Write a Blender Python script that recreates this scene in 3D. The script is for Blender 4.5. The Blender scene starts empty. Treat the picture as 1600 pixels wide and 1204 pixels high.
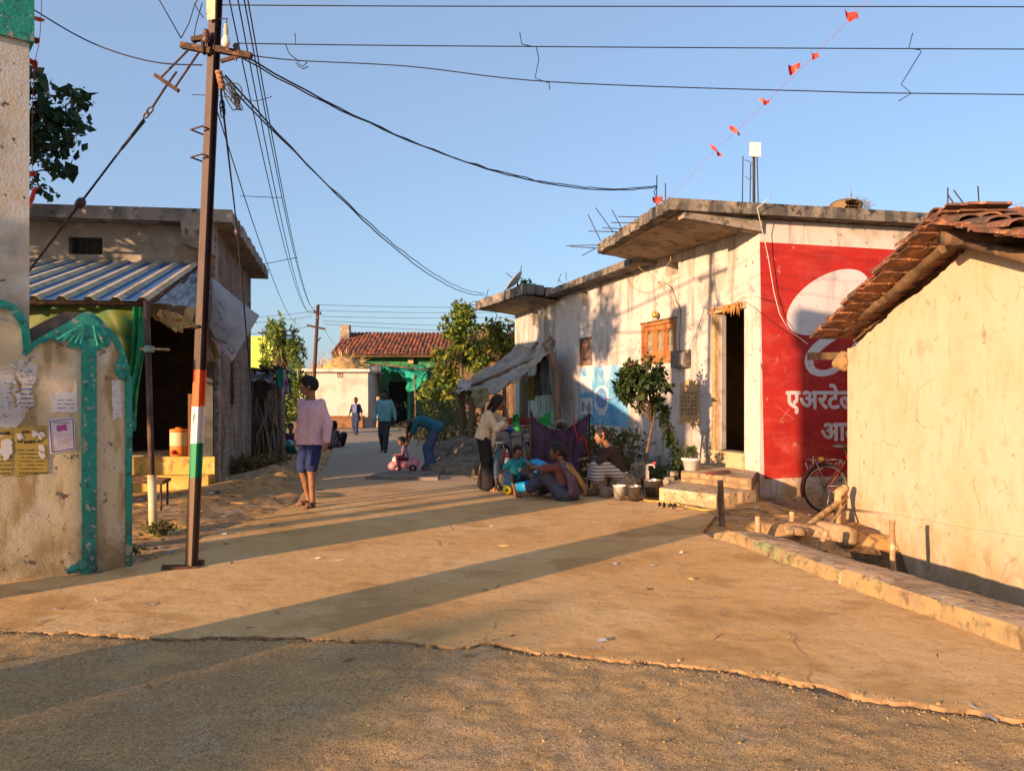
import bpy, math, random
import numpy as np
from mathutils import Vector, Matrix
from mathutils.geometry import tessellate_polygon

SC = bpy.context.scene
COL = SC.collection
R = math.radians
# ------------------------------------------------------------------ camera model used to read distances
H, F, CX, HY = 1.45, 1200.0, 800.0, 620.0


def P(px, py, Y):
    return Vector(((px - CX) / F * Y, Y, H - (py - HY) / F * Y))


def G(px, py, z=0.0):
    return P(px, py, (H - z) * F / (py - HY))


def ray_plane(px, py, O, n):
    d = Vector(((px - CX) / F, 1.0, -(py - HY) / F))
    o = Vector((0, 0, H))
    t = (Vector(O) - o).dot(Vector(n)) / d.dot(Vector(n))
    return o + d * t


# ------------------------------------------------------------------ numpy noise
def _hash(ix, iy, iz, seed):
    n = (ix.astype(np.int64) * 374761393 + iy.astype(np.int64) * 668265263 + iz.astype(np.int64) * 2147483647 + seed * 974634777) & 0xFFFFFFFF
    n = ((n ^ (n >> 13)) * 1274126177) & 0xFFFFFFFF
    n = n ^ (n >> 16)
    return (n & 0xFFFF) / 65535.0


def vnoise(x, y, z=None, seed=0):
    x = np.asarray(x, float); y = np.asarray(y, float)
    z = np.zeros_like(x) if z is None else np.asarray(z, float)
    ix, iy, iz = np.floor(x), np.floor(y), np.floor(z)
    fx, fy, fz = x - ix, y - iy, z - iz
    fx = fx * fx * (3 - 2 * fx); fy = fy * fy * (3 - 2 * fy); fz = fz * fz * (3 - 2 * fz)
    r = 0
    for dx in (0, 1):
        for dy in (0, 1):
            for dz in (0, 1):
                w = (fx if dx else 1 - fx) * (fy if dy else 1 - fy) * (fz if dz else 1 - fz)
                r = r + w * _hash(ix + dx, iy + dy, iz + dz, seed)
    return r * 2 - 1


def fbm(x, y, z=None, o=4, seed=0):
    a, s, f = 0, 1.0, 1.0
    for i in range(o):
        a = a + s * vnoise(np.asarray(x) * f, np.asarray(y) * f, None if z is None else np.asarray(z) * f, seed + i)
        s *= .5; f *= 2.03
    return a


# ------------------------------------------------------------------ materials
MATS = {}


def lin(c):
    if isinstance(c, (int, float)):
        return (c, c, c, 1)
    return (c[0], c[1], c[2], 1)


def mat(name, col, layers=(), rough=.85, bump=0., bscale=40., bump2=0., b2scale=6., metal=0., spec=.3, trans=0., bdist=.01, brick=None, emit=None, alpha=1.):
    """layers: (colour, scale, lo, hi[, opts]) noise-mixed over the base; opts: sv=(x,y,z) stretch, z=(z0,z1) limits it to a height band"""
    if name in MATS:
        return MATS[name]
    m = bpy.data.materials.new(name); MATS[name] = m
    m.use_nodes = True
    nt = m.node_tree; N = nt.nodes; L = nt.links
    b = N['Principled BSDF']
    b.inputs['Roughness'].default_value = rough
    b.inputs['Metallic'].default_value = metal
    b.inputs['Specular IOR Level'].default_value = spec
    tc = N.new('ShaderNodeTexCoord')
    co = tc.outputs['Object']
    cur = None
    base = lin(col)

    def mixc(a, fac, bcol):
        mx = N.new('ShaderNodeMix'); mx.data_type = 'RGBA'
        if isinstance(a, tuple): mx.inputs[6].default_value = a
        else: L.new(a, mx.inputs[6])
        L.new(fac, mx.inputs[0])
        if isinstance(bcol, tuple): mx.inputs[7].default_value = bcol
        else: L.new(bcol, mx.inputs[7])
        return mx.outputs[2]

    def maprange(v, lo, hi):
        mr = N.new('ShaderNodeMapRange'); mr.interpolation_type = 'SMOOTHSTEP'
        L.new(v, mr.inputs[0]); mr.inputs[1].default_value = lo; mr.inputs[2].default_value = hi
        return mr.outputs[0]
    cur = base
    bh = None
    if brick:
        bt = N.new('ShaderNodeTexBrick')
        m0 = N.new('ShaderNodeMapping'); L.new(co, m0.inputs[0]); m0.inputs[2].default_value = (0, 0, R(-brick.get('ang', 0)))
        s0 = N.new('ShaderNodeSeparateXYZ'); L.new(m0.outputs[0], s0.inputs[0]); mp = N.new('ShaderNodeCombineXYZ'); L.new(s0.outputs[0], mp.inputs[0]); L.new(s0.outputs[2], mp.inputs[1])
        nz = N.new('ShaderNodeTexNoise'); nz.inputs['Scale'].default_value = 3.; L.new(co, nz.inputs['Vector'])
        vm = N.new('ShaderNodeMix'); vm.data_type = 'RGBA'; vm.inputs[0].default_value = brick.get('warp', .03)
        L.new(mp.outputs[0], vm.inputs[6]); L.new(nz.outputs['Color'], vm.inputs[7])
        L.new(vm.outputs[2], bt.inputs['Vector'])
        bt.inputs['Color1'].default_value = base; bt.inputs['Color2'].default_value = lin(brick['c2']); bt.inputs['Mortar'].default_value = lin(brick['mortar'])
        bt.inputs['Scale'].default_value = brick.get('scale', 5.); bt.inputs['Mortar Size'].default_value = brick.get('ms', .02)
        bt.inputs['Mortar Smooth'].default_value = .3
        bt.inputs['Brick Width'].default_value = brick.get('w', .5); bt.inputs['Row Height'].default_value = brick.get('h', .25)
        cur = bt.outputs['Color']; bh = bt.outputs['Fac']
    sep = None
    for i, l in enumerate(layers):
        c, sc, lo, hi = l[:4]; op = l[4] if len(l) > 4 else {}
        nz = N.new('ShaderNodeTexNoise'); nz.inputs['Scale'].default_value = sc
        nz.inputs['Detail'].default_value = op.get('d', 6.); nz.inputs['Roughness'].default_value = op.get('r', .6)
        mp = N.new('ShaderNodeMapping'); L.new(co, mp.inputs[0])
        mp.inputs[3].default_value = op.get('sv', (1, 1, 1)); mp.inputs[1].default_value = (i * 7.3, i * 3.1, i * 5.7)
        L.new(mp.outputs[0], nz.inputs['Vector'])
        l_ = .5 + (lo - .5) * .68; f = maprange(nz.outputs['Fac'], l_, max(.5 + (hi - .5) * .64, l_ + .035))
        if 'z' in op:
            if sep is None:
                sep = N.new('ShaderNodeSeparateXYZ'); L.new(co, sep.inputs[0])
            g = maprange(sep.outputs[2], op['z'][0], op['z'][1])
            mu = N.new('ShaderNodeMath'); mu.operation = 'MULTIPLY'; L.new(f, mu.inputs[0]); L.new(g, mu.inputs[1]); f = mu.outputs[0]
        if 'y' in op:
            if sep is None:
                sep = N.new('ShaderNodeSeparateXYZ'); L.new(co, sep.inputs[0])
            f = maprange(sep.outputs[1], *op['y'])
        if 'a' in op:
            mu = N.new('ShaderNodeMath'); mu.operation = 'MULTIPLY'; L.new(f, mu.inputs[0]); mu.inputs[1].default_value = op['a']; f = mu.outputs[0]
        cur = mixc(cur, f, lin(c))
    if isinstance(cur, tuple): b.inputs['Base Color'].default_value = cur
    else: L.new(cur, b.inputs['Base Color'])
    nrm = None
    for (st, sc) in ((bump2, b2scale), (bump, bscale)):
        if st:
            nz = N.new('ShaderNodeTexNoise'); nz.inputs['Scale'].default_value = sc; nz.inputs['Detail'].default_value = 5.
            L.new(co, nz.inputs['Vector'])
            bp = N.new('ShaderNodeBump'); bp.inputs['Strength'].default_value = min(1., st); bp.inputs['Distance'].default_value = bdist * (4 if sc < 15 else 1)
            L.new(nz.outputs['Fac'], bp.inputs['Height'])
            if nrm: L.new(nrm, bp.inputs['Normal'])
            nrm = bp.outputs[0]
    if bh is not None:
        bp = N.new('ShaderNodeBump'); bp.inputs['Strength'].default_value = .7; bp.inputs['Distance'].default_value = .02; bp.invert = True
        L.new(bh, bp.inputs['Height'])
        if nrm: L.new(nrm, bp.inputs['Normal'])
        nrm = bp.outputs[0]
    if nrm: L.new(nrm, b.inputs['Normal'])
    if emit:
        b.inputs['Emission Color'].default_value = lin(emit[0]); b.inputs['Emission Strength'].default_value = emit[1]
    if trans:
        tr = N.new('ShaderNodeBsdfTranslucent')
        if isinstance(cur, tuple): tr.inputs[0].default_value = cur
        else: L.new(cur, tr.inputs[0])
        mx = N.new('ShaderNodeMixShader'); mx.inputs[0].default_value = trans
        L.new(b.outputs[0], mx.inputs[1]); L.new(tr.outputs[0], mx.inputs[2])
        L.new(mx.outputs[0], N['Material Output'].inputs[0])
    if alpha < 1:
        b.inputs['Alpha'].default_value = alpha
    return m


def cracks(m, sc, col, lo=.45, hi=.6, wd=.014):
    nt = m.node_tree; N = nt.nodes; L = nt.links; bs = N['Principled BSDF']; src = bs.inputs['Base Color'].links[0].from_socket
    co = [n for n in N if n.type == 'TEX_COORD'][0].outputs['Object']
    nz = N.new('ShaderNodeTexNoise'); nz.inputs['Scale'].default_value = 4; L.new(co, nz.inputs['Vector'])
    mv = N.new('ShaderNodeMix'); mv.data_type = 'RGBA'; mv.inputs[0].default_value = .12; L.new(co, mv.inputs[6]); L.new(nz.outputs['Color'], mv.inputs[7])
    vo = N.new('ShaderNodeTexVoronoi'); vo.feature = 'DISTANCE_TO_EDGE'; vo.inputs['Scale'].default_value = sc; L.new(mv.outputs[2], vo.inputs['Vector'])
    mr = N.new('ShaderNodeMapRange'); L.new(vo.outputs['Distance'], mr.inputs[0]); mr.inputs[1].default_value = wd; mr.inputs[2].default_value = wd * .15
    n2 = N.new('ShaderNodeTexNoise'); n2.inputs['Scale'].default_value = 1.6; L.new(co, n2.inputs['Vector'])
    m2 = N.new('ShaderNodeMapRange'); L.new(n2.outputs['Fac'], m2.inputs[0]); m2.inputs[1].default_value = lo; m2.inputs[2].default_value = hi
    mu = N.new('ShaderNodeMath'); mu.operation = 'MULTIPLY'; L.new(mr.outputs[0], mu.inputs[0]); L.new(m2.outputs[0], mu.inputs[1])
    mx = N.new('ShaderNodeMix'); mx.data_type = 'RGBA'; L.new(mu.outputs[0], mx.inputs[0]); L.new(src, mx.inputs[6]); mx.inputs[7].default_value = lin(col)
    L.new(mx.outputs[2], bs.inputs['Base Color'])


# ------------------------------------------------------------------ objects
def tag(o, label=None, cat=None, group=None, kind=None):
    if label: o['label'] = label
    if cat: o['category'] = cat
    if group: o['group'] = group
    if kind: o['kind'] = kind
    return o


def thing(name, label, cat, loc=(0, 0, 0), rotz=0., group=None, scale=1.):
    o = bpy.data.objects.new(name, None); COL.objects.link(o)
    o.empty_display_size = .1
    o.location = loc; o.rotation_euler = (0, 0, rotz); o.scale = (scale,) * 3
    return tag(o, label, cat, group)


def world_off(p):
    v = Vector((0, 0, 0))
    while p is not None:
        v += Vector(p.location); p = p.parent
    return v


def link_mesh(name, me, mats, parent=None, smooth=False):
    for m in (mats if isinstance(mats, (list, tuple)) else [mats]):
        me.materials.append(m)
    if smooth and len(me.polygons):
        me.polygons.foreach_set('use_smooth', [True] * len(me.polygons))
    me.update()
    o = bpy.data.objects.new(name, me); COL.objects.link(o)
    if parent is not None: o.parent = parent
    return o


def children(o):
    return [c for c in COL.objects if c.parent == o]


def copy_tree(o, parent=None):
    c = o.copy(); COL.objects.link(c)
    if parent is not None: c.parent = parent
    for ch in children(o): copy_tree(ch, c)
    return c


class MB:
    def __init__(s):
        s.v = []; s.f = []; s.m = []; s.sm = []

    def add(s, verts, faces, m=0, sm=False):
        b = len(s.v)
        s.v.extend([tuple(v) for v in verts])
        for f in faces:
            s.f.append([i + b for i in f]); s.m.append(m); s.sm.append(sm)
        return s

    def box(s, c, size, rot=None, m=0, taper=1.):
        x, y, z = [k / 2 for k in size]
        pts = []
        for dz, t in ((-z, 1.), (z, taper)):
            pts += [(-x * t, -y * t, dz), (x * t, -y * t, dz), (x * t, y * t, dz), (-x * t, y * t, dz)]
        c = Vector(c)
        if rot is None: pts = [Vector(p) + c for p in pts]
        else: pts = [rot @ Vector(p) + c for p in pts]
        s.add(pts, [(3, 2, 1, 0), (4, 5, 6, 7), (0, 1, 5, 4), (1, 2, 6, 5), (2, 3, 7, 6), (3, 0, 4, 7)], m)
        return s

    def beam(s, a, b, w, h, m=0, up=(0, 0, 1), w2=None, h2=None):
        a = Vector(a); b = Vector(b); d = (b - a).normalized(); u = Vector(up)
        sd = d.cross(u)
        if sd.length < 1e-4: sd = d.cross(Vector((1, 0, 0)))
        sd.normalize(); u = sd.cross(d)
        w2 = w if w2 is None else w2; h2 = h if h2 is None else h2
        p = []
        for q, ww, hh in ((a, w, h), (b, w2, h2)):
            p += [q - sd * ww / 2 - u * hh / 2, q + sd * ww / 2 - u * hh / 2, q + sd * ww / 2 + u * hh / 2, q - sd * ww / 2 + u * hh / 2]
        s.add(p, [(3, 2, 1, 0), (4, 5, 6, 7), (0, 1, 5, 4), (1, 2, 6, 5), (2, 3, 7, 6), (3, 0, 4, 7)], m)
        return s

    def tube(s, pts, r, seg=6, m=0, closed=False, cap=True):
        pts = [Vector(p) for p in pts]; n = len(pts)
        rs = r if isinstance(r, (list, tuple)) else [r] * n
        prev = None; rings = []
        for i, p in enumerate(pts):
            if closed: d = pts[(i + 1) % n] - pts[i - 1]
            else: d = pts[min(i + 1, n - 1)] - pts[max(i - 1, 0)]
            if d.length < 1e-9: d = Vector((0, 0, 1))
            d.normalize()
            if prev is None:
                a = d.cross(Vector((0, 0, 1)))
                if a.length < .1: a = d.cross(Vector((1, 0, 0)))
            else:
                a = prev - d * prev.dot(d)
            a.normalize(); prev = a; b = d.cross(a)
            rings.append([p + (a * math.cos(2 * math.pi * k / seg) + b * math.sin(2 * math.pi * k / seg)) * rs[i] for k in range(seg)])
        vs = [v for rg in rings for v in rg]; fs = []
        for i in range(n if closed else n - 1):
            j = (i + 1) % n
            for k in range(seg):
                k2 = (k + 1) % seg
                fs.append((i * seg + k, i * seg + k2, j * seg + k2, j * seg + k))
        if cap and not closed:
            fs.append(tuple(range(seg - 1, -1, -1))); fs.append(tuple((n - 1) * seg + k for k in range(seg)))
        s.add(vs, fs, m, True)
        return s

    def lathe(s, prof, c=(0, 0, 0), seg=24, m=0, rot=None, sm=True):
        c = Vector(c); vs = []
        for (r, z) in prof:
            for k in range(seg):
                a = 2 * math.pi * k / seg
                v = Vector((r * math.cos(a), r * math.sin(a), z))
                vs.append((rot @ v if rot is not None else v) + c)
        fs = []
        for i in range(len(prof) - 1):
            for k in range(seg):
                k2 = (k + 1) % seg
                fs.append((i * seg + k, i * seg + k2, (i + 1) * seg + k2, (i + 1) * seg + k))
        s.add(vs, fs, m, sm)
        return s

    def prism(s, poly, fn, d0, d1, m=0, mside=None):
        """poly: 2-D outline; fn(u, v, d) -> 3-D; d0 front depth, d1 back depth"""
        n = len(poly)
        fr = [fn(u, v, d0) for u, v in poly]; bk = [fn(u, v, d1) for u, v in poly]
        tris = tessellate_polygon([[Vector((u, v, 0)) for u, v in poly]])
        s.add(fr, [tuple(t) for t in tris], m)
        s.add(bk, [tuple(reversed(t)) for t in tris], m)
        s.add(fr + bk, [(i, (i + 1) % n, n + (i + 1) % n, n + i) for i in range(n)], m if mside is None else mside)
        return s

    def sheet(s, fn, nu, nv, m=0, sm=True):
        vs = [fn(i / nu, j / nv) for j in range(nv + 1) for i in range(nu + 1)]
        fs = [(j * (nu + 1) + i, j * (nu + 1) + i + 1, (j + 1) * (nu + 1) + i + 1, (j + 1) * (nu + 1) + i) for j in range(nv) for i in range(nu)]
        s.add(vs, fs, m, sm)
        return s

    def wall(s, O, u, n, L, z0, z1, holes=(), th=.2, m=0):
        """wall panel along u from O, front at O, thickness th behind it (against n), with rectangular holes (s0,s1,z0,z1)"""
        O = Vector(O); u = Vector(u); n = Vector(n)
        xs = sorted({0., L} | {h[0] for h in holes} | {h[1] for h in holes})
        zs = sorted({z0, z1} | {h[2] for h in holes} | {h[3] for h in holes})
        pt = lambda a, z, d: O + u * a - n * d + Vector((0, 0, z - O.z))
        flip = u.cross(Vector((0, 0, 1))).dot(n) < 0

        def q(a, b, c, d):
            s.add([a, b, c, d], [(3, 2, 1, 0) if flip else (0, 1, 2, 3)], m)
        for i in range(len(xs) - 1):
            for j in range(len(zs) - 1):
                a0, a1, b0, b1 = xs[i], xs[i + 1], zs[j], zs[j + 1]
                if any(h[0] - 1e-6 <= a0 and a1 <= h[1] + 1e-6 and h[2] - 1e-6 <= b0 and b1 <= h[3] + 1e-6 for h in holes): continue
                q(pt(a0, b0, 0), pt(a1, b0, 0), pt(a1, b1, 0), pt(a0, b1, 0))
                q(pt(a1, b0, th), pt(a0, b0, th), pt(a0, b1, th), pt(a1, b1, th))
        for (a0, a1, b0, b1) in holes:
            q(pt(a0, b0, 0), pt(a0, b1, 0), pt(a0, b1, th), pt(a0, b0, th))
            q(pt(a1, b0, th), pt(a1, b1, th), pt(a1, b1, 0), pt(a1, b0, 0))
            q(pt(a0, b1, 0), pt(a1, b1, 0), pt(a1, b1, th), pt(a0, b1, th))
            q(pt(a1, b0, 0), pt(a0, b0, 0), pt(a0, b0, th), pt(a1, b0, th))
        q(pt(0, z0, th), pt(0, z0, 0), pt(0, z1, 0), pt(0, z1, th))
        q(pt(L, z0, 0), pt(L, z0, th), pt(L, z1, th), pt(L, z1, 0))
        q(pt(0, z1, 0), pt(L, z1, 0), pt(L, z1, th), pt(0, z1, th))
        return s

    def build(s, name, mats, parent=None, local=False, weld=False):
        off = Vector((0, 0, 0)) if (parent is None or local) else world_off(parent)
        me = bpy.data.meshes.new(name)
        if off.length > 0: vs = [(v[0] - off.x, v[1] - off.y, v[2] - off.z) for v in s.v]
        else: vs = s.v
        me.from_pydata(vs, [], s.f)
        for m in (mats if isinstance(mats, (list, tuple)) else [mats]): me.materials.append(m)
        me.polygons.foreach_set('material_index', s.m)
        me.polygons.foreach_set('use_smooth', s.sm)
        me.update()
        o = bpy.data.objects.new(name, me); COL.objects.link(o)
        if parent is not None: o.parent = parent
        return o


# ------------------------------------------------------------------ smooth solid modeller (signed distances -> one continuous mesh)
class Blob:
    def __init__(s, k=.02):
        s.p = []; s.c = []; s.k = k

    def cap(s, a, b, ra, rb=None, m=0, k=None):
        s.p.append(('c', np.array(a, float), np.array(b, float), ra, ra if rb is None else rb, m, s.k if k is None else k)); return s

    def ell(s, c, r, R_=None, m=0, k=None):
        s.p.append(('e', np.array(c, float), np.array(r if hasattr(r, '__len__') else (r, r, r), float), None if R_ is None else np.array(R_, float), 0, m, s.k if k is None else k)); return s

    def box(s, c, half, R_=None, rd=.01, m=0, k=None):
        s.p.append(('b', np.array(c, float), np.array(half, float), None if R_ is None else np.array(R_, float), rd, m, s.k if k is None else k)); return s

    def cutplane(s, p, n):
        n = np.array(n, float); s.c.append(('p', np.array(p, float), n / np.linalg.norm(n))); return s

    def cutell(s, c, r, R_=None):
        s.c.append(('e', np.array(c, float), np.array(r if hasattr(r, '__len__') else (r, r, r), float), None if R_ is None else np.array(R_, float))); return s

    @staticmethod
    def _ed(X, c, r, Rm):
        q = X - c
        if Rm is not None: q = q @ Rm      # columns of Rm are the local axes
        k0 = np.sqrt(((q / r) ** 2).sum(-1)); k1 = np.sqrt(((q / (r * r)) ** 2).sum(-1)) + 1e-9
        return k0 * (k0 - 1) / k1

    def raw(s, h):
        lo = np.array([1e9] * 3); hi = -lo; bbs = []
        for p in s.p:
            if p[0] == 'c':
                rr = max(p[3], p[4]); a = np.minimum(p[1], p[2]) - rr; b = np.maximum(p[1], p[2]) + rr
            elif p[0] == 'e':
                rr = p[2].max() if p[3] is not None else p[2]; a = p[1] - rr; b = p[1] + rr
            else:
                rr = np.linalg.norm(p[2]) if p[3] is not None else p[2] + 0; a = p[1] - rr - p[4]; b = p[1] + rr + p[4]
            bbs.append((a, b)); lo = np.minimum(lo, a); hi = np.maximum(hi, b)
        lo -= 3 * h; hi += 3 * h
        n = np.ceil((hi - lo) / h).astype(int) + 1
        D = np.full(n, .2, np.float32); M = np.zeros(n, np.int8); best = np.full(n, 1e3, np.float32)
        for p, (a, b) in zip(s.p, bbs):
            mg = p[6] + 2.5 * h
            i0 = np.maximum(np.floor((a - mg - lo) / h).astype(int), 0); i1 = np.minimum(np.ceil((b + mg - lo) / h).astype(int) + 1, n)
            ax = [lo[d] + h * np.arange(i0[d], i1[d]) for d in range(3)]
            X = np.stack(np.meshgrid(*ax, indexing='ij'), -1)
            if p[0] == 'c':
                ab = p[2] - p[1]; L2 = (ab ** 2).sum() + 1e-12
                t = np.clip(((X - p[1]) @ ab) / L2, 0, 1)
                d = np.sqrt(((X - p[1] - t[..., None] * ab) ** 2).sum(-1)) - (p[3] + (p[4] - p[3]) * t)
            elif p[0] == 'e':
                d = s._ed(X, p[1], p[2], p[3])
            else:
                q = X - p[1]
                if p[3] is not None: q = q @ p[3]
                q = np.abs(q) - (p[2] - p[4])
                d = np.sqrt((np.maximum(q, 0) ** 2).sum(-1)) + np.minimum(q.max(-1), 0) - p[4]
            sl = tuple(slice(i0[k], i1[k]) for k in range(3))
            o = D[sl]; k = max(p[6], 1e-6)
            hh = np.maximum(k - np.abs(o - d), 0) / k
            D[sl] = np.minimum(o, d) - hh * hh * k * .25
            bb = best[sl]; w = d < bb
            M[sl] = np.where(w, p[5], M[sl]); best[sl] = np.where(w, d, bb)
        if s.c:
            ax = [lo[d] + h * np.arange(n[d]) for d in range(3)]
            X = np.stack(np.meshgrid(*ax, indexing='ij'), -1)
            for c in s.c:
                if c[0] == 'p': d = (X - c[1]) @ c[2]
                else: d = -s._ed(X, c[1], c[2], c[3])
                D = np.maximum(D, d)
        return D, M, lo

    def arrays(s, h, disp=None):
        D, M, lo = s.raw(h)
        sg = D < 0
        n = np.array(D.shape)
        cnt = np.zeros(n - 1, np.int8)
        for dx in (0, 1):
            for dy in (0, 1):
                for dz in (0, 1):
                    cnt += sg[dx:n[0] - 1 + dx, dy:n[1] - 1 + dy, dz:n[2] - 1 + dz]
        I = np.argwhere((cnt > 0) & (cnt < 8))
        idx = np.full(n - 1, -1, np.int64); idx[tuple(I.T)] = np.arange(len(I))
        acc = np.zeros((len(I), 3)); num = np.zeros(len(I))
        cr = [(a, b, c) for a in (0, 1) for b in (0, 1) for c in (0, 1)]
        dv = {c: D[I[:, 0] + c[0], I[:, 1] + c[1], I[:, 2] + c[2]] for c in cr}
        for c in cr:
            for ax in range(3):
                if c[ax] == 0:
                    c2 = list(c); c2[ax] = 1; c2 = tuple(c2)
                    d0, d1 = dv[c], dv[c2]; w = (d0 < 0) != (d1 < 0)
                    t = np.where(w, d0 / np.where(w, d0 - d1, 1), 0)
                    pos = np.repeat(np.array([c], float), len(I), 0); pos[:, ax] += t
                    acc += pos * w[:, None]; num += w
        V = lo + (I + acc / num[:, None]) * h
        mv = M[I[:, 0], I[:, 1], I[:, 2]]
        Q = []
        for ax in range(3):
            o1, o2 = (ax + 1) % 3, (ax + 2) % 3
            sl0 = [slice(None)] * 3; sl1 = [slice(None)] * 3
            sl0[ax] = slice(0, n[ax] - 1); sl1[ax] = slice(1, n[ax])
            E = np.argwhere(sg[tuple(sl0)] != sg[tuple(sl1)])
            E = E[(E[:, o1] > 0) & (E[:, o2] > 0) & (E[:, o1] < n[o1] - 1) & (E[:, o2] < n[o2] - 1)]
            if not len(E): continue
            ins = sg[tuple(sl0)][tuple(E.T)]

            def cell(a, b):
                c = E.copy(); c[:, o1] -= a; c[:, o2] -= b
                return idx[tuple(c.T)]
            q = np.stack([cell(1, 1), cell(0, 1), cell(0, 0), cell(1, 0)], 1)
            q[~ins] = q[~ins][:, ::-1]
            Q.append(q)
        Q = np.concatenate(Q); Q = Q[(Q >= 0).all(1)]
        # one relaxing step
        for _ in range(2):
            A = np.zeros_like(V); C = np.zeros(len(V))
            for a, b in ((0, 1), (1, 2), (2, 3), (3, 0)):
                np.add.at(A, Q[:, a], V[Q[:, b]]); np.add.at(C, Q[:, a], 1)
                np.add.at(A, Q[:, b], V[Q[:, a]]); np.add.at(C, Q[:, b], 1)
            V = V * .5 + A / np.maximum(C, 1)[:, None] * .5
        if disp is not None:
            e1 = V[Q[:, 2]] - V[Q[:, 0]]; e2 = V[Q[:, 3]] - V[Q[:, 1]]
            fn = np.cross(e1, e2); vn = np.zeros_like(V)
            for a in range(4): np.add.at(vn, Q[:, a], fn)
            vn /= np.linalg.norm(vn, axis=1)[:, None] + 1e-12
            V = V + vn * disp(V)[:, None]
        return V, Q, mv

    def build(s, name, mats, parent=None, h=.01, disp=None, spots=None, local=True):
        V, Q, mv = s.arrays(h, disp)
        if not local and parent is not None: V = V - np.array(world_off(parent))
        me = bpy.data.meshes.new(name)
        me.vertices.add(len(V)); me.vertices.foreach_set('co', V.astype(np.float32).ravel())
        me.loops.add(len(Q) * 4); me.polygons.add(len(Q))
        me.loops.foreach_set('vertex_index', Q.astype(np.int32).ravel())
        me.polygons.foreach_set('loop_start', np.arange(0, len(Q) * 4, 4, dtype=np.int32))
        fm = mv[Q[:, 0]].astype(np.int32)
        if spots:
            fc = V[Q].mean(1)
            for (c, rr, mi) in spots:
                rr = np.array(rr if hasattr(rr, '__len__') else (rr, rr, rr))
                fm[((((fc - np.array(c)) / rr) ** 2).sum(1)) < 1] = mi
        me.update(calc_edges=True)
        for m in (mats if isinstance(mats, (list, tuple)) else [mats]): me.materials.append(m)
        me.polygons.foreach_set('material_index', fm)
        me.polygons.foreach_set('use_smooth', np.ones(len(Q), bool))
        me.update()
        me.validate()
        o = bpy.data.objects.new(name, me); COL.objects.link(o)
        if parent is not None: o.parent = parent
        return o


def foldn(amp, sx, sy, sz, seed=0, o=2):
    return lambda V: amp * fbm(V[:, 0] * sx, V[:, 1] * sy, V[:, 2] * sz, o, seed)


def arr_mesh(name, V, Fq, mats, parent=None, fm=None, smooth=False):
    """fast mesh from numpy vertex (n,3) and equal-size face arrays"""
    k = Fq.shape[1]
    me = bpy.data.meshes.new(name)
    me.vertices.add(len(V)); me.vertices.foreach_set('co', np.asarray(V, np.float32).ravel())
    me.loops.add(len(Fq) * k); me.polygons.add(len(Fq))
    me.loops.foreach_set('vertex_index', Fq.astype(np.int32).ravel())
    me.polygons.foreach_set('loop_start', np.arange(0, len(Fq) * k, k, dtype=np.int32))
    me.update(calc_edges=True)
    for m in (mats if isinstance(mats, (list, tuple)) else [mats]): me.materials.append(m)
    if fm is not None: me.polygons.foreach_set('material_index', np.asarray(fm, np.int32))
    if smooth: me.polygons.foreach_set('use_smooth', np.ones(len(Fq), bool))
    me.update()
    o = bpy.data.objects.new(name, me); COL.objects.link(o)
    if parent is not None: o.parent = parent
    return o


def leaves(name, pts, size, mats, parent, seed=0, droop=.3, aspect=.55, var=.4, off=None):
    """leaf-sized folded faces at pts (n,3); two quads per leaf with a crease along the midrib"""
    rng = np.random.default_rng(seed)
    pts = np.asarray(pts, float); n = len(pts)
    if off is not None: pts = pts - np.array(off)
    d = rng.normal(size=(n, 3)); d[:, 2] -= droop; d /= np.linalg.norm(d, axis=1)[:, None]
    u = rng.normal(size=(n, 3)); u -= (u * d).sum(1)[:, None] * d; u /= np.linalg.norm(u, axis=1)[:, None]
    nn = np.cross(d, u)
    s = (size * np.exp(rng.normal(-.08, .34, n)))[:, None]
    w = s * aspect * .5
    V = np.stack([pts, pts + d * s * .45 + u * w + nn * w * .35, pts + d * s, pts + d * s * .45 - u * w + nn * w * .35], 1).reshape(-1, 3)
    b = np.arange(n)[:, None] * 4
    T = np.concatenate([b + np.array([[0, 1, 2]]), b + np.array([[0, 2, 3]])], 0)
    nm = len(mats) if isinstance(mats, (list, tuple)) else 1
    k = rng.integers(0, nm, n)
    return arr_mesh(name, V, T, mats, parent, fm=np.concatenate([k, k]))


def clump_pts(rng, c, r, n, shell=.5):
    v = rng.normal(size=(n, 3)); v /= np.linalg.norm(v, axis=1)[:, None]
    rad = rng.uniform(shell, 1., n) ** .6
    return np.array(c) + v * rad[:, None] * np.array(r)


def sag(a, b, drop, n=24):
    a = Vector(a); b = Vector(b)
    return [a.lerp(b, i / n) - Vector((0, 0, drop * 4 * (i / n) * (1 - i / n))) for i in range(n + 1)]


def rotm(ax, ang):
    return Matrix.Rotation(ang, 3, ax)
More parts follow.
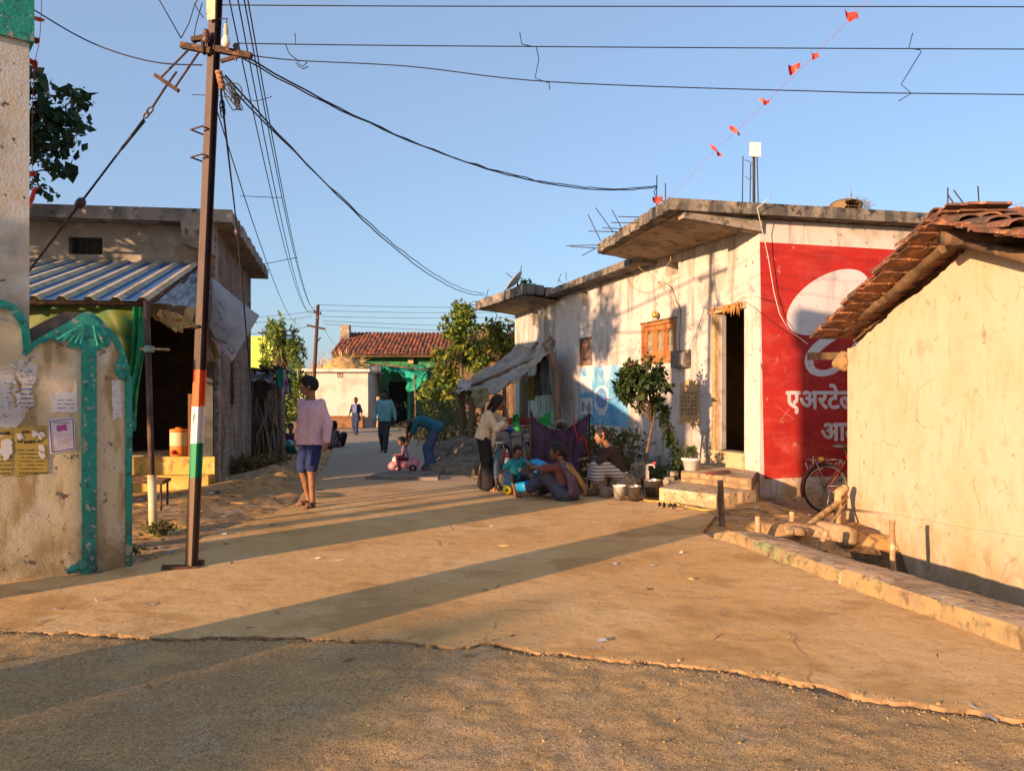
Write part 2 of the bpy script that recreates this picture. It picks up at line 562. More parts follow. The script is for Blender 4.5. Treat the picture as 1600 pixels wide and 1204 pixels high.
# =================================================================== materials
plaster = mat('white_plaster', (.52, .46, .43), [((.36, .32, .275), 1.3, .5, .78), ((.22, .19, .16), 1.2, .53, .80, {'sv': (3.5, 3.5, .35), 'a': .75}), ((.42, .27, .14), 2.5, .35, .75, {'z': (.9, -.1)}), ((.12, .11, .10), 9., .66, .8)], rough=.9, bump=.25, bscale=60, bump2=.2, b2scale=5)
grime_plaster = mat('grimy_white_plaster', (.47, .45, .435), [((.30, .28, .26), 1.1, .38, .7, {'sv': (2, 2, .5)}), ((.13, .12, .11), 1.3, .47, .74, {'sv': (3, 3, .4), 'a': .8}), ((.20, .18, .15), 3.5, .4, .7, {'z': (.9, 0)}), ((.10, .09, .08), 12., .64, .8)], rough=.92, bump=.3, bscale=60, bump2=.2, b2scale=5)
cream = mat('cream_limewash', (.58, .45, .33), [((.54, .41, .27), 1.2, .42, .7), ((.44, .33, .2), 3., .62, .8, {'sv': (1.5, 1.5, 2.5), 'a': .6}), ((.36, .30, .23), 1.1, .64, .82, {'a': .7}), ((.36, .26, .13), 2.2, .25, .6, {'z': (.12, -.2), 'a': .6, 'sv': (1.5, 1.5, .7)}), ((.28, .21, .12), 5., .52, .76, {'z': (.4, -.1), 'a': .6}), ((.42, .28, .12), 2.4, .55, .85, {'sv': (2.5, 2.5, .6), 'a': .5}), ((.42, .30, .14), 1.7, .3, .7, {'z': (.6, -.4), 'a': .6}), ((.28, .22, .14), 7., .67, .8, {'a': .8})], rough=.9, bump=.25, bscale=50, bump2=.35, b2scale=4)
gatecream = mat('gate_cream_paint', (.57, .47, .29), [((.64, .55, .43), 1.6, .45, .7), ((.36, .25, .12), 2.6, .45, .72, {'sv': (2, 2, .6)}), ((.30, .19, .08), 3., .3, .65, {'z': (.75, 0.)}), ((.12, .10, .08), 11., .66, .78)], rough=.85, bump=.2, bscale=70, bump2=.15, b2scale=6)
conc = mat('old_concrete', (.27, .23, .19), [((.14, .12, .10), 1.8, .42, .68), ((.36, .31, .25), 4., .55, .75), ((.07, .065, .06), 7., .56, .75)], rough=.95, bump=.5, bscale=45, bump2=.3, b2scale=6)
slabdark = mat('weathered_slab', (.17, .15, .125), [((.07, .065, .06), 2.2, .4, .65, {'sv': (2, 2, .6)}), ((.27, .23, .18), 3.4, .55, .75), ((.045, .04, .04), 8., .58, .75)], rough=.95, bump=.5, bscale=40, bump2=.3, b2scale=5)
dirt = mat('dry_earth', (.48, .28, .10), [((.27, .175, .10), .8, .4, .7), ((.45, .32, .19), 2.3, .5, .75), ((.19, .125, .07), 9., .52, .72), ((.42, .33, .23), 30., .62, .75)], rough=.97, bump=.4, bscale=70, bump2=.4, b2scale=9, spec=.1)
lanem = mat('lane_concrete', (.62, .37, .145), [((.67, .435, .20), .55, .42, .66), ((.48, .28, .105), 1.5, .5, .72), ((.67, .47, .23), 1.6, .6, .86, {'sv': (.35, 2, 1), 'a': .5}), ((.40, .235, .10), 14., .6, .8, {'a': .5}), ((.24, .16, .09), 40., .6, .78, {'a': .8}), ((.66, .50, .30), 70., .6, .8, {'a': .6}), ((.30, .20, .10), 150., .58, .74, {'a': .6, 'd': 2.}), ((.44, .255, .10), 3.4, .62, .76, {'a': .6, 'sv': (.5, 1.6, 1)}), ((.29, .255, .22), 1., 0, 1, {'y': (9.5, 16.), 'a': .8})], rough=.95, bump=.14, bscale=55, bump2=.2, b2scale=7, spec=.1)
roadm = mat('worn_road', (.49, .305, .12), [((.39, .24, .105), .9, .42, .66), ((.44, .31, .18), 1.9, .5, .74), ((.25, .16, .085), 34., .5, .7, {'a': .8}), ((.17, .11, .06), 75., .53, .68, {'a': .85}), ((.58, .42, .25), 60., .58, .72, {'a': .8}), ((.56, .37, .14), 1.4, .62, .76, {'a': .6}), ((.21, .13, .065), 160., .5, .68, {'a': .75, 'd': 2.}), ((.62, .45, .22), 190., .56, .7, {'a': .7, 'd': 2.})], rough=.97, bump=.55, bscale=110, bump2=.2, b2scale=14, spec=.1, bdist=.006)
mudm = mat('grey_mud', (.17, .135, .10), [((.10, .08, .06), 3., .42, .68), ((.24, .195, .145), 7., .52, .75)], rough=.98, bump=.8, bscale=30, bump2=.5, b2scale=9)
kerbm = mat('kerb_concrete', (.44, .31, .185), [((.24, .17, .10), 2., .42, .7), ((.42, .34, .25), 5., .52, .72), ((.12, .09, .06), 18., .6, .74)], rough=.95, bump=.6, bscale=40, bump2=.4, b2scale=7)
kerbpaint = mat('kerb_yellow_face', (.30, .215, .10), [((.25, .18, .10), 4., .4, .65), ((.17, .25, .12), 1.1, .56, .72), ((.12, .085, .045), 9., .5, .75)], rough=.9, bump=.5, bscale=40)
teal = mat('teal_paint', (.02, .25, .195), [((.035, .31, .245), 2.5, .45, .7), ((.03, .13, .10), 3.2, .45, .7, {'z': (.85, .3)}), ((.12, .12, .09), 6., .4, .65, {'z': (.55, .1), 'a': .8}), ((.02, .13, .10), 14., .58, .72), ((.36, .33, .26), 20., .66, .72), ((.30, .27, .20), 4.5, .7, .76)], rough=.6, bump=.3, bscale=50, bump2=.2, b2scale=8)
woodm = mat('weathered_wood', (.145, .09, .05), [((.08, .052, .034), 6., .42, .68, {'sv': (1, 1, .15)}), ((.22, .145, .085), 12., .55, .75, {'sv': (1, 1, .2)})], rough=.9, bump=.5, bscale=30)
palewood = mat('pale_dry_wood', (.40, .27, .14), [((.24, .16, .09), 8., .42, .7, {'sv': (1, 1, .2)}), ((.50, .37, .22), 14., .55, .75)], rough=.9, bump=.4, bscale=40)
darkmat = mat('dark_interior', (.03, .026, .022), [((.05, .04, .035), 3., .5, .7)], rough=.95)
inwall = mat('room_wall', (.20, .14, .075), [((.14, .10, .055), 2., .45, .7)], rough=.9)
rust = mat('rusty_steel', (.085, .045, .03), [((.045, .028, .022), 9., .42, .65), ((.15, .075, .042), 20., .55, .72)], rough=.8, metal=.3, bump=.3, bscale=60)
blackwire = mat('wire_black', (.012, .012, .014), rough=.6)
greywire = mat('wire_grey', (.10, .10, .105), rough=.5, metal=.5)
rebarm = mat('rebar_rust', (.045, .035, .032), rough=.85, metal=.2)
brickm = mat('raw_brick', (.20, .125, .085), [((.12, .085, .065), 1.6, .42, .68), ((.26, .20, .15), 6., .55, .75), ((.26, .22, .18), 1.1, .45, .6, {'z': (1.9, .9)})], rough=.95, bump=.6, bscale=30, brick=dict(c2=(.28, .17, .115), mortar=(.16, .13, .105), scale=1., w=.24, h=.11, ms=.016, ang=103, warp=.04))
tilem = mat('clay_tile', (.19, .085, .05), [((.12, .06, .042), 3.5, .42, .64), ((.36, .155, .07), 6., .52, .72), ((.09, .06, .05), 5., .56, .7), ((.42, .27, .16), 13., .62, .75)], rough=.9, bump=.4, bscale=40)
tilefar = mat('old_clay_tile', (.14, .048, .036), [((.085, .04, .035), 2.2, .42, .6), ((.20, .08, .05), 3.6, .5, .66), ((.07, .05, .05), 4.5, .54, .66)], rough=.9)
straw = mat('dry_straw', (.44, .28, .11), [((.30, .19, .08), 6., .4, .65), ((.56, .39, .18), 12., .55, .75)], rough=.95, bump=.8, bscale=25)
ironwhite = mat('white_enamel', (.7, .68, .64), [((.45, .42, .38), 9., .55, .75)], rough=.4)


# =================================================================== the ground
def line_x(pts, y):
    ys = [p[1] for p in pts]; xs = [p[0] for p in pts]
    return np.interp(y, ys, xs)


KF = [(3.75, 1.0), (3.3, 2.8), (2.91, 4.37), (2.53, 5.96), (2.21, 7.57), (2.04, 7.95)]        # kerb front line
KB = [(4.15, 1.0), (3.7, 2.9), (3.24, 4.84), (2.92, 6.1), (2.62, 7.3), (2.46, 7.75)]          # kerb back line
edge_px = [(-500, 965), (-200, 975), (0, 985), (150, 991), (250, 998), (440, 996), (600, 1000), (700, 1010), (760, 1005), (830, 1018), (900, 1023), (1010, 1032), (1150, 1047), (1210, 1056), (1260, 1068), (1400, 1094), (1600, 1124), (1750, 1145)]
EDGE = [tuple(G(px, py)[:2]) for px, py in edge_px]
LEFT = [(-3.15, 7.1), (-3.2, 8.2), (-3.0, 9.6), (-2.95, 10.6), (-3.35, 12.5), (-3.9, 16), (-4.9, 21), (-6.7, 29), (-8.8, 35.6)]
RIGHT = [(-5.2, 36.2), (-4.4, 33), (-2.9, 24), (-1.35, 17), (-1.15, 14.8), (-.5, 13.2), (1.3, 11.7), (2.45, 10.3), (2.5, 9.4), (2.05, 8.3)]


def resamp(pts, st, jit, rng):
    out = []
    for a, b in zip(pts[:-1], pts[1:]):
        L = math.dist(a, b); n = max(1, int(L / st))
        for i in range(n):
            t = i / n
            out.append((a[0] + (b[0] - a[0]) * t + rng.uniform(-jit, jit), a[1] + (b[1] - a[1]) * t + rng.uniform(-jit, jit)))
    out.append(pts[-1])
    return out


rg = random.Random(4)
kfx = [p for p in reversed(KF)]
kfx = [(p[0] + .02, p[1]) for p in kfx if p[1] > 2.9]
lane_poly = resamp(EDGE, .025, .008, rg); _x = np.array([p[0] for p in lane_poly]); _d = .035 * fbm(_x * 1.7, _x * 0, o=2, seed=3) + .03 * fbm(_x * 7, _x * 0, o=4, seed=5); lane_poly = [(p[0], p[1] + float(d)) for p, d in zip(lane_poly, _d)]
lane_poly = [p for p in lane_poly if not (p[0] > line_x(KF, p[1]) + .02 and p[1] < 8)]
last = lane_poly[-1]
right_side = sorted(kfx, key=lambda p: p[1])
right_side = [p for p in right_side if p[1] > last[1]]
lane_poly += right_side + resamp(list(reversed(RIGHT)), .06, .014, rg) + resamp(list(reversed(LEFT)), .045, .012, rg) + [(-3.4, 6.3), (-5.6, 5.6)]
LP = np.array(lane_poly)


def inside(poly, x, y):
    r = np.zeros(x.shape, bool); n = len(poly); j = n - 1
    for i in range(n):
        xi, yi = poly[i]; xj, yj = poly[j]
        if yi != yj:
            c = ((yi > y) != (yj > y)) & (x < (xj - xi) * (y - yi) / (yj - yi) + xi)
            r ^= c
        j = i
    return r


def gauss(x, y, cx, cy, rx, ry, h):
    return h * np.exp(-((x - cx) / rx) ** 2 - ((y - cy) / ry) ** 2)


def sst(a, b, v):
    t = np.clip((v - a) / (b - a), 0, 1); return t * t * (3 - 2 * t)


def ground_z(x, y):
    z = -.03 + .022 * fbm(x * 1.1, y * 1.1, o=3, seed=3) + .010 * fbm(x * 6, y * 6, o=3, seed=8)
    # dirt beside the left house and around the right houses
    z = z + gauss(x, y, -4.2, 13.6, .75, 2.2, .2) * (1 + .5 * vnoise(x * 3, y * 3, seed=5)) + gauss(x, y, -3.9, 10.2, .6, 1.6, .07) + gauss(x, y, -4.9, 9.6, .8, 2., .10)
    z = z + gauss(x, y, -3.3, 6.95, .25, .3, .06)
    z = z + gauss(x, y, 3.3, 10.4, .5, .5, .05)
    z = z - .14 * sst(3.3, 4.2, x) * sst(8.3, 9.2, y) * sst(11.9, 11.2, y)
    fore = y < np.interp(x, [e[0] for e in EDGE], [e[1] for e in EDGE])
    g = -.004 + np.interp(x, [-2.2, -1.4, -.5, .8, 1.6, 3.], [0, -.002, -.006, -.008, -.017, -.012]) + .006 * fbm(x * 1.8, y * 1.8, o=3, seed=11) + (.0062 * fbm(x * 13, y * 13, o=2, seed=21) + .0012 * np.maximum(0, vnoise(x * 42, y * 42, seed=31)) * 2)
    near = (y < 6.2) & (x < line_x(KF, y)) & fore
    z = np.where(near, g, z)
    lane = np.zeros(x.shape, bool); bx = (x > -9.5) & (x < 3.9) & (y > 2.6) & (y < 36.5) & ~near; lane[bx] = inside(lane_poly, x[bx], y[bx])
    z = np.where(lane, -.10, z)
    kb = line_x(KB, y)
    d = sst(0, .12, x - kb) * sst(8.95, 8.25, y + .1 * vnoise(x * 2.5, y * 1.5, seed=7)) * sst(4.95, 4.6, x)
    z = z - (.62 + .06 * vnoise(x * 5, y * 5, seed=2)) * d
    return z


def spaced(segs):
    out = []
    for a, b, st in segs: out += list(np.arange(a, b, st))
    return np.array(out)


gx = np.concatenate([[-400, -200, -100, -60, -40, -28, -20, -15, -11], spaced([(-8.5, -4.5, .14), (-4.5, 4.7, .036), (4.7, 8, .14)]), [9, 11, 15, 20, 28, 40, 60, 100, 200, 400]])
gy = np.concatenate([[-60, -30, -12, -5, -1], spaced([(0., 2.6, .2), (2.6, 6.2, .03), (6.2, 9.2, .05), (9.2, 16, .09), (16, 40, .4)]), [42, 46, 52, 60, 75, 100, 150, 250, 420, 700]])
XX, YY = np.meshgrid(gx, gy)
ZZ = ground_z(XX, YY)
nx = len(gx); ny = len(gy)
V = np.stack([XX.ravel(), YY.ravel(), ZZ.ravel()], 1)
ii = (np.arange(ny - 1)[:, None] * nx + np.arange(nx - 1)[None]).ravel()
FQ = np.stack([ii, ii + 1, ii + nx + 1, ii + nx], 1)
fcx = V[FQ].mean(1)
fm = (fcx[:, 1] < np.interp(fcx[:, 0], [e[0] for e in EDGE], [e[1] for e in EDGE])) & (fcx[:, 0] < line_x(KF, fcx[:, 1])) & (fcx[:, 1] < 7)
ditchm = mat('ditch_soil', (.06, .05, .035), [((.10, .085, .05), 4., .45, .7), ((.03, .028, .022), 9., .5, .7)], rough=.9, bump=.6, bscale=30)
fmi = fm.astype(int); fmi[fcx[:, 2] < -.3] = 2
gr = arr_mesh('ground', V, FQ, [dirt, roadm, ditchm], fm=fmi, smooth=True); tag(gr, kind='structure')

mb = MB()
n = len(lane_poly)
tris = tessellate_polygon([[Vector((p[0], p[1], 0)) for p in lane_poly]])
lane_in = []
top = [(p[0], p[1], 0.) for p in lane_poly]; bot = [(p[0], p[1], -.09) for p in lane_poly]
area = sum(lane_poly[i][0] * lane_poly[(i + 1) % n][1] - lane_poly[(i + 1) % n][0] * lane_poly[i][1] for i in range(n))
tf = []
for t in tris:
    a, b, c = [Vector(top[i]) for i in t]
    tf.append(tuple(t) if (b - a).cross(c - a).z > 0 else tuple(reversed(t)))
mb.add(top, tf)
mb.add(top + bot, [(n + i, n + (i + 1) % n, (i + 1) % n, i) if area > 0 else (i, (i + 1) % n, n + (i + 1) % n, n + i) for i in range(n)], 1)
o = mb.build('lane', [lanem, mat('lane_edge', (.32, .20, .10), [((.18, .115, .06), 9., .4, .65)], rough=.97, bump=.5)]); tag(o, kind='structure')

# slab lid lying on the lane and scattered stones, straw and trash
mb = MB(); c = G(632, 742, .03)
mb.prism([(-.62, -.30), (.66, -.36), (.60, .34), (-.50, .36)], lambda u, v, d: Vector((c.x + u, c.y + v * 1.6, d)), .05, .0)
o = mb.build('drain_cover', mat('cover_slab', (.20, .17, .145), [((.13, .11, .09), 3., .42, .7)], rough=.95, bump=.5)); tag(o, 'thin grey stone slab lying on the shaded lane in front of the pink ride-on car', 'drain cover')

rng = np.random.default_rng(9)
mb = MB()
CAND = []
for i in range(6600):
    if i < 5600: x, y = rng.uniform(-3.6, 3.2), rng.uniform(2.85, 5.4)
    elif i < 6200:
        x = rng.uniform(-3.4, 2.9); y = float(np.interp(x, [e[0] for e in EDGE], [e[1] for e in EDGE])) + rng.normal() * .05 - .03
    else: x, y = rng.uniform(-5, 4.3), rng.uniform(6, 13)
    if x > line_x(KF, y) - .03 and y < 8.6: continue
    if i < 5600 and y > np.interp(x, [e[0] for e in EDGE], [e[1] for e in EDGE]) and rng.random() < .93: continue
    r = (rng.uniform(.002, .0045) if rng.random() < .95 else rng.uniform(.005, .010)) * (1.7 if 5600 <= i < 6200 else 1)
    CAND.append((x, y, r))
CA = np.array(CAND); CZ = np.maximum(ground_z(CA[:, 0], CA[:, 1]), np.where(inside(lane_poly, CA[:, 0], CA[:, 1]), 0., -9))
for (x, y, r), z in zip(CAND, CZ):
    z = float(z); a = rng.uniform(0, 6.3)
    ring = [(x + r * rng.uniform(.7, 1.2) * math.cos(a + k * 1.256), y + r * rng.uniform(.7, 1.2) * math.sin(a + k * 1.256), z - .001) for k in range(5)]
    up = [(x + (p[0] - x) * .6, y + (p[1] - y) * .6, z + r * rng.uniform(.5, .9)) for p in ring]
    mb.add(ring + up, [(k, (k + 1) % 5, 5 + (k + 1) % 5, 5 + k) for k in range(5)] + [(5, 6, 7, 8, 9)], 0 if rng.random() < .75 else (1 if rng.random() < .3 else 2))
o = mb.build('pebbles', [mat('pebble_brown', (.30, .19, .075), rough=.9), mat('pebble_pale', (.36, .25, .13), rough=.9), mat('pebble_dark', (.16, .105, .05), rough=.9)]); tag(o, 'small pebbles scattered over the road and lane', 'pebbles', kind='stuff')

# =================================================================== kerb: two pieces with a break between them
def kerb(y0, y1, label, hgt, seed, mats_):
    rr = random.Random(seed); mb = MB(); N_ = int((y1 - y0) / .03)
    rows = []
    for i in range(N_ + 1):
        y = y0 + (y1 - y0) * i / N_
        xf, xb = float(line_x(KF, y)), float(line_x(KB, y))
        q_ = [0]
        def j():
            q_[0] += 1
            return .011 * float(fbm(np.array([y * 4.]), np.array([q_[0] * 3.7 + seed]), o=4, seed=seed)[0])
        hh = hgt * (1 - .55 * max(0, (i / N_ - .9) / .1) * (1 if y1 > 7 else 0))
        rows.append([(xf + j() * .5, y, -.08), (xf + j() + .01, y + j(), hh - .03 + j() * .5), (xf + .03 + j(), y, hh + j() * .4), ((xf * 2 + xb) / 3, y, hh + .008 + j() * .5), ((xf + 2 * xb) / 3, y, hh + .004 + j() * .6), (xb + j() * 1.6, y, hh - .01 + j()), (xb + .04 + j() * 2, y, -.35), (xb + .1, y, -.75)])
    k = len(rows[0])
    vs = [v for r in rows for v in r]; fs = []; ms = []
    for i in range(N_):
        for q in range(k - 1): fs.append((i * k + q, (i + 1) * k + q, (i + 1) * k + q + 1, i * k + q + 1)); ms.append(1 if q in (0, 1) else 0)
    b = len(mb.v); mb.v += vs
    for f, m_ in zip(fs, ms): mb.f.append([q for q in reversed(f)]); mb.m.append(m_); mb.sm.append(False)
    mb.f.append(list(range(k))); mb.m.append(0); mb.sm.append(False)
    mb.f.append(list(range(N_ * k + k - 1, N_ * k - 1, -1))); mb.m.append(0); mb.sm.append(False)
    o = mb.build('kerb', mats_)
    tag(o, label, 'kerb')


kerb(1.2, 5.93, 'nearer length of broken concrete kerb with green stained face, running to the bottom right corner', .125, 1, [kerbm, kerbpaint])
kerb(5.97, 7.9, 'farther crumbling length of concrete kerb that starts by the upright wooden stake', .105, 2, [kerbm, kerbpaint])

# =================================================================== white house with the red painted end wall
N0 = Vector((3.74, 11.6, 0)); UL = Vector((-.302, .953, 0)); NL = Vector((-.953, -.302, 0))
UR = Vector((.977, .215, 0)); NR = Vector((.215, -.977, 0))


def LS(px):
    r = (px - CX) / F; Y = (N0.x + .317 * N0.y) / (r + .317)
    return (Y - N0.y) / .953


def LZ(px, py):
    return ray_plane(px, py, N0, NL).z


def lrect(x0, y0, x1, y1):
    s0, s1 = sorted((LS(x0), LS(x1))); xm = (x0 + x1) / 2
    return (s0, s1, LZ(xm, y1), LZ(xm, y0))


def LPt(s, z, d=0.):
    return N0 + UL * s + NL * d + Vector((0, 0, z))


def RPt(s, z, d=0.):
    return N0 + UR * s + NR * d + Vector((0, 0, z))


def rsz(px, py):
    p = ray_plane(px, py, N0, NR); return (p - N0).dot(UR), p.z


def lsz(px, py):
    p = ray_plane(px, py, N0, NL); return (p - N0).dot(UL), p.z


WH = thing('white_house', 'long whitewashed house with streaked walls, red painted end wall and jagged concrete roof', 'house', N0)
door = lrect(1114, 475, 1163, 709); door = (door[0], door[1], .57, 2.93)
win = lrect(1003, 502, 1057, 568)
brw = lrect(905, 527, 925, 571)
ven = lrect(909, 452, 918, 478)
nic = lrect(1041, 406, 1060, 430)
sml = lrect(832, 487, 840, 508)
dr2 = lrect(811, 575, 829, 640); dr2 = (dr2[0], dr2[1], .6, 2.5)
LEN = 12.1
SB = LS(868)          # where the grey plastered length begins
mb = MB(); mb.wall(N0, UL, NL, SB, -.5, 4.1, [door, win, brw, ven, nic], .26)
o_ = mb.build('wall', plaster, WH)
mb = MB(); mb.wall(LPt(SB, 0), UL, NL, LEN - SB, -.5, 4.02, [(dr2[0] - SB, dr2[1] - SB, dr2[2], dr2[3]), (sml[0] - SB, sml[1] - SB, sml[2], sml[3])], .26)
mb.build('wall', grime_plaster, WH)
mb = MB(); mb.wall(RPt(.002, 0, .002), UR, NR, 7.2, -.5, 4.13, [], .26)
mb.build('wall', plaster, WH)
# back and far walls, floor inside
mb = MB()
far = LPt(LEN, 0); mb.wall(far, UR, -NR, 7.2, -.5, 4.0, [], .2)
mb.wall(RPt(7.2, 0), UL, -NL, LEN, -.5, 4.0, [], .2)
mb.build('wall', plaster, WH)
mb = MB()
mb.prism([(.3, -.27), (5.2, -.27), (5.2, -4), (.3, -4)], lambda s, d, z: LPt(s, z, d), .5, .3)
mb.prism([(.28, -3.), (5.2, -3.), (5.2, -3.15), (.28, -3.15)], lambda s, d, z: LPt(s, z, d), 3.9, .5)
mb.prism([(3.6, -.27), (3.75, -.27), (3.75, -3), (3.6, -3)], lambda s, d, z: LPt(s, z, d), 3.9, .5)
mb.build('room', inwall, WH)

# roof: lower slab, the near raised slab with its broken sunshade, the far sunshade
def slab(name, pts, z0, z1, m, parent, jit=0., seed=0, zfun=None, inset=0):
    rr = random.Random(seed); mb = MB()
    if jit:
        q = []
        for i in range(len(pts)):
            a = pts[i]; b = pts[(i + 1) % len(pts)]; L = math.dist(a[:2], b[:2]); n_ = max(1, int(L / .09)) if (len(a) > 2 and a[2]) else 1
            for k in range(n_):
                t = k / n_; jj = jit if (n_ > 1 and k > 0) else 0
                q.append((a[0] + (b[0] - a[0]) * t + rr.uniform(-jj, jj), a[1] + (b[1] - a[1]) * t + rr.uniform(-jj, jj)))
        pts = q
    else: pts = [p[:2] for p in pts]
    ar = sum(pts[i][0] * pts[(i + 1) % len(pts)][1] - pts[(i + 1) % len(pts)][0] * pts[i][1] for i in range(len(pts)))
    if ar < 0: pts = list(reversed(pts))
    zb = (lambda x, y: 0) if zfun is None else zfun
    mb.prism(pts, lambda u, v, d: Vector((u, v, d + zb(u, v))), z1, z0)
    return mb.build(name, m, parent)


cA = RPt(7.5, 0, .28); cC = Vector((2.25, 11.02, 0)); cD = Vector((1.60, 14.4, 0)); cE = LPt(3.75, 0, .0); cF = LPt(3.75, 0, -6)
slab('roof_slab', [cA[:2], tuple(cC[:2]) + (1,), tuple(cD[:2]) + (1,), cE[:2] , cF[:2], RPt(7.5, 0, -4)[:2]], 4.14, 4.31, slabdark, WH, .03, 5)
# beam under the front edge of the sunshade, deep at the wall and thin at the tip
mb = MB(); tip = cC + (RPt(.0, 0, .0) - cC).normalized() * .18 + Vector((.05, .12, 0)); w0 = RPt(0.0, 0, -.02)
mb.beam(Vector((tip.x, tip.y, 4.09)), Vector((w0.x - .01, w0.y, 4.03)), .16, .09, w2=.2, h2=.20)
mb.build('beam', conc, WH)
mb = MB()
us = [tuple(tip[:2]), tuple((cD + Vector((.12, -.05, 0)))[:2]), tuple(LPt(3.7, 0, .01)[:2]), tuple(LPt(.02, 0, .01)[:2])]
vs = [(us[0][0], us[0][1], 4.13), (us[1][0], us[1][1], 4.13), (us[2][0], us[2][1], 4.06), (us[3][0], us[3][1], 4.02)]
mb.add(vs + [(v[0], v[1], 4.139) for v in vs], [(0, 1, 2, 3), (7, 6, 5, 4), (0, 4, 5, 1), (1, 5, 6, 2), (2, 6, 7, 3), (3, 7, 4, 0)])
mb.build('sunshade', mat('soffit_concrete', (.33, .25, .17), [((.20, .15, .10), 2., .45, .7), ((.10, .08, .065), 5., .55, .75)], rough=.9, bump=.4), WH)
lo = [tuple(LPt(3.2, 0, .42)[:2]) + (1,), tuple(LPt(8.55, 0, .42)[:2]), tuple(LPt(8.55, 0, -6)[:2]), tuple(LPt(3.76, 0, -6)[:2]), tuple(LPt(3.76, 0, -.05)[:2]), tuple(LPt(3.2, 0, .0)[:2])]
slab('roof_slab', lo, 3.985, 4.125, slabdark, WH, .02, 8)
fa = lambda px, py, Y: tuple(P(px, py, Y)[:2])
fs_ = [tuple(LPt(8.3, 0, .45)[:2]), tuple(LPt(8.1, 0, 1.0)[:2]) + (1,), tuple(LPt(12.0, 0, 1.25)[:2]) + (1,), tuple(LPt(12.6, 0, .2)[:2]), tuple(LPt(12.6, 0, -6)[:2]), tuple(LPt(8.56, 0, -6)[:2]), tuple(LPt(8.56, 0, .40)[:2])]
slab('roof_slab', fs_, 4.02, 4.26, slabdark, WH, .035, 12)
mb = MB()
q = [LPt(8.4, 4.012, .9), LPt(11.8, 4.012, 1.1), LPt(12.05, 3.9, .01), LPt(8.4, 3.9, .01)]
mb.add(q + [v + Vector((0, 0, .006)) for v in q], [(0, 1, 2, 3), (7, 6, 5, 4), (0, 4, 5, 1), (1, 5, 6, 2), (2, 6, 7, 3), (3, 7, 4, 0)])
mb.build('sunshade', MATS['soffit_concrete'], WH)


def rebar(parent, a, b, r=.008):
    mb = MB(); mb.tube([a, b], r, 5); return mb.build('rebar', rebarm, parent)


# rods sticking out of the near roof edge
for (x0, y0, x1, y1, Y) in [(787, 203, 925, 207, 12.4), (748, 236, 980, 238, 12.2), (700, 265, 850, 270, 13.), (625, 282, 800, 286, 13.3), (503, 361, 690, 358, 14.1), (525, 366, 665, 374, 14.1), (590, 415, 668, 372, 14.2),
                            (622, 192, 690, 335, 13.4), (663, 155, 760, 290, 13.), (752, 167, 806, 270, 12.7), (745, 405, 800, 412, 15.), (1042, 22, 1043, 135, 11.2), (996, -20, 994, 165, 11.6), (460, 560, 474, 512, 19.), (502, 505, 503, 550, 18.6), (455, 545, 480, 560, 19.)]:
    rebar(WH, P(740 + x0 / 3.478, 280 + y0 / 3.478, Y), P(740 + x1 / 3.478, 280 + y1 / 3.478, Y))
for (x0, y0, x1, y1, Y) in [(230, 600, 262, 470, 22.5), (60, 670, 80, 598, 22), (125, 665, 180, 593, 22), (180, 594, 225, 608, 22), (75, 638, 240, 634, 22), (42, 652, 215, 650, 22), (0, 665, 190, 668, 22.5), (-10, 684, 140, 686, 22.5), (20, 697, 130, 694, 22.6), (0, 710, 110, 705, 22.6), (60, 640, 150, 668, 22)]:
    rebar(WH, P(740 + x0 / 3.478, 280 + y0 / 3.478, Y), P(740 + x1 / 3.478, 280 + y1 / 3.478, Y), .011)
for (px, y0, y1) in [(1161, 244, 318), (1173, 256, 320), (1183, 242, 320)]:
    rebar(WH, P(px + (2 if px > 1180 else -1), y1, 11.9), P(px, y0, 11.9), .009)
for (x0, y0, x1, y1) in [(1481, 332, 1481, 293), (1480, 293, 1506, 331), (1490, 287, 1524, 333), (1528, 281, 1531, 333)]:
    rebar(WH, P(x0, y0 + 10, 13.2), P(x1, y1 + (10 if y1 > 320 else 0), 13.2), .012)

# door of the white house
DO = MB()
s0, s1, z0, z1 = door
mb = MB()
mb.prism([(s1 - .10, z0), (s1, z0), (s1, z1 - .1), (s1 - .10, z1 - .1)], lambda u, v, d: LPt(u, v, d), .03, -.12); mb.prism([(s0 + .002, z0), (s0 + .025, z0), (s0 + .025, z1 - .1), (s0 + .002, z1 - .1)], lambda u, v, d: LPt(u, v, d), -.10, -.2)
mb.prism([(s0 - .06, z1 - .1), (s1 + .03, z1 - .1), (s1 + .03, z1 + .0), (s0 - .06, z1 + .0)], lambda u, v, d: LPt(u, v, d), .045, -.14)
dfr = mb.build('door_frame', palewood, WH)
mb = MB()
mb.prism([(s1 - .17, z0 + .02), (s1 - .11, z0 + .02), (s1 - .11, z1 - .12), (s1 - .17, z1 - .12)], lambda u, v, d: LPt(u, v, d), -.06, -.14)
mb.prism([(s1 - .108, z0 + .02), (s1 - .10, z0 + .02), (s1 - .10, z1 - .12), (s1 - .108, z1 - .12)], lambda u, v, d: LPt(u, v, d), -.05, -.13)
leaf_ = mb.build('door_leaf', mat('grey_door_leaf', (.30, .28, .27), [((.2, .18, .16), 5., .45, .7)], rough=.6), WH)
mb = MB()
mb.prism([(s0 - .02, z0 - .5), (s1 + .1, z0 - .5), (s1 + .1, z0), (s0 - .02, z0)], lambda u, v, d: LPt(u, v, d), .035, -.02)
mb.build('sill', mat('warm_sill', (.48, .36, .21), [((.36, .25, .13), 4., .45, .7)], rough=.9, bump=.4), WH)
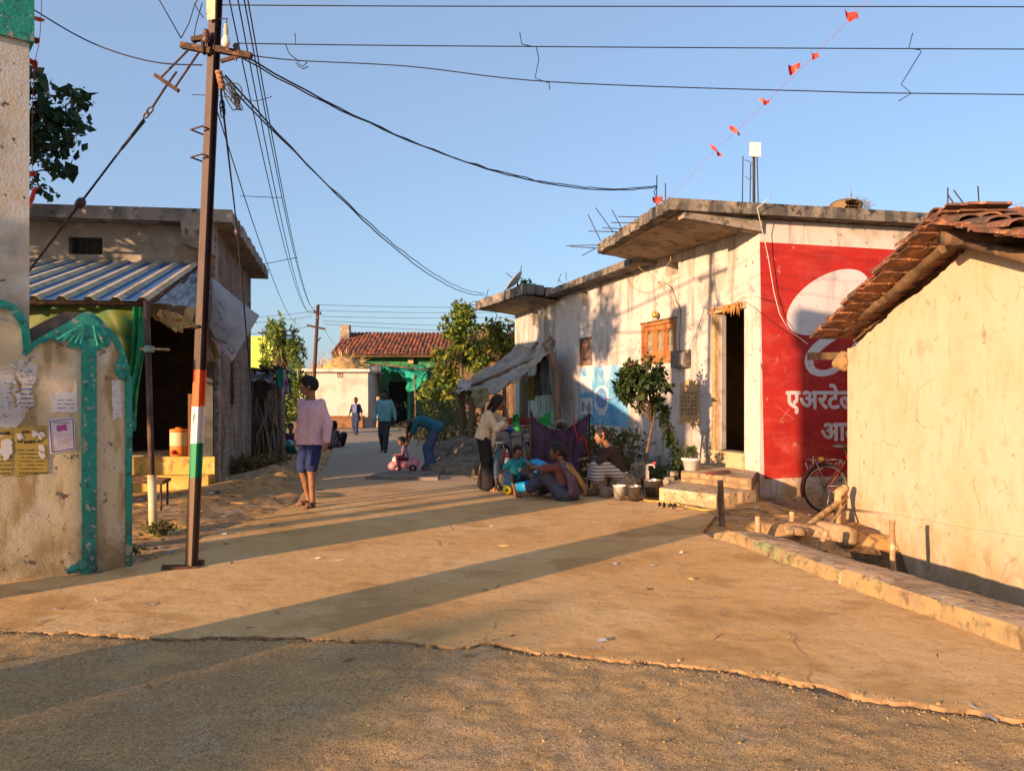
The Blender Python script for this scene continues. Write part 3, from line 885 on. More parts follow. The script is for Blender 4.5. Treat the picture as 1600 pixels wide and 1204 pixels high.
# dry mango-leaf garland over the door
rr = random.Random(3); mb = MB()
mb.tube([LPt(s1 + .1, z1 - .01, .06), LPt((s0 + s1) / 2, z1 - .06, .07), LPt(s0 - .1, z1 + .07, .06)], .006, 5)
for i in range(46):
    t = rr.random() ** .6; s = s1 + .1 + (s0 - .14 - s1) * t; z = z1 + .04 * t - .02
    if t < .45 and rr.random() < .7: continue
    a = LPt(s, z, .06 + rr.random() * .03); b = a + Vector((rr.uniform(-.03, .03), 0, -rr.uniform(.08, .26) * (0.4 + t * .7)))
    wv = UL * .014
    mb.add([a, (a + b) / 2 - wv, b, (a + b) / 2 + wv + NL * .01], [(0, 1, 2, 3)])
o = mb.build('garland', mat('dry_leaf_garland', (.36, .17, .05), [((.2, .09, .03), 20., .45, .65)], rough=.9)); tag(o, 'garland of dried brown leaves strung across the open doorway top', 'garland')

# wooden window with three arched panes
mb = MB(); s0, s1, z0, z1 = win


def frame_rect(mb, s0, s1, z0, z1, w, d0, d1, fn, m=0):
    for r in ((s0, s1, z0, z0 + w), (s0, s1, z1 - w, z1), (s0, s0 + w, z0 + w, z1 - w), (s1 - w, s1, z0 + w, z1 - w)):
        mb.prism([(r[0], r[2]), (r[1], r[2]), (r[1], r[3]), (r[0], r[3])], fn, d0, d1, m)


winwood = mat('orange_teak', (.36, .145, .045), [((.24, .09, .03), 5., .42, .68, {'sv': (1, 1, .2)}), ((.44, .20, .07), 14., .55, .75)], rough=.6, bump=.2)
WF = None
mb = MB(); frame_rect(mb, s0, s1, z0, z1, .06, .015, -.14, LPt)
WF = mb.build('window_frame', winwood, WH)
wdt = (s1 - s0 - .12) / 3
for k in range(3):
    a = s0 + .06 + k * wdt; b = a + wdt - .004; mb = MB(); c_ = (a + b) / 2; hw = wdt * .27; zt = z1 - .06 - .10 - hw; zb = z0 + .22
    arch = [(c_ - hw, zb)] + [(c_ + hw * math.cos(t), zt + hw * math.sin(t)) for t in [math.pi - i * math.pi / 10 for i in range(11)]] + [(c_ + hw, zb)]
    Zt, Zb = z1 - .062, z0 + .062
    outer = [(a, Zb), (a, Zt), (b, Zt), (b, Zb)]
    fr = lambda u, v: LPt(u, v, -.02)
    # panel with an arched opening: build as strips either side
    n_ = len(arch)
    for i in range(n_ - 1):
        u0, v0 = arch[i]; u1, v1 = arch[i + 1]
        if i == 0: quad = [(a, Zb), (u0, v0), (u1, v1), (a, Zt)]
        elif i == n_ - 2: quad = [(u0, v0), (u1, v1), (b, Zb), (b, Zt)]
        else:
            quad = [(u0, v0), (u1, v1), (a + (b - a) * (i) / (n_ - 2), Zt), (a + (b - a) * (i - 1) / (n_ - 2), Zt)]
        pq = [fr(*q_) for q_ in quad]; bq = [p_ - NL * .035 for p_ in pq]
        mb.add(pq + bq, [(0, 1, 2, 3), (7, 6, 5, 4), (0, 4, 5, 1), (1, 5, 6, 2), (2, 6, 7, 3), (3, 7, 4, 0)])
    pq = [fr(a, Zb), fr(b, Zb), fr(c_ + hw, zb), fr(c_ - hw, zb)]; bq = [p_ - NL * .035 for p_ in pq]
    mb.add(pq + bq, [(0, 1, 2, 3), (7, 6, 5, 4), (0, 4, 5, 1), (1, 5, 6, 2), (2, 6, 7, 3), (3, 7, 4, 0)])
    mb.build('sash', winwood, WF, local=False)
    mb = MB(); mb.prism([(c_ - hw - .02, zb - .02), (c_ + hw + .02, zb - .02), (c_ + hw + .02, zt + hw + .02), (c_ - hw - .02, zt + hw + .02)], LPt, -.056, -.062)
    mb.build('pane', mat('frosted_pane', (.20, .19, .13), [((.30, .29, .22), 9., .45, .7)], rough=.25, bump=.4, bscale=40, spec=.6), WF, local=False)
mb = MB(); mb.prism([(s0 - .03, z1), (s1 + .03, z1), (s1 + .03, z1 + .03), (s0 - .03, z1 + .03)], LPt, .03, -.02); mb.build('lintel', woodm, WH)

# bricked-up window, vent, niche, small opening
bw = mat('brick_infill', (.30, .13, .08), [((.20, .17, .15), 1.4, .4, .62), ((.16, .08, .05), 6., .5, .7)], rough=.95, brick=dict(c2=(.36, .15, .08), mortar=(.10, .085, .075), scale=1., w=.23, h=.135, ms=.016, ang=107.6, warp=.02))
mb = MB(); mb.prism([(brw[0], brw[2]), (brw[1], brw[2]), (brw[1], brw[3]), (brw[0], brw[3])], LPt, -.05, -.2); o = mb.build('blocked_window', bw, WH)
mb = MB(); frame_rect(mb, brw[0] + .001, brw[1] - .001, brw[2] + .001, brw[3] - .001, .035, -.01, -.055, LPt); mb.build('window_frame', woodm, WH)
for rct in (ven, sml):
    mb = MB(); mb.prism([(rct[0], rct[2]), (rct[1], rct[2]), (rct[1], rct[3]), (rct[0], rct[3])], LPt, -.16, -.22); mb.build('vent', conc, WH)
mb = MB(); mb.prism([(nic[0], nic[2]), (nic[1], nic[2]), (nic[1], nic[3]), (nic[0], nic[3])], LPt, -.24, -.26); mb.build('niche', plaster, WH)

# pale green painted porch wall with its door
mint = mat('mint_paint', (.45, .56, .47), [((.36, .43, .36), 1.5, .42, .68), ((.28, .29, .24), 4., .5, .74, {'sv': (2, 2, .5)})], rough=.85, bump=.2)
pa0, pa1 = LS(866), LS(807)
mb = MB()
for (a, b, c_, d_) in [(pa0, dr2[0] - .002, .5, 2.75), (dr2[1] + .002, pa1 - .02, .5, 2.75), (dr2[0] - .002, dr2[1] + .002, dr2[3] + .002, 2.75)]:
    mb.prism([(a, c_), (b, c_), (b, d_), (a, d_)], LPt, .006, -.01)
mb.build('painted_panel', mint, WH)
mb = MB(); frame_rect(mb, dr2[0], dr2[1], dr2[2], dr2[3], .12, .03, -.1, LPt); mb.build('door_frame', mat('pale_frame', (.38, .36, .27), rough=.8), WH)
mb = MB(); mb.prism([(dr2[0] + .12, dr2[2]), (dr2[1] - .12, dr2[2]), (dr2[1] - .12, dr2[3] - .12), (dr2[0] + .12, dr2[3] - .12)], LPt, -.08, -.12); mb.build('door_leaf', mat('brown_door', (.10, .065, .035), rough=.8), WH)
# ledge along the porch
mb = MB(); mb.prism([(pa0 + .1, 0.), (pa1, 0.), (pa1, -.75 + 0.), (pa0 + .1, -.75)], lambda s, d, z: LPt(s, z, -d), .58, -.2); mb.build('plinth', mat('porch_ledge', (.24, .24, .19), [((.15, .15, .12), 2.5, .42, .7), ((.33, .32, .25), 6., .55, .75)], rough=.9, bump=.4), WH)
mb = MB(); mb.prism([(0.4, 0.), (SB, 0.), (SB, .05), (.4, .05)], lambda s, d, z: LPt(s, z, d), .32, -.4); mb.build('plinth', grime_plaster, WH)

# painted advert on the end wall
cracks(cream, 1.3, (.33, .24, .14), .5, .62, .008); cracks(gatecream, 1.7, (.22, .15, .09), .5, .62, .01); cracks(lanem, .55, (.30, .20, .11), .5, .62, .006)
redm = mat('red_wall_paint', (.33, .016, .012), [((.27, .013, .011), 1.2, .42, .66), ((.37, .035, .025), 5., .56, .74, {'a': .6}), ((.50, .12, .08), 3., .5, .8, {'z': (.9, .45)}), ((.24, .03, .03), 20., .64, .76), ((.42, .2, .16), 7., .68, .78, {'a': .7}), ((.38, .06, .045), 2.5, .48, .75, {'sv': (.6, .6, 3), 'a': .4})], rough=.75, bump=.15, bscale=60)
admw = mat('advert_white', (.50, .48, .49), [((.50, .45, .47), 2.5, .45, .7), ((.52, .2, .18), 9., .64, .76, {'a': .7}), ((.40, .36, .37), 1.5, .5, .75, {'sv': (2, 2, .4)})], rough=.75)
pts = [rsz(1187, 378), rsz(1194, 748), rsz(1330, 735), rsz(1330, 383)]
A_ = [pts[0], pts[1], (6.6, pts[2][1] + .02), (6.6, pts[0][1] - .06)]
mb = MB(); mb.prism([A_[3], A_[2], A_[1], A_[0]], RPt, .007, -.01); AD = mb.build('painted_advert', redm, WH)


def on_red(poly_px, d=.011, name='logo', m=None):
    poly = [rsz(*p) for p in poly_px]
    ar = sum(poly[i][0] * poly[(i + 1) % len(poly)][1] - poly[(i + 1) % len(poly)][0] * poly[i][1] for i in range(len(poly)))
    if ar < 0: poly.reverse()
    mb = MB(); mb.prism(poly, RPt, d, .004); return mb.build(name, m or admw, AD)


ell = []
for i in range(48):
    t = 2 * math.pi * i / 48; a, b, th = 72, 40, R(-33)
    x, y = a * math.cos(t), b * math.sin(t)
    ell.append((1293 + x * math.cos(th) - y * math.sin(th), 472 + x * math.sin(th) + y * math.cos(th)))
on_red(ell)
sw = [(1330, 512, 9), (1300, 526, 13), (1276, 543, 15), (1264, 561, 14), (1268, 577, 12), (1284, 583, 10), (1304, 577, 10), (1324, 558, 11), (1345, 530, 10)]


def stroke(pts):
    L_, R_ = [], []
    sm = []
    for i in range(len(pts) - 1):
        p0 = pts[max(i - 1, 0)]; p1 = pts[i]; p2 = pts[i + 1]; p3 = pts[min(i + 2, len(pts) - 1)]
        for k in range(6):
            t = k / 6
            sm.append(tuple(.5 * ((2 * b) + (-a + c) * t + (2 * a - 5 * b + 4 * c - d) * t * t + (-a + 3 * b - 3 * c + d) * t ** 3) for a, b, c, d in zip(p0, p1, p2, p3)))
    sm.append(pts[-1])
    for i, p in enumerate(sm):
        a = sm[max(i - 1, 0)]; b = sm[min(i + 1, len(sm) - 1)]
        dx, dy = b[0] - a[0], b[1] - a[1]; l = math.hypot(dx, dy) + 1e-9
        L_.append((p[0] - dy / l * p[2] / 2, p[1] + dx / l * p[2] / 2)); R_.append((p[0] + dy / l * p[2] / 2, p[1] - dx / l * p[2] / 2))
    return L_ + R_[::-1]


on_red(stroke(sw))


def text(body, fn, size, m, parent, name='lettering', bold=0., sx=1., d0=.0, d1=-.004):
    c = bpy.data.curves.new('t', 'FONT'); c.body = body; c.size = size; c.resolution_u = 3
    to = bpy.data.objects.new('t', c); COL.objects.link(to)
    bpy.context.view_layer.update()
    me = bpy.data.meshes.new_from_object(to.evaluated_get(bpy.context.evaluated_depsgraph_get()))
    vs = [v.co.copy() for v in me.vertices]; fs = [list(p.vertices) for p in me.polygons]
    bpy.data.objects.remove(to); bpy.data.curves.remove(c); bpy.data.meshes.remove(me)
    mb = MB()
    for k, (dx, dy) in enumerate(((0, 0), (-1, 0), (1, 0), (0, -1), (0, 1), (-.7, -.7), (.7, .7), (-.7, .7), (.7, -.7))): mb.add([fn((v.x + dx * bold) * sx, v.y + dy * bold, k * .0002) for v in vs], fs)
    return mb.build(name, m, parent)


def red_text(body, px, py, hpx, sx=1.0, bold=.012):
    s_, z_ = rsz(px, py); p = ray_plane(px, py, N0, NR); sz = hpx * p.y / F
    text(body, lambda u, v, d: RPt(s_ + u, z_ + v, .0105 + d), sz, admw, AD, bold=bold, sx=sx)


red_text('एअरटेल', 1228, 638, 42, 1.0, .013)
red_text('आता', 1282, 688, 42, 1.0, .013)
# chalk scribble at the foot of the advert
chalk = mat('chalk_white', (.55, .50, .46), rough=.9)
for st in ([(1258, 722), (1263, 736), (1266, 727), (1270, 737), (1270, 713)], [(1274, 733), (1275, 735)], [(1277, 723), (1282, 720), (1283, 726), (1278, 733), (1285, 732)], [(1291, 716), (1291, 729), (1296, 722), (1300, 729)], [(1303, 727), (1306, 722), (1309, 727), (1313, 718), (1315, 727), (1320, 722)],
           [(1211, 632), (1240, 655)], [(1233, 638), (1217, 660)]):
    on_red(stroke([(x, y, 1.6 if x > 1245 else .6) for x, y in st]), .012, 'scribble', chalk if st[0][0] > 1245 else mat('chalk_faint', (.40, .16, .14), rough=.9))
# thin hanging cable in front of the advert comes later with the wires

# blue painted advert on the long wall
blue = mat('blue_advert_paint', (.14, .36, .56), [((.46, .54, .58), 1.4, .36, .62, {'z': (1.6, 2.0)}), ((.08, .28, .50), 2.5, .45, .7), ((.45, .50, .52), 9., .58, .8, {'a': .7})], rough=.8, bump=.15)
s0, z1 = lsz(982, 568); s1, z0 = lsz(905, 657)
zb = lsz(982, 667)[1]
mb = MB(); mb.prism([(s0, zb), (s1, zb), (s1, z1), (s0, z1)], LPt, .006, -.01); BA = mb.build('painted_advert', blue, WH)
paleb = mat('advert_pale', (.55, .58, .60), [((.35, .42, .48), 5., .45, .7)], rough=.8)


def on_long(poly_px, d, name, m, par):
    poly = [lsz(*p) for p in poly_px]
    ar = sum(poly[i][0] * poly[(i + 1) % len(poly)][1] - poly[(i + 1) % len(poly)][0] * poly[i][1] for i in range(len(poly)))
    if ar < 0: poly.reverse()
    mb = MB(); mb.prism(poly, LPt, d, .003); return mb.build(name, m, par)


on_long([(907, 588), (925, 587), (925, 613), (907, 614)], .010, 'picture', paleb, BA)
on_long([(907, 622), (926, 621), (926, 647), (907, 647)], .010, 'picture', paleb, BA)
oct_ = [(932, 607), (937, 603), (946, 603), (951, 608), (951, 632), (946, 648), (935, 648), (929, 634), (929, 612)]
on_long(oct_, .010, 'washer', paleb, BA)
cir = [(940.5 + 9 * math.cos(t), 622 + 16 * math.sin(t)) for t in [2 * math.pi * i / 24 for i in range(24)]]
on_long(cir, .014, 'washer', mat('advert_deep_blue', (.08, .22, .48), [((.3, .35, .4), 14., .5, .65)], rough=.8), BA)
on_long([(909, 625), (915, 630), (913, 642), (909, 644)], .014, 'picture', mat('advert_grey', (.22, .24, .26), rough=.8), BA)
on_long([(916, 636), (922, 626), (925, 642), (919, 645)], .014, 'picture', MATS['advert_grey'], BA)

# buff poster and the meter box
poster = mat('buff_poster', (.46, .30, .14), [((.34, .22, .11), 3., .45, .7)], rough=.9)
on_long([(1062, 600), (1077, 592), (1094, 600), (1094, 665), (1062, 663)], .007, 'poster', poster, None)
o = [q for q in COL.objects if q.name == 'poster'][0]; tag(o, 'faded buff paper notice with a printed grid on the wall behind the rose tree', 'poster')
mb = MB()
for r in range(6):
    for c_ in range(5):
        if (r + c_ * 2) % 7 == 0: continue
        x0 = 1064 + c_ * 5.4; y0 = 612 + r * 6.4
        poly = [lsz(x0, y0), lsz(x0 + 3.8, y0), lsz(x0 + 3.8, y0 + 4.), lsz(x0, y0 + 4.)]
        mb.prism(list(reversed(poly)), LPt, .010, .006)
mb.build('printed_grid', mat('poster_print', (.26, .16, .08), rough=.9), o)
MBX = thing('meter_box', 'grey electricity meter box with loose cover on the white wall left of the open door', 'meter box', LPt(LS(1070), LZ(1070, 573), .0))
a = lsz(1057, 575); b = lsz(1080, 546)
mb = MB(); mb.prism([(a[0], a[1]), (b[0], a[1]), (b[0], b[1]), (a[0], b[1])][::-1], LPt, .12, .004); mb.build('case', mat('meter_case', (.13, .115, .10), [((.06, .05, .05), 7., .45, .65), ((.25, .22, .19), 13., .6, .75)], rough=.6), MBX)
mb = MB(); mb.prism([(b[0] + .02, a[1] + .03), (b[0] + .2, a[1] + .03), (b[0] + .2, b[1] - .05), (b[0] + .02, b[1] - .05)][::-1], LPt, .135, .118); mb.build('cover', mat('meter_cover', (.19, .17, .15), rough=.4), MBX)
mb = MB(); mb.prism([(b[0] + .05, a[1] + .05), (b[0] + .11, a[1] + .05), (b[0] + .09, a[1] + .17)][::-1], LPt, .139, .134); mb.build('paper_tag', mat('paper_tag', (.5, .4, .3), rough=.8), MBX)

# stone steps
stepm = mat('step_plaster', (.44, .33, .20), [((.30, .21, .12), 2.5, .42, .7), ((.52, .42, .29), 6., .52, .74), ((.14, .10, .06), 14., .62, .74)], rough=.95, bump=.6, bscale=35, bump2=.4, b2scale=7)
ST = thing('entrance_steps', 'two rough plastered stone steps leading up to the open door of the white house', 'steps', LPt(1.0, 0, .5))
stone = mat('step_stones', (.36, .24, .13), [((.22, .145, .08), 3., .42, .7)], rough=.95, bump=.7, brick=dict(c2=(.28, .18, .10), mortar=(.20, .14, .08), scale=1., w=.16, h=.085, ms=.012, ang=12, warp=.08))


def step(pts_px, ztop, zbot, name, m):
    pts = [G(px, py, ztop) for px, py in pts_px]
    poly = [(p.x, p.y) for p in pts]
    rr = random.Random(5); q = []
    for i in range(len(poly)):
        a, b = poly[i], poly[(i + 1) % len(poly)]; n_ = max(1, int(math.dist(a, b) / .08))
        for k in range(n_):
            t = k / n_; j = .012
            q.append((a[0] + (b[0] - a[0]) * t + rr.uniform(-j, j), a[1] + (b[1] - a[1]) * t + rr.uniform(-j, j)))
    ar = sum(q[i][0] * q[(i + 1) % len(q)][1] - q[(i + 1) % len(q)][0] * q[i][1] for i in range(len(q)))
    if ar < 0: q.reverse()
    mb = MB(); mb.prism(q, lambda u, v, d: Vector((u, v, d)), ztop, zbot, 0, 1)
    return mb.build(name, m, ST)


w1 = LPt(1.75, 0, -.02); w2 = LPt(.1, 0, -.02)
def gpx(p):   # pixel of a ground point at height z
    return (CX + p.x / p.y * F, HY + (H - p.z) * F / p.y)
up = [(1062, 735), (1178, 751)]
def withz(v, z): return Vector((v.x, v.y, z))
step([(1064, 736), (1175, 748), gpx(withz(w2, .32)), gpx(withz(w1, .32))], .32, .165, 'tread', [stepm, stone])
step([(1030, 762), (1118, 772), (1180, 766), gpx(withz(LPt(.05, 0, -.02), .16)), gpx(withz(LPt(1.9, 0, -.02), .16))], .162, -.12, 'tread', [stepm, stepm])

# =================================================================== left house: shop of raw brick under a flat roof
K0 = Vector((-4.8, 12.4, 0)); UF = Vector((-.992, -.13, 0)); NF = Vector((.13, -.992, 0)); US = Vector((-.225, .974, 0)); NS = Vector((.974, .225, 0))
BH = thing('brick_shop_house', 'flat roofed shop house with raw brick side wall, yellow plinth and dark open front', 'house', K0)


def FPt(s, z, d=0.): return K0 + UF * s + NF * d + Vector((0, 0, z))
def SPt(s, z, d=0.): return K0 + US * s + NS * d + Vector((0, 0, z))
def fsz(px, py):
    p = ray_plane(px, py, K0, NF); return (p - K0).dot(UF), p.z
def ssz(px, py):
    p = ray_plane(px, py, K0, NS); return (p - K0).dot(US), p.z


fw = mat('shop_front_plaster', (.26, .225, .185), [((.17, .15, .125), 1.4, .42, .68), ((.34, .29, .23), 4., .52, .75)], rough=.95, bump=.4)
yplast = mat('yellow_plinth', (.56, .37, .09), [((.45, .28, .07), 2., .42, .7), ((.26, .17, .07), 7., .56, .74), ((.62, .45, .18), 4., .55, .75)], rough=.9, bump=.5, bscale=35)
a = fsz(160, 398); b = fsz(107, 370)
fwin = (a[0], b[0], a[1], b[1])
shop = (.32, 3.0, .52, 2.75)
mb = MB(); mb.wall(K0, UF, NF, 6.5, -.3, 4.2, [fwin, shop], .22); mb.build('wall', fw, BH)
mb = MB(); mb.wall(SPt(.0, 0, .002), US, NS, 5.2, -.3, 4.2, [(1.9, 2.5, 1.3, 2.5)], .22); sw_ = mb.build('wall', brickm, BH)
mb = MB(); mb.wall(SPt(5.2, 0, -.0), -NS, US, 6.5, -.3, 4.2, [], .2); mb.wall(FPt(6.5, 0), US, -NS, 5.2, -.3, 4.2, [], .2); mb.build('wall', fw, BH)
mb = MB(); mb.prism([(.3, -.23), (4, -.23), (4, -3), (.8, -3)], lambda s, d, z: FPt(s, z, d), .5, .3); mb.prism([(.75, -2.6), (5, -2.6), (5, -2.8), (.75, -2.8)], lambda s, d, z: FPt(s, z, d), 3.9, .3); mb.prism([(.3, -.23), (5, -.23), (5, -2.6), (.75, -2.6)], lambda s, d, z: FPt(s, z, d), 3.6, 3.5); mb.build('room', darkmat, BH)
mb = MB(); mb.prism([(fwin[0], fwin[2]), (fwin[1], fwin[2]), (fwin[1], fwin[3]), (fwin[0], fwin[3])], FPt, -.15, -.2)
for k in range(5): mb.tube([FPt(fwin[0] + (fwin[1] - fwin[0]) * (k + .5) / 5, fwin[2], -.06), FPt(fwin[0] + (fwin[1] - fwin[0]) * (k + .5) / 5, fwin[3], -.06)], .008, 5)
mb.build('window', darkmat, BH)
# side window with bars, corner piers
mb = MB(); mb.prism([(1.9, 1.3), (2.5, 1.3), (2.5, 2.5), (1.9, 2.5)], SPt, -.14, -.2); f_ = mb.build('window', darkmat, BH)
mb = MB()
for k in range(5): mb.tube([SPt(1.95 + k * .125, 1.3, -.03), SPt(1.95 + k * .125, 2.5, -.03)], .012, 5)
for z in (1.6, 1.9, 2.2): mb.tube([SPt(1.9, z, -.03), SPt(2.5, z, -.03)], .009, 5)
mb.build('window_bars', rust, BH)
mb = MB(); mb.prism([(5.0, -.2), (5.22, -.2), (5.22, 4.18), (5.0, 4.18)], SPt, .03, -.1); mb.prism([(0, 0), (.0, 0)], SPt, 0, 0) if False else None
mb.build('pier', conc, BH)
mb = MB()
mb.prism([(-.07, -.3), (.3, -.3), (.3, 3.3), (-.07, 3.3)], FPt, .05, -.1); mb.build('pier', conc, BH)
rr = random.Random(2)
sl = [tuple(FPt(-.35, 0, .35)[:2]) + (1,), tuple((SPt(5.6, 0, .38))[:2]), tuple(SPt(5.6, 0, -6)[:2]), tuple(FPt(6.6, 0, .35)[:2])]
slab('roof_slab', sl, 4.2, 4.40, conc, BH, .02, 31)
mb = MB(); mb.prism([(-.04, 3.7), (.42, 3.85), (.42, 4.2), (-.04, 4.2)], FPt, .36, .0); mb.build('bracket', conc, BH)
for (x0, y0, x1, y1) in [(1050, 98, 1085, 165), (1085, 168, 1140, 152), (1240, 76, 1241, 168), (1444, 378, 1444, 432), (1456, 378, 1456, 450)]:
    Y = 12.2 if x0 < 1300 else 16.5
    rebar(BH, P(x0 / 3.762, 300 + y0 / 3.762, Y), P(x1 / 3.762, 300 + y1 / 3.762, Y), .008)
# plinth steps
mb = MB(); mb.prism([(-.02, -.3), (4, -.3), (4, .50), (-.02, .50)], FPt, .10, -.1); mb.prism([(.02, -.3), (4, -.3), (4, .22), (.02, .22)], FPt, .32, .10); mb.build('plinth', yplast, BH)
# grey shutter board beside the opening
shut = mat('grey_shutter', (.055, .055, .055), [((.10, .10, .095), 4., .45, .7)], rough=.5, metal=.3)
mb = MB(); mb.prism([(.0, .50), (.30, .50), (.30, 2.02), (.0, 2.02)], FPt, .12, .055); mb.build('shutter', shut, BH)
mb = MB(); mb.box(FPt(.33, 1.0, .15), (.06, .06, 1.0)); mb.build('door_post', mat('brown_post', (.16, .07, .03), rough=.8), BH)

# metal awning in front of the shop
AW = thing('metal_awning', 'blue and cream striped corrugated metal awning in front of the shop house', 'awning', (-4.6, 10.4, 2.5))
awm = mat('blue_sheet', (.045, .115, .25), [((.06, .14, .28), 2., .45, .7), ((.22, .19, .15), 5., .6, .78)], rough=.8, spec=.1)
awc = mat('cream_sheet', (.52, .41, .27), [((.40, .31, .2), 2.5, .45, .7), ((.30, .23, .15), 9., .58, .75)], rough=.75, spec=.1)
bl = Vector((-3.93, 8.3, 2.49)); tl = Vector((-5.03, 12.38, 3.60)); wl = Vector((-1, -.131, 0))
mb = MB(); per = .27; nper = 17; prof = []
for k in range(nper):
    b = k * per
    prof += [(b, 0, 0), (b + .04, .038, 1), (b + .085, .038, 1), (b + .125, 0, 1), (b + .135, .0, 0)]
for i in range(len(prof) - 1):
    x0, h0, _ = prof[i]; x1, h1, _ = prof[i + 1]
    up_ = (tl - bl).normalized().cross(wl) ; up_ = up_ if up_.z > 0 else -up_
    a = bl + wl * x0 + up_ * h0; b = bl + wl * x1 + up_ * h1; c_ = tl + wl * x1 + up_ * h1; d_ = tl + wl * x0 + up_ * h0
    dn = Vector((0, 0, -.004))
    cream_ = (x0 % per) < .08
    mb.add([a, b, c_, d_, a + dn, b + dn, c_ + dn, d_ + dn], [(3, 2, 1, 0), (4, 5, 6, 7), (0, 1, 5, 4), (2, 3, 7, 6)], 1 if cream_ else 0)
mb.build('sheet', [awm, awc], AW)
mb = MB(); 
for t in (.01, .5, .98):
    p_ = bl.lerp(tl, t) - Vector((0, 0, .045)); mb.tube([p_, p_ + wl * 4.6], .028, 8)
for k in (.02, 1.5, 3., 4.5): mb.tube([bl + wl * k - Vector((0, 0, .06)), tl + wl * k - Vector((0, 0, .06))], .022, 8)
mb.build('frame', rust, AW)
pb = G(240, 832, 0); pt_ = P(229, 470, 8.32)
mb = MB(); mb.tube([pb + Vector((0, 0, -.1)), pt_], .032, 10); mb.build('post', mat('dark_pipe', (.055, .032, .028), [((.10, .06, .045), 8., .5, .7)], rough=.7), AW)
mb = MB(); mid = pb.lerp(pt_, .24); mb.tube([pb + Vector((0, 0, -.05)), mid], .045, 14); mb.lathe([(.048, 0), (.048, .02)], mid, 14); mb.build('sleeve', mat('pvc_cream', (.52, .44, .28), [((.40, .31, .18), 5., .5, .72)], rough=.5), AW)
pb2 = pb + wl * 4.4
mb = MB(); mb.tube([pb2 + Vector((0, 0, -.1)), pt_ + wl * 4.4], .032, 10); mb.build('post', MATS['dark_pipe'], AW)
# stick lashed across the post with blue cord
mb = MB(); q = P(219, 545, 8.27); mb.tube([q, q + Vector((.16, .0, .0)), P(264, 546, 8.2)], [.012, .013, .014], 7); o = mb.build('stick', palewood); tag(o, 'short bare stick lashed across the awning post', 'stick')
mb = MB()
for k in range(5): mb.tube([P(231, 541 + k * 2, 8.26) + Vector((.05 * math.cos(t), .05 * math.sin(t) + .03, 0)) for t in [2 * math.pi * i / 10 for i in range(11)]], .005, 5)
mb.build('lashing', mat('blue_cord', (.25, .40, .42), rough=.8), o)

# =================================================================== gate wall with scalloped teal trim, pillar behind
GO = Vector((-4.0, 6.0, 0)); GU = Vector((.44, .37, 0)).normalized(); GN = Vector((GU.y, -GU.x, 0))


def GPt(s, z, d=0.): return GO + GU * s + GN * d + Vector((0, 0, z))
def gsz(px, py):
    p = ray_plane(px, py, GO, GN); return (p - GO).dot(GU), p.z


GW = thing('gate_wall', 'cream boundary wall with scalloped top, teal trim and torn posters at the left edge', 'wall', GO)
SP = gsz(128, 800)[0]       # pilaster
GU2 = Vector((.27, .25, 0)).normalized(); GN2 = Vector((GU2.y, -GU2.x, 0))
s_end = gsz(207, 800)[0]


def catm(pts, k=6):
    out = []
    for i in range(len(pts) - 1):
        p0 = pts[max(i - 1, 0)]; p1 = pts[i]; p2 = pts[i + 1]; p3 = pts[min(i + 2, len(pts) - 1)]
        for q in range(k):
            t = q / k
            out.append(tuple(.5 * ((2 * b) + (-a + c) * t + (2 * a - 5 * b + 4 * c - d) * t * t + (-a + 3 * b - 3 * c + d) * t ** 3) for a, b, c, d in zip(p0, p1, p2, p3)))
    out.append(pts[-1]); return out


arc1 = catm([(-90, 480), (-55, 474), (-20, 470), (5, 470), (28, 483), (44, 508), (48, 540)])
arc2 = catm([(52, 533), (80, 518), (110, 502), (133, 488), (148, 492), (166, 508), (184, 530), (196, 556), (203, 590), (204, 640)])
outl = arc1 + arc2
prof_ = [gsz(*p) for p in outl]
prof_ = prof_ + [(prof_[-1][0], -.2), (prof_[0][0], -.2)]
mb = MB(); mb.prism(list(reversed(prof_)), GPt, 0., -.2); mb.build('wall', gatecream, GW)


def band(outer, w, name, parent, d=.03, m=None, back=-.215):
    """trim that follows a curve, w pixels wide on its inner side"""
    pts = outer; inner = []
    for i, p in enumerate(pts):
        a = pts[max(i - 1, 0)]; b = pts[min(i + 1, len(pts) - 1)]
        dx, dy = b[0] - a[0], b[1] - a[1]; l = math.hypot(dx, dy) + 1e-9
        inner.append((p[0] - dy / l * w, p[1] + dx / l * w))
    poly = [gsz(*p) for p in pts] + [gsz(*p) for p in reversed(inner)]
    poly = [(s, z + .004) for s, z in poly]
    mb = MB(); mb.prism(list(reversed(poly)), GPt, d, back); return mb.build(name, m or teal, parent)


band(arc1 + [(51, 549)], 13, 'trim', GW, .018)
band([(34, 551)] + arc2, 9, 'trim', GW, .016)
# trim strip down the right edge
mb = MB(); a0 = gsz(196, 600)[0]; a1 = gsz(205, 600)[0]
mb.prism([(a0 + .0, -.1), (a1 + .004, -.1), (a1 + .004, gsz(200, 588)[1]), (a0, gsz(198, 588)[1])], GPt, .022, -.21); mb.build('trim', teal, GW)
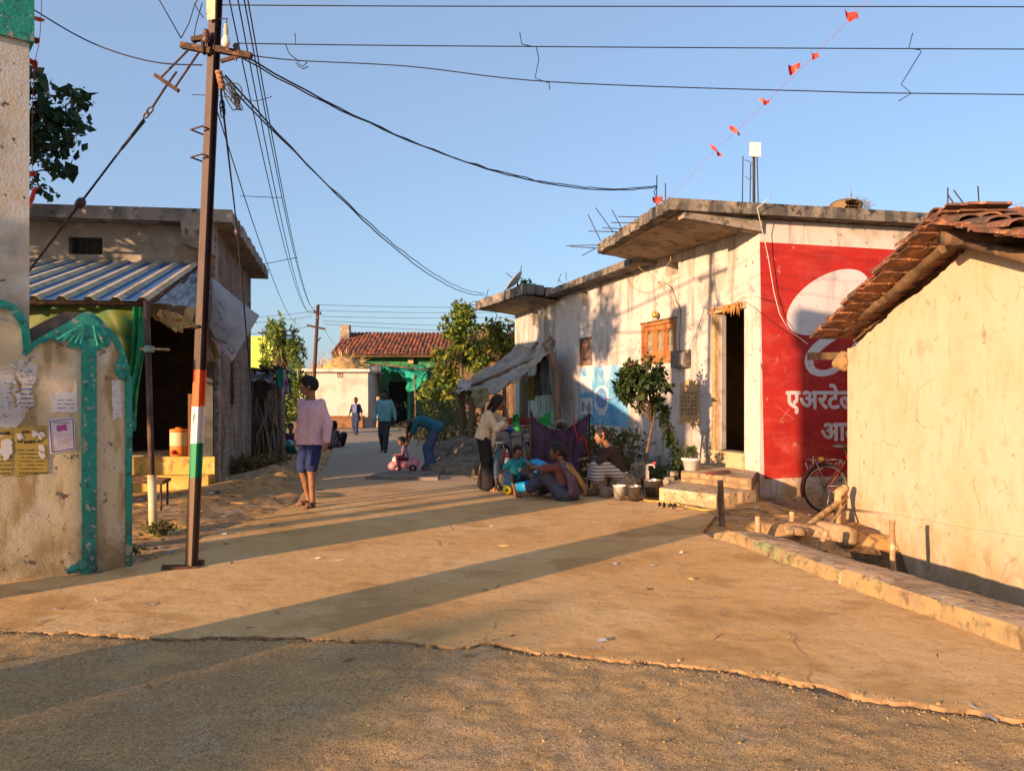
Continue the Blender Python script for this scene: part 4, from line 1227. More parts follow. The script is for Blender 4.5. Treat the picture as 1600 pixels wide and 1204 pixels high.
# pilaster and its lotus capital
p0 = gsz(127, 700)[0]; p1 = gsz(150, 700)[0]
mb = MB(); mb.prism([(p0, -.1), (p1, -.1), (p1, gsz(138, 530)[1]), (p0, gsz(138, 530)[1])], GPt, .032, -.0); mb.build('pilaster', teal, GW)
cap_ = [(54, 541), (86, 526), (113, 510), (136, 491), (150, 500), (168, 524), (172, 534)] + [(168, 543), (161, 541), (157, 548), (150, 545)] + [(127, 546), (121, 545), (114, 543), (110, 544), (104, 539), (99, 541), (93, 535), (87, 535), (84, 529)]
poly = [gsz(*p) for p in cap_]
ar = sum(poly[i][0] * poly[(i + 1) % len(poly)][1] - poly[(i + 1) % len(poly)][0] * poly[i][1] for i in range(len(poly)))
if ar < 0: poly.reverse()
mb = MB(); mb.prism(poly, GPt, .028, .0); mb.build('capital', teal, GW)
b_ = Blob(k=.012)
for i, px in enumerate((90, 98, 107, 116, 124, 152, 160)):
    py = 531 + (i * 2.2 if i < 5 else 8 - (i - 5) * 4)
    s, z = gsz(px, py); s2, z2 = gsz(136 if px < 140 else 142, 500)
    A, B_ = GPt(s, z, .028), GPt(s + (s2 - s) * .75, z + (z2 - z) * .75, .026)
    b_.cap(A, B_, .014, .008)
b_.build('capital', teal, GW, h=.008, local=False)
for (px, py, rr_) in ((187, 572, 9), (189, 588, 8), (183, 580, 7), (190, 560, 7)):
    pass
b_ = Blob(k=.01)
for (px, py, r_) in ((190, 562, .03), (185, 570, .03), (184, 580, .028), (190, 588, .03), (194, 574, .04)):
    s, z = gsz(px, py); b_.ell(GPt(s, z, .01), (r_, r_, r_ * 1.1))
b_.build('scroll', teal, GW, h=.008, local=False)
b_ = Blob(k=.02)
for (px, py, r_) in ((128, 882, .05), (114, 887, .035), (146, 886, .035), (107, 892, .025)):
    s, z = gsz(px, py); b_.ell(GPt(s, z, .02), (r_, r_ * .7, r_))
b_.build('scroll', teal, GW, h=.01, local=False)
# dark rain-stained coping seen behind the capital
cop = [(49, 513), (50, 545), (90, 520), (125, 503), (134, 488), (104, 486), (75, 499)]
poly = [gsz(*p) for p in cop]; ar = sum(poly[i][0] * poly[(i + 1) % len(poly)][1] - poly[(i + 1) % len(poly)][0] * poly[i][1] for i in range(len(poly)))
if ar < 0: poly.reverse()
mb = MB(); mb.prism(poly, GPt, -.03, -.20); mb.build('coping', mat('dark_coping', (.12, .09, .075), [((.20, .15, .11), 8., .5, .7)], rough=.95, bump=.5), GW)

# tall gate pillar
GP = thing('gate_pillar', 'tall cracked cream gate pillar with a teal band near its top, at the left edge', 'pillar', GPt(-.1, 0, -.3))
pm = mat('pillar_paint', (.50, .49, .45), [((.36, .30, .22), 1.3, .42, .68), ((.50, .43, .33), 3., .52, .74), ((.10, .085, .07), 10., .69, .74)], rough=.9, bump=.25, bscale=50)
cracks(pm, 3.6, (.13, .105, .08))
sr = gsz(47, 400)[0]
ztb = gsz(20, 58)[1]
mb = MB(); mb.prism([(sr - .85, -.2), (sr, -.2), (sr, ztb), (sr - .85, ztb)], GPt, -.035, -.40); mb.build('shaft', pm, GP)
mb = MB(); mb.prism([(sr - .9, ztb), (sr + .03, ztb), (sr + .03, ztb + .5), (sr - .9, ztb + .5)], GPt, .0, -.43); mb.build('band', teal, GP)
# the other pillar of the gate, out of frame to the left of the camera
G2 = thing('gate_pillar', 'second cream gate pillar standing out of the picture on the near side of the gateway', 'pillar', (-3.75, 2.75, 0))
mb = MB(); mb.box((-3.6, 2.6, 2.1), (.68, .68, 4.3), rotm('Z', R(43))); mb.build('shaft', pm, G2)
mb = MB(); mb.box((-3.6, 2.6, 4.5), (.78, .78, .5), rotm('Z', R(43))); mb.build('band', teal, G2)

t = thing('shadow_post', 'unseen cream post added beside the gate wall to fill out its shadow', 'gate post', (-5.3, 4.1, 0))  # unseen post, added to close the gap between pole and pillar shadows
mb = MB(); mb.box((-5.25, 4.2, 1.05), (.48, .6, 2.3), rotm('Z', R(-43))); mb.build('shaft', gatecream, t); mb = MB(); mb.box((-5.25, 4.2, 2.24), (.56, .7, .08), rotm('Z', R(-43))); mb.build('coping', teal, t)
# =================================================================== cream house on the right
CU = Vector((.04, -1, 0)).normalized(); CN = Vector((-1, -.04, 0)).normalized(); CO = Vector((4.5, 10.3, 0))


def CPt(s, z, d=0.): return CO - Vector((0, 0, 0)) + Vector((-.04, -1, 0)).normalized() * s + Vector((-1, .04, 0)).normalized() * d + Vector((0, 0, z))
CN = Vector((-1, .04, 0)).normalized(); CU = Vector((-.04, -1, 0)).normalized()
def csz(px, py):
    p = ray_plane(px, py, CO, CN); return (p - CO).dot(CU), p.z


CH = thing('cream_house', 'cream limewashed house with a sagging clay tile roof on the right edge', 'house', CO)
gtop = [(1320, 546), (1335, 541), (1345, 530), (1364, 513), (1382, 500), (1397, 480), (1420, 466), (1440, 452), (1462, 434), (1480, 418), (1500, 398), (1515, 386), (1532, 382), (1560, 389), (1600, 398)]
poly = [csz(*p) for p in gtop]
rr = random.Random(7)
ragged = []
for i in range(len(poly) - 1):
    for k in range(5):
        t = k / 5; ragged.append((poly[i][0] + (poly[i + 1][0] - poly[i][0]) * t, poly[i][1] + (poly[i + 1][1] - poly[i][1]) * t + rr.uniform(-.015, .012)))
s_r = poly[12][0]; z_r = poly[12][1]
ragged += [poly[-1], (s_r + 3.1, 2.05)]
poly2 = ragged + [(s_r + 3.1, -.9), (0., -.9)]
ar = sum(poly2[i][0] * poly2[(i + 1) % len(poly2)][1] - poly2[(i + 1) % len(poly2)][0] * poly2[i][1] for i in range(len(poly2)))
poly2[0] = (0., poly2[0][1])
if ar < 0: poly2.reverse()
mb = MB(); mb.prism(poly2, CPt, 0., -.3); mb.build('wall', cream, CH)
mb = MB()
mb.prism([(-.3, -.9), (-.3, 2.0), (-6, 2.0), (-6, -.9)], lambda d, z, s: CPt(s, z, d), .0, .3); mb.build('wall', cream, CH)
mb = MB(); mb.prism([(-.3, -.9), (-.3, 2.0), (-6, 2.0), (-6, -.9)], lambda d, z, s: CPt(s, z, d), s_r + 2.8, s_r + 3.1); mb.build('wall', cream, CH)
# plinth ridge low on the wall
mb = MB(); rz = [csz(*p) for p in ((1326, 797), (1400, 806), (1500, 826), (1600, 842), (1750, 880))]
mb.tube([CPt(s, z, .0) for s, z in rz], .032, 6); mb.build('ledge', cream, CH)
mb = MB(); mb.prism([(s, z) for s, z in [(rz[0][0], -.9), (rz[-1][0], -.9)] + [(s, z) for s, z in reversed(rz)]], CPt, .03, -.02); mb.build('plinth', cream, CH)

# tile roof: courses of overlapping country tiles, verge to the left, from eave to ridge and down the other side
ev = Vector((0, 0, 0))
e_s, e_z = -.75, 2.03       # eave line (s, z)
rdg = (csz(1478, 345)[0] + .1, 3.12)


def roof_side(sA, zA, sB, zB, name, rows, seed):
    rr = random.Random(seed); mb = MB()
    Ls = math.hypot(sB - sA, zB - zA); ds, dz = (sB - sA) / Ls, (zB - zA) / Ls
    nn = (-dz, ds) if ds > 0 else (dz, -ds)
    if nn[1] < 0: nn = (-nn[0], -nn[1])
    step_ = Ls / rows
    for r in range(rows):
        d = .46 + rr.uniform(-.02, .02)
        ncol = 9
        for c_ in range(ncol):
            if rr.random() < .02 and c_ > 1: continue
            t0 = r * step_ - .05 + rr.uniform(-.03, .03); t1 = t0 + step_ * 1.55
            w = .20; dd = d - c_ * .19 + rr.uniform(-.012, .012) + (rr.uniform(-.08, .03) if c_ == 0 else 0)
            lift0 = .075 + rr.uniform(-.015, .035); lift1 = .015
            seg = 5; pts0 = []; pts1 = []
            sway = rr.uniform(-.05, .05); tm = rr.choice((0, 0, 0, 2, 2, 3))
            for k in range(seg + 1):
                a = math.pi * k / seg
                off = -math.cos(a) * w / 2; hh = math.sin(a) * .05
                for (t, lf, arr_) in ((t0, lift0, pts0), (t1, lift1, pts1)):
                    s_ = sA + ds * t + nn[0] * (hh + lf); z_ = zA + dz * t + nn[1] * (hh + lf)
                    arr_.append(CPt(s_, z_, dd + off + sway * (t - t0)))
            th = Vector((0, 0, -.016))
            n_ = seg + 1
            mb.add(pts0 + pts1 + [p_ + th for p_ in pts0] + [p_ + th for p_ in pts1],
                   [(k, k + 1, n_ + k + 1, n_ + k) for k in range(seg)] + [(2 * n_ + k + 1, 2 * n_ + k, 3 * n_ + k, 3 * n_ + k + 1) for k in range(seg)] +
                   [(k + 1, k, 2 * n_ + k, 2 * n_ + k + 1) for k in range(seg)] + [(n_ + k, n_ + k + 1, 3 * n_ + k + 1, 3 * n_ + k) for k in range(seg)] + [(0, n_, 3 * n_, 2 * n_), (n_ - 1, 2 * n_ - 1 + 2 * 0, 4 * n_ - 1, 3 * n_ - 1)], tm)
            # flat under-tile
            if c_ < 3:
                for q_ in (0, 1, 2):
                    t0b = t0 + .05 + q_ * .10; a_ = []
                    for (t, lf) in ((t0b, .03 + q_ * .012), (t0b + .4, .012 + q_ * .012)):
                        for o_f in (.105, -.105):
                            s_ = sA + ds * t + nn[0] * lf; z_ = zA + dz * t + nn[1] * lf
                            a_.append(CPt(s_, z_, dd + o_f + rr.uniform(-.012, .012)))
                    u_ = [p_ + Vector((0, 0, .022)) for p_ in a_]
                    mb.add(a_ + u_, [(0, 2, 3, 1), (4, 5, 7, 6), (0, 1, 5, 4), (2, 6, 7, 3), (0, 4, 6, 2), (1, 3, 7, 5)])
    # solid deck beneath
    q = [CPt(sA, zA - .02, -.02), CPt(sB, zB - .02, -.02), CPt(sB, zB - .02, -6), CPt(sA, zA - .02, -6)]
    mb.add(q + [p_ + Vector((0, 0, .03)) for p_ in q], [(0, 1, 2, 3), (7, 6, 5, 4), (0, 4, 5, 1), (1, 5, 6, 2), (2, 6, 7, 3), (3, 7, 4, 0)], 1)
    return mb.build(name, [tilem, woodm, mat('clay_tile_b', (.13, .07, .045), [((.07, .05, .04), 6., .42, .65)], rough=.95), mat('clay_tile_c', (.29, .13, .065), [((.18, .09, .055), 7., .45, .65)], rough=.95)], CH)


eP = csz(1262, 533)
# eave tip read at its own distance from the wall
def cpx(px, py, d):
    p = ray_plane(px, py, CO + CN * d, CN); return (p - CO).dot(CU), p.z
eA = cpx(1290, 532, .34); rA = cpx(1490, 352, .34)
roof_side(eA[0], eA[1], rA[0], rA[1], 'roof', 11, 3)
roof_side(rA[0] + 3.4, rA[1] - 1.05, rA[0], rA[1], 'roof', 9, 4)
# ridge tiles
rr = random.Random(8); mb = MB()
for k in range(8):
    d0 = .52 - k * .36
    pts0 = []; pts1 = []
    for q in range(7):
        a = math.pi * q / 6
        for (d_, arr_, sc) in ((d0, pts0, 1.12), (d0 - .42, pts1, .95)):
            arr_.append(CPt(rA[0] - math.cos(a) * .13 * sc, rA[1] + .05 + math.sin(a) * .10 * sc, d_))
    n_ = 7; th = Vector((0, 0, -.016))
    mb.add(pts0 + pts1 + [p_ + th for p_ in pts0] + [p_ + th for p_ in pts1], [(k2, k2 + 1, n_ + k2 + 1, n_ + k2) for k2 in range(6)] + [(2 * n_ + k2 + 1, 2 * n_ + k2, 3 * n_ + k2, 3 * n_ + k2 + 1) for k2 in range(6)] + [(k2 + 1, k2, 2 * n_ + k2, 2 * n_ + k2 + 1) for k2 in range(6)])
mb.build('ridge_tiles', tilem, CH)
# pole rafter under the verge and the wall plate end
mb = MB()
ra = cpx(1313, 520, .2); rb = cpx(1492, 376, .2)
mb.tube([CPt(ra[0] + (rb[0] - ra[0]) * t, ra[1] + (rb[1] - ra[1]) * t + .02 * math.sin(t * 9), .2) for t in [i / 10 for i in range(11)]], [.055 + .012 * math.sin(i * 2.1) for i in range(11)], 9)
ra = cpx(1492, 376, .2); rb = cpx(1640, 410, .2)
mb.tube([CPt(ra[0], ra[1], .2), CPt(rb[0], rb[1], .2)], .05, 9)
mb.build('rafter', woodm, CH)
mb = MB(); a = cpx(1279, 535, .36); 
mb.beam(CPt(-.30, 2.01, .42), CPt(-.27, 2.03, -1.2), .07, .10); mb.build('wall_plate', woodm, CH)
mb = MB(); mb.tube([CPt(rA[0] - .05, rA[1] - .10, .42), CPt(rA[0] - .05, rA[1] - .10, -2)], .075, 9); mb.build('ridge_pole', woodm, CH)
b_ = Blob(k=.03)
for k in range(7): b_.ell(CPt(-.03 + rr.uniform(-.1, .06), 1.93 + rr.uniform(-.06, .08), .04 + rr.uniform(-.04, .06)), (rr.uniform(.05, .09),) * 3)
b_.build('mud_packing', mat('mud_packing', (.25, .17, .08), [((.25, .16, .07), 9., .45, .65)], rough=.95, bump=.7), CH, h=.02, local=False, disp=foldn(.015, 18, 18, 18))
# =================================================================== far end of the lane
FWm = mat('far_white_wall', (.52, .44, .41), [((.40, .33, .28), 1.2, .45, .7), ((.35, .27, .2), 1.5, .4, .7, {'z': (.5, 0)})], rough=.9)
WB = thing('white_outhouse', 'small plain white outhouse with flat slab roof and grille vents at the lane end', 'outhouse', (-8.4, 36, 0))
x0, x1 = -10.05, -6.75; Yw = 36.
vt1 = ((527 - 800) / 1200 * Yw, (537.5 - 800) / 1200 * Yw, 1.45 + 30 * Yw / 1200, 1.45 + 37 * Yw / 1200); vt2 = ((481 - 800) / 1200 * Yw, (492 - 800) / 1200 * Yw, vt1[2], vt1[3])
mb = MB(); mb.wall((x0, Yw, 0), (1, 0, 0), (0, -1, 0), x1 - x0, -.2, 2.62, [(v[0] - x0, v[1] - x0, v[2], v[3]) for v in (vt1, vt2)], .2)
mb.wall((x0, Yw + 3.4, 0), (0, -1, 0), (-1, 0, 0), 3.395, -.2, 2.62, [], .2); mb.wall((x1 - .004, Yw + .2, 0), (0, 1, 0), (1, 0, 0), 3.2, -.2, 2.62, [], .2); mb.wall((x1, Yw + 3.4, 0), (-1, 0, 0), (0, 1, 0), x1 - x0, -.2, 2.62, [], .2)
mb.build('wall', FWm, WB)
mb = MB(); mb.box(((x0 + x1) / 2, Yw + 1.6, 2.69), (x1 - x0 + .25, 3.8, .13)); mb.build('roof_slab', mat('white_slab', (.62, .58, .52), [((.4, .36, .3), 2., .5, .7)], rough=.9), WB)
for v in (vt1, vt2):
    mb = MB()
    for k in range(4):
        u = v[0] + (v[1] - v[0]) * (k + .5) / 4; mb.box((u, Yw + .05, (v[2] + v[3]) / 2), (.025, .06, v[3] - v[2]))
    for k in range(2): mb.box(((v[0] + v[1]) / 2, Yw + .055, v[2] + (v[3] - v[2]) * (k + 1) / 3), (v[1] - v[0], .045, .02))
    mb.box(((v[0] + v[1]) / 2, Yw + .17, (v[2] + v[3]) / 2), (v[1] - v[0], .04, v[3] - v[2]), None, 1)
    mb.build('vent', [FWm, darkmat], WB)
# hay heap behind its roof
def hay(name, label, c, rx, ry, rz, n=5, seed=0, h=.1, straw=straw):
    rr = random.Random(seed); b_ = Blob(k=.2)
    for i in range(n): b_.ell((c[0] + rr.uniform(-.6, .6) * rx, c[1] + rr.uniform(-.5, .5) * ry, c[2] + rr.uniform(0, .35) * rz), (rx * rr.uniform(.45, .7), ry * rr.uniform(.5, .8), rz * rr.uniform(.5, .8)))
    t = thing(name, label, 'hay heap', c)
    b_.build('heap', straw, t, h=h, local=False, disp=foldn(h * .9, 3, 3, 3, seed))
    rng = np.random.default_rng(seed); N_ = 500
    pts = clump_pts(rng, (c[0], c[1], c[2] + rz * .15), (rx * 1.05, ry * 1.05, rz * .95), N_, .85)
    leaves('straw_tufts', pts, .35 * rz + .08, [straw, straw if h < .05 else mat('straw_pale', (.55, .38, .17), rough=.9)], t, seed, .1, .07, off=c)
    return t


hay('hay_heap', 'big golden heap of dry hay piled above the white outhouse roof', (-8.35, 38.2, 2.75), 1.05, .8, .72, 6, 2)
hay('hay_heap', 'smaller darker hay heap behind the second electric pole', (-9.7, 38.8, 2.6), .5, .6, .45, 4, 3)

GHm = mat('green_house_wall', (.045, .20, .085), [((.03, .13, .06), 1.2, .42, .7), ((.12, .24, .14), 3., .55, .75)], rough=.9)
GH = thing('green_house', 'long dark green house with red clay tile roof at the end of the lane', 'house', (-3, 40.5, 0))
gx0, gx1, Yg = -9.3, 1.6, 40.5
dd = ((607 - 800) / 1200 * Yg, (636 - 800) / 1200 * Yg); ww = ((582 - 800) / 1200 * Yg, (594 - 800) / 1200 * Yg)
mb = MB(); mb.wall((gx0, Yg, 0), (1, 0, 0), (0, -1, 0), -3.3 - gx0, -.2, 3.75, [(dd[0] - gx0, dd[1] - gx0, -.2, 2.25), (ww[0] - gx0, ww[1] - gx0, .95, 2.0)], .25); mb.wall((gx0, Yg + 6, 0), (0, -1, 0), (-1, 0, 0), 5.99, -.2, 3.75, [], .2); mb.build('wall', GHm, GH)
mb = MB(); mb.wall((-3.29, Yg + .02, 0), (1, 0, 0), (0, -1, 0), 4.9, -.2, 3.75, [], .25); mb.build('wall', woodm, GH)
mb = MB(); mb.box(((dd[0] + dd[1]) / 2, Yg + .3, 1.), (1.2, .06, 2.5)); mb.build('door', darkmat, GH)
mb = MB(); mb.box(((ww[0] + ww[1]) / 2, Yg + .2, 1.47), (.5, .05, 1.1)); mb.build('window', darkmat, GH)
mb = MB(); mb.box(((dd[1]) + .12, Yg - .05, 1.05), (.14, .08, 2.5)); mb.build('door_frame', mat('mint_frame', (.12, .38, .25), rough=.8), GH)
# tiled roof: rows of small half-round tiles
def far_roof(parent, x0, x1, y0, z0, y1, z1, name, rows, seed, tw=.21):
    rng = np.random.default_rng(seed); L = math.hypot(y1 - y0, z1 - z0); dy, dz = (y1 - y0) / L, (z1 - z0) / L; ny_, nz_ = -dz, dy
    n = int((x1 - x0) / tw); st = L / rows; VV = []; FF = []; b = 0; fm = []
    for r in range(rows):
        t0 = r * st - .03; t1 = t0 + st * 1.3
        for c in range(n):
            if rng.random() < .012: continue
            xc = x0 + (c + .5) * tw + rng.normal() * .012; j = rng.uniform(-.03, .03); l0 = .06 + rng.uniform(-.015, .03)
            for (t, lf) in ((t0 + j, l0), (t1 + j, .02)):
                for (o, hh) in ((-.48, 0), (-.22, .07), (.22, .07), (.48, 0)):
                    VV.append((xc + o * tw, y0 + dy * t + ny_ * (hh + lf), z0 + dz * t + nz_ * (hh + lf)))
            for (o, hh) in ((-.48, 0), (-.22, .07), (.22, .07), (.48, 0)):
                VV.append((xc + o * tw, y0 + dy * (t0 + j) + ny_ * (lf - .02), z0 + dz * (t0 + j) + nz_ * (lf - .02)))
            k = rng.integers(0, 3)
            for q in range(3): FF.append((b + q, b + q + 1, b + 5 + q, b + 4 + q)); fm.append(k); FF.append((b + 8 + q, b + 9 + q, b + q + 1, b + q)); fm.append(k)
            b += 12
    off = np.array(world_off(parent))
    o = arr_mesh(name, np.array(VV) - off, np.array(FF), [tilefar, mat('tile_brown', (.12, .05, .04), [((.05, .035, .033), 4., .45, .65)], rough=.9), mat('tile_orange', (.21, .072, .042), [((.12, .05, .035), 4., .5, .7)], rough=.9)], parent, fm=fm)
    return o


far_roof(GH, -9.35, 2.2, 39.6, 3.66, 43.2, 5.0, 'roof', 13, 4)
mb = MB(); mb.add([(-9.3, 39.6, 3.6), (2.2, 39.6, 3.6), (2.2, 43.2, 4.95), (-9.3, 43.2, 4.95), (2.2, 46.9, 3.6), (-9.3, 46.9, 3.6)], [(0, 1, 2, 3), (3, 2, 4, 5)]); mb.add([(-9.3, 39.6, 3.52), (2.2, 39.6, 3.52), (2.2, 43.2, 4.87), (-9.3, 43.2, 4.87)], [(3, 2, 1, 0)]); mb.build('roof_deck', woodm, GH)
mb = MB(); mb.box((-9.15, 42.2, 4.9), (.5, .5, 1.0)); mb.build('chimney', conc, GH)
mb = MB(); mb.tube([(-9.3, 39.75, 3.55), (2.2, 39.7, 3.55)], .07, 7); mb.build('eave_pole', woodm, GH)
mb = MB(); mb.box(P(642, 563, 40.3), (.28, .12, .3), rotm('Y', R(6))); mb.build('switch_box', mat('box_tan', (.42, .30, .18), rough=.8), GH)
# green shade net hung in front of it, on poles
netm = mat('green_net', (.02, .36, .22), [((.04, .46, .32), 3., .45, .65), ((.008, .14, .085), 6., .52, .72)], rough=.8, trans=.35)
NT = thing('shade_net', 'torn bright green shade net stretched over poles before the green house', 'shade net', (-6, 38.5, 0))
def cloth_quad(name, c00, c10, c11, c01, nu, nv, amp, sc, m, parent, seed=0, sagz=0., thick=.006):
    c00, c10, c11, c01 = [Vector(c) for c in (c00, c10, c11, c01)]
    nrm = (c10 - c00).cross(c01 - c00).normalized()
    us = np.linspace(0, 1, nu + 1); vs = np.linspace(0, 1, nv + 1); U, W = np.meshgrid(us, vs)
    Pn = ((1 - U) * (1 - W))[..., None] * np.array(c00) + (U * (1 - W))[..., None] * np.array(c10) + (U * W)[..., None] * np.array(c11) + ((1 - U) * W)[..., None] * np.array(c01)
    d = amp * fbm(U * sc[0] + seed * 3.1, W * sc[1] + seed, o=3, seed=seed)
    Pn = Pn + d[..., None] * np.array(nrm); Pn[..., 2] -= sagz * 4 * U * (1 - U) + sagz * 2 * W * (1 - W)
    off = np.array(world_off(parent)) if parent is not None else 0
    top = (Pn - off).reshape(-1, 3); bot = top - np.array(nrm) * thick
    n1 = nu + 1; ii = (np.arange(nv)[:, None] * n1 + np.arange(nu)[None]).ravel()
    f = np.stack([ii, ii + 1, ii + n1 + 1, ii + n1], 1); nb = len(top)
    rim = []
    for i in range(nu): rim += [(i + 1, i, nb + i, nb + i + 1), (nv * n1 + i, nv * n1 + i + 1, nb + nv * n1 + i + 1, nb + nv * n1 + i)]
    for j in range(nv): rim += [(j * n1, (j + 1) * n1, nb + (j + 1) * n1, nb + j * n1), ((j + 1) * n1 + nu, j * n1 + nu, nb + j * n1 + nu, nb + (j + 1) * n1 + nu)]
    return arr_mesh(name, np.concatenate([top, bot]), np.concatenate([f, f[:, ::-1] + nb, np.array(rim)]), m, parent, smooth=True)


cloth_quad('net', P(592, 580, 38), P(668, 586, 37.5), P(664, 568, 40), P(592, 570, 40), 24, 10, .22, (5, 3), netm, NT, 2, .05)
cloth_quad('net', P(636, 612, 37.6), P(664, 604, 37.2), P(668, 584, 37.5), P(634, 580, 38), 14, 10, .15, (4, 4), netm, NT, 5)
cloth_quad('sack', P(572, 580, 38), P(598, 588, 37.6), P(594, 572, 39), P(572, 570, 39), 10, 6, .15, (3, 3), mat('grey_sack', (.30, .28, .26), [((.18, .17, .16), 6., .45, .7)], rough=.9), NT, 6)
mb = MB(); mb.tube([G(597, 665), P(590, 570, 38.3)], .05, 7); mb.tube([P(566, 566, 39), P(670, 578, 38)], .04, 6); mb.tube([(P(650, 668, 37.5)), P(648, 585, 37.6)], .05, 7); mb.build('pole', woodm, NT)
t = thing('lime_house', 'lime green house wall standing far off at the left above the shack', 'house', (-15, 46, 0))
mb = MB(); mb.box((-15.6, 48, 1.25), (3.4, 4, 2.6)); mb.build('lower_storey', darkmat, t)
mb = MB(); mb.box((-15.6, 48, 3.85), (3.2, 3.8, 2.5)); mb.build('wall', mat('lime_paint', (.48, .62, .10), [((.40, .52, .10), 1., .45, .7)], rough=.85), t)
mb = MB(); mb.tube([(-14.9, 45.9, 2.6), (-14.9, 45.9, 5.4)], .03, 5); mb.tube([(-15.2, 45.9, 5.3), (-14.6, 45.9, 5.25)], .04, 5); mb.build('pipe', rust, t)
# plank and bench by the white outhouse
o = None
mb = MB(); mb.box((-7.9, 35.6, .28), (2.0, .3, .5)); mb.box((-7.9, 35.55, .55), (2.1, .4, .05)); o = mb.build('wooden_chest', mat('brown_plank', (.22, .11, .05), [((.12, .06, .03), 4., .45, .7)], rough=.8)); tag(o, 'long low brown wooden chest against the white outhouse wall', 'chest')
mb = MB(); mb.tube([(-6.3, 36.1, 0), (-6.25, 36.3, .9), (-6.35, 36.4, 1.45)], [.14, .12, .1], 8); o = mb.build('wooden_stump', palewood); tag(o, 'upright pale wooden post left of the green house door', 'post')

# =================================================================== trees
def leafmat(name, c, c2, tr=.35):
    return mat(name, c, [(c2, 2.5, .42, .62), ((c[0] * .55, c[1] * .6, c[2] * .55), 9., .5, .7)], rough=.55, trans=tr, spec=.3)


def tree(name, label, cat, base, trunk_pts, trunk_r, clumps, lsize, mats, bark, seed, droop=.3, group=None, aspect=.5, twigs=True, dens=1.):
    t = thing(name, label, cat, base, group=group); rng = np.random.default_rng(seed)
    mb = MB(); mb.tube(trunk_pts, trunk_r, 8)
    if twigs:
        for (c, r, n) in clumps:
            a = Vector(trunk_pts[int(rng.integers(len(trunk_pts) // 2, len(trunk_pts)))]); b = Vector(c); m_ = a.lerp(b, .5) + Vector(rng.normal(size=3) * .08 * (b - a).length)
            r0 = trunk_r[-1] if isinstance(trunk_r, list) else trunk_r
            mb.tube([a, m_, b], [r0 * .7, r0 * .45, r0 * .2], 5)
    mb.build('trunk', bark, t)
    pts = np.concatenate([clump_pts(rng, c, r if hasattr(r, '__len__') else (r,) * 3, int(n * dens), .25) for (c, r, n) in clumps])
    leaves('crown', pts, lsize, mats, t, seed, droop, aspect, off=base)
    return t


bark = mat('bark', (.13, .09, .06), [((.07, .05, .035), 12., .45, .65)], rough=.95, bump=.5, bscale=30)
yg = [leafmat('leaf_yellowgreen', (.21, .26, .03), (.27, .23, .03)), leafmat('leaf_midgreen', (.13, .20, .03), (.17, .21, .03)), leafmat('leaf_dark_a', (.05, .10, .02), (.08, .12, .025))]
rng = np.random.default_rng(5); cl = []
Yt = 31.
for i in range(58):
    v = rng.uniform(0, 1); py = 482 + 168 * v; wdt_ = 7 + 52 * min(1, v * 1.15) ** .9
    px = 722 - 4 * v + rng.uniform(-1, 1) * wdt_
    cl.append((tuple(P(px, py, Yt + rng.uniform(-1, 1) * .9)), tuple(rng.uniform(.18, .42, 3)), 100))
for (px, py) in ((692, 505), (702, 498), (736, 500), (748, 512)): cl.append((tuple(P(px, py, Yt)), (.25, .2, .25), 45))
b = G(722, 676); base = (P(722, 676, Yt).x, Yt, 0)
tp = [(base[0], Yt, 0), (base[0] + .05, Yt, 1.2), (base[0] - .03, Yt, 2.6), (base[0] + .1, Yt, 4.2), (base[0] + .2, Yt, 5.2)]
tree('leafy_tree', 'tall pointed yellow green tree in front of the red tiled roof', 'tree', base, tp, [.11, .09, .07, .05, .02], cl, .19, yg, bark, 7)
cl = []
for i in range(20):
    px = rng.uniform(752, 806); py = rng.uniform(505, 560); cl.append((tuple(P(px, py, 33.5 + rng.uniform(-.6, .6))), tuple(rng.uniform(.25, .5, 3)), 60))
ba = (P(788, 676, 33.5).x, 33.5, 0)
tree('leafy_tree', 'browner thin tree just left of the far corner of the white house', 'tree', ba, [ba, (ba[0], 33.5, 2.), (ba[0] + .1, 33.5, 4.2)], [.1, .08, .04], cl, .24, [yg[0], yg[1], leafmat('leaf_russet', (.20, .10, .03), (.16, .12, .03))], bark, 8)
cl = []
Yt = 29.
for i in range(46):
    v = rng.uniform(0, 1) ** .8; py = 512 + 150 * v; wdt_ = 10 + 33 * min(1, v * 1.6); px = 441 - 4 * v + rng.uniform(-1, 1) * wdt_
    cl.append((tuple(P(px, py, Yt + rng.uniform(-.7, .7))), (rng.uniform(.15, .3), .25, rng.uniform(.3, .55)), 110))
for (px, py) in ((424, 513), (438, 508), (458, 516), (470, 540), (412, 545), (474, 552), (416, 528)): cl.append((tuple(P(px, py, Yt)), (.12, .1, .35), 50))
ba = (P(441, 680, Yt).x, Yt, 0)
tree('feathery_tree', 'feathery green tree rising behind the firewood shack beside the white outhouse', 'tree', ba, [ba, (ba[0], Yt, 1.5), (ba[0] + .1, Yt, 3.), (ba[0], Yt, 4.)], [.1, .08, .06, .03], cl, .19, [leafmat('leaf_fresh', (.085, .15, .03), (.12, .17, .03)), yg[1], leafmat('leaf_lime', (.17, .22, .04), (.13, .19, .03))], bark, 9, -.5, aspect=.35)
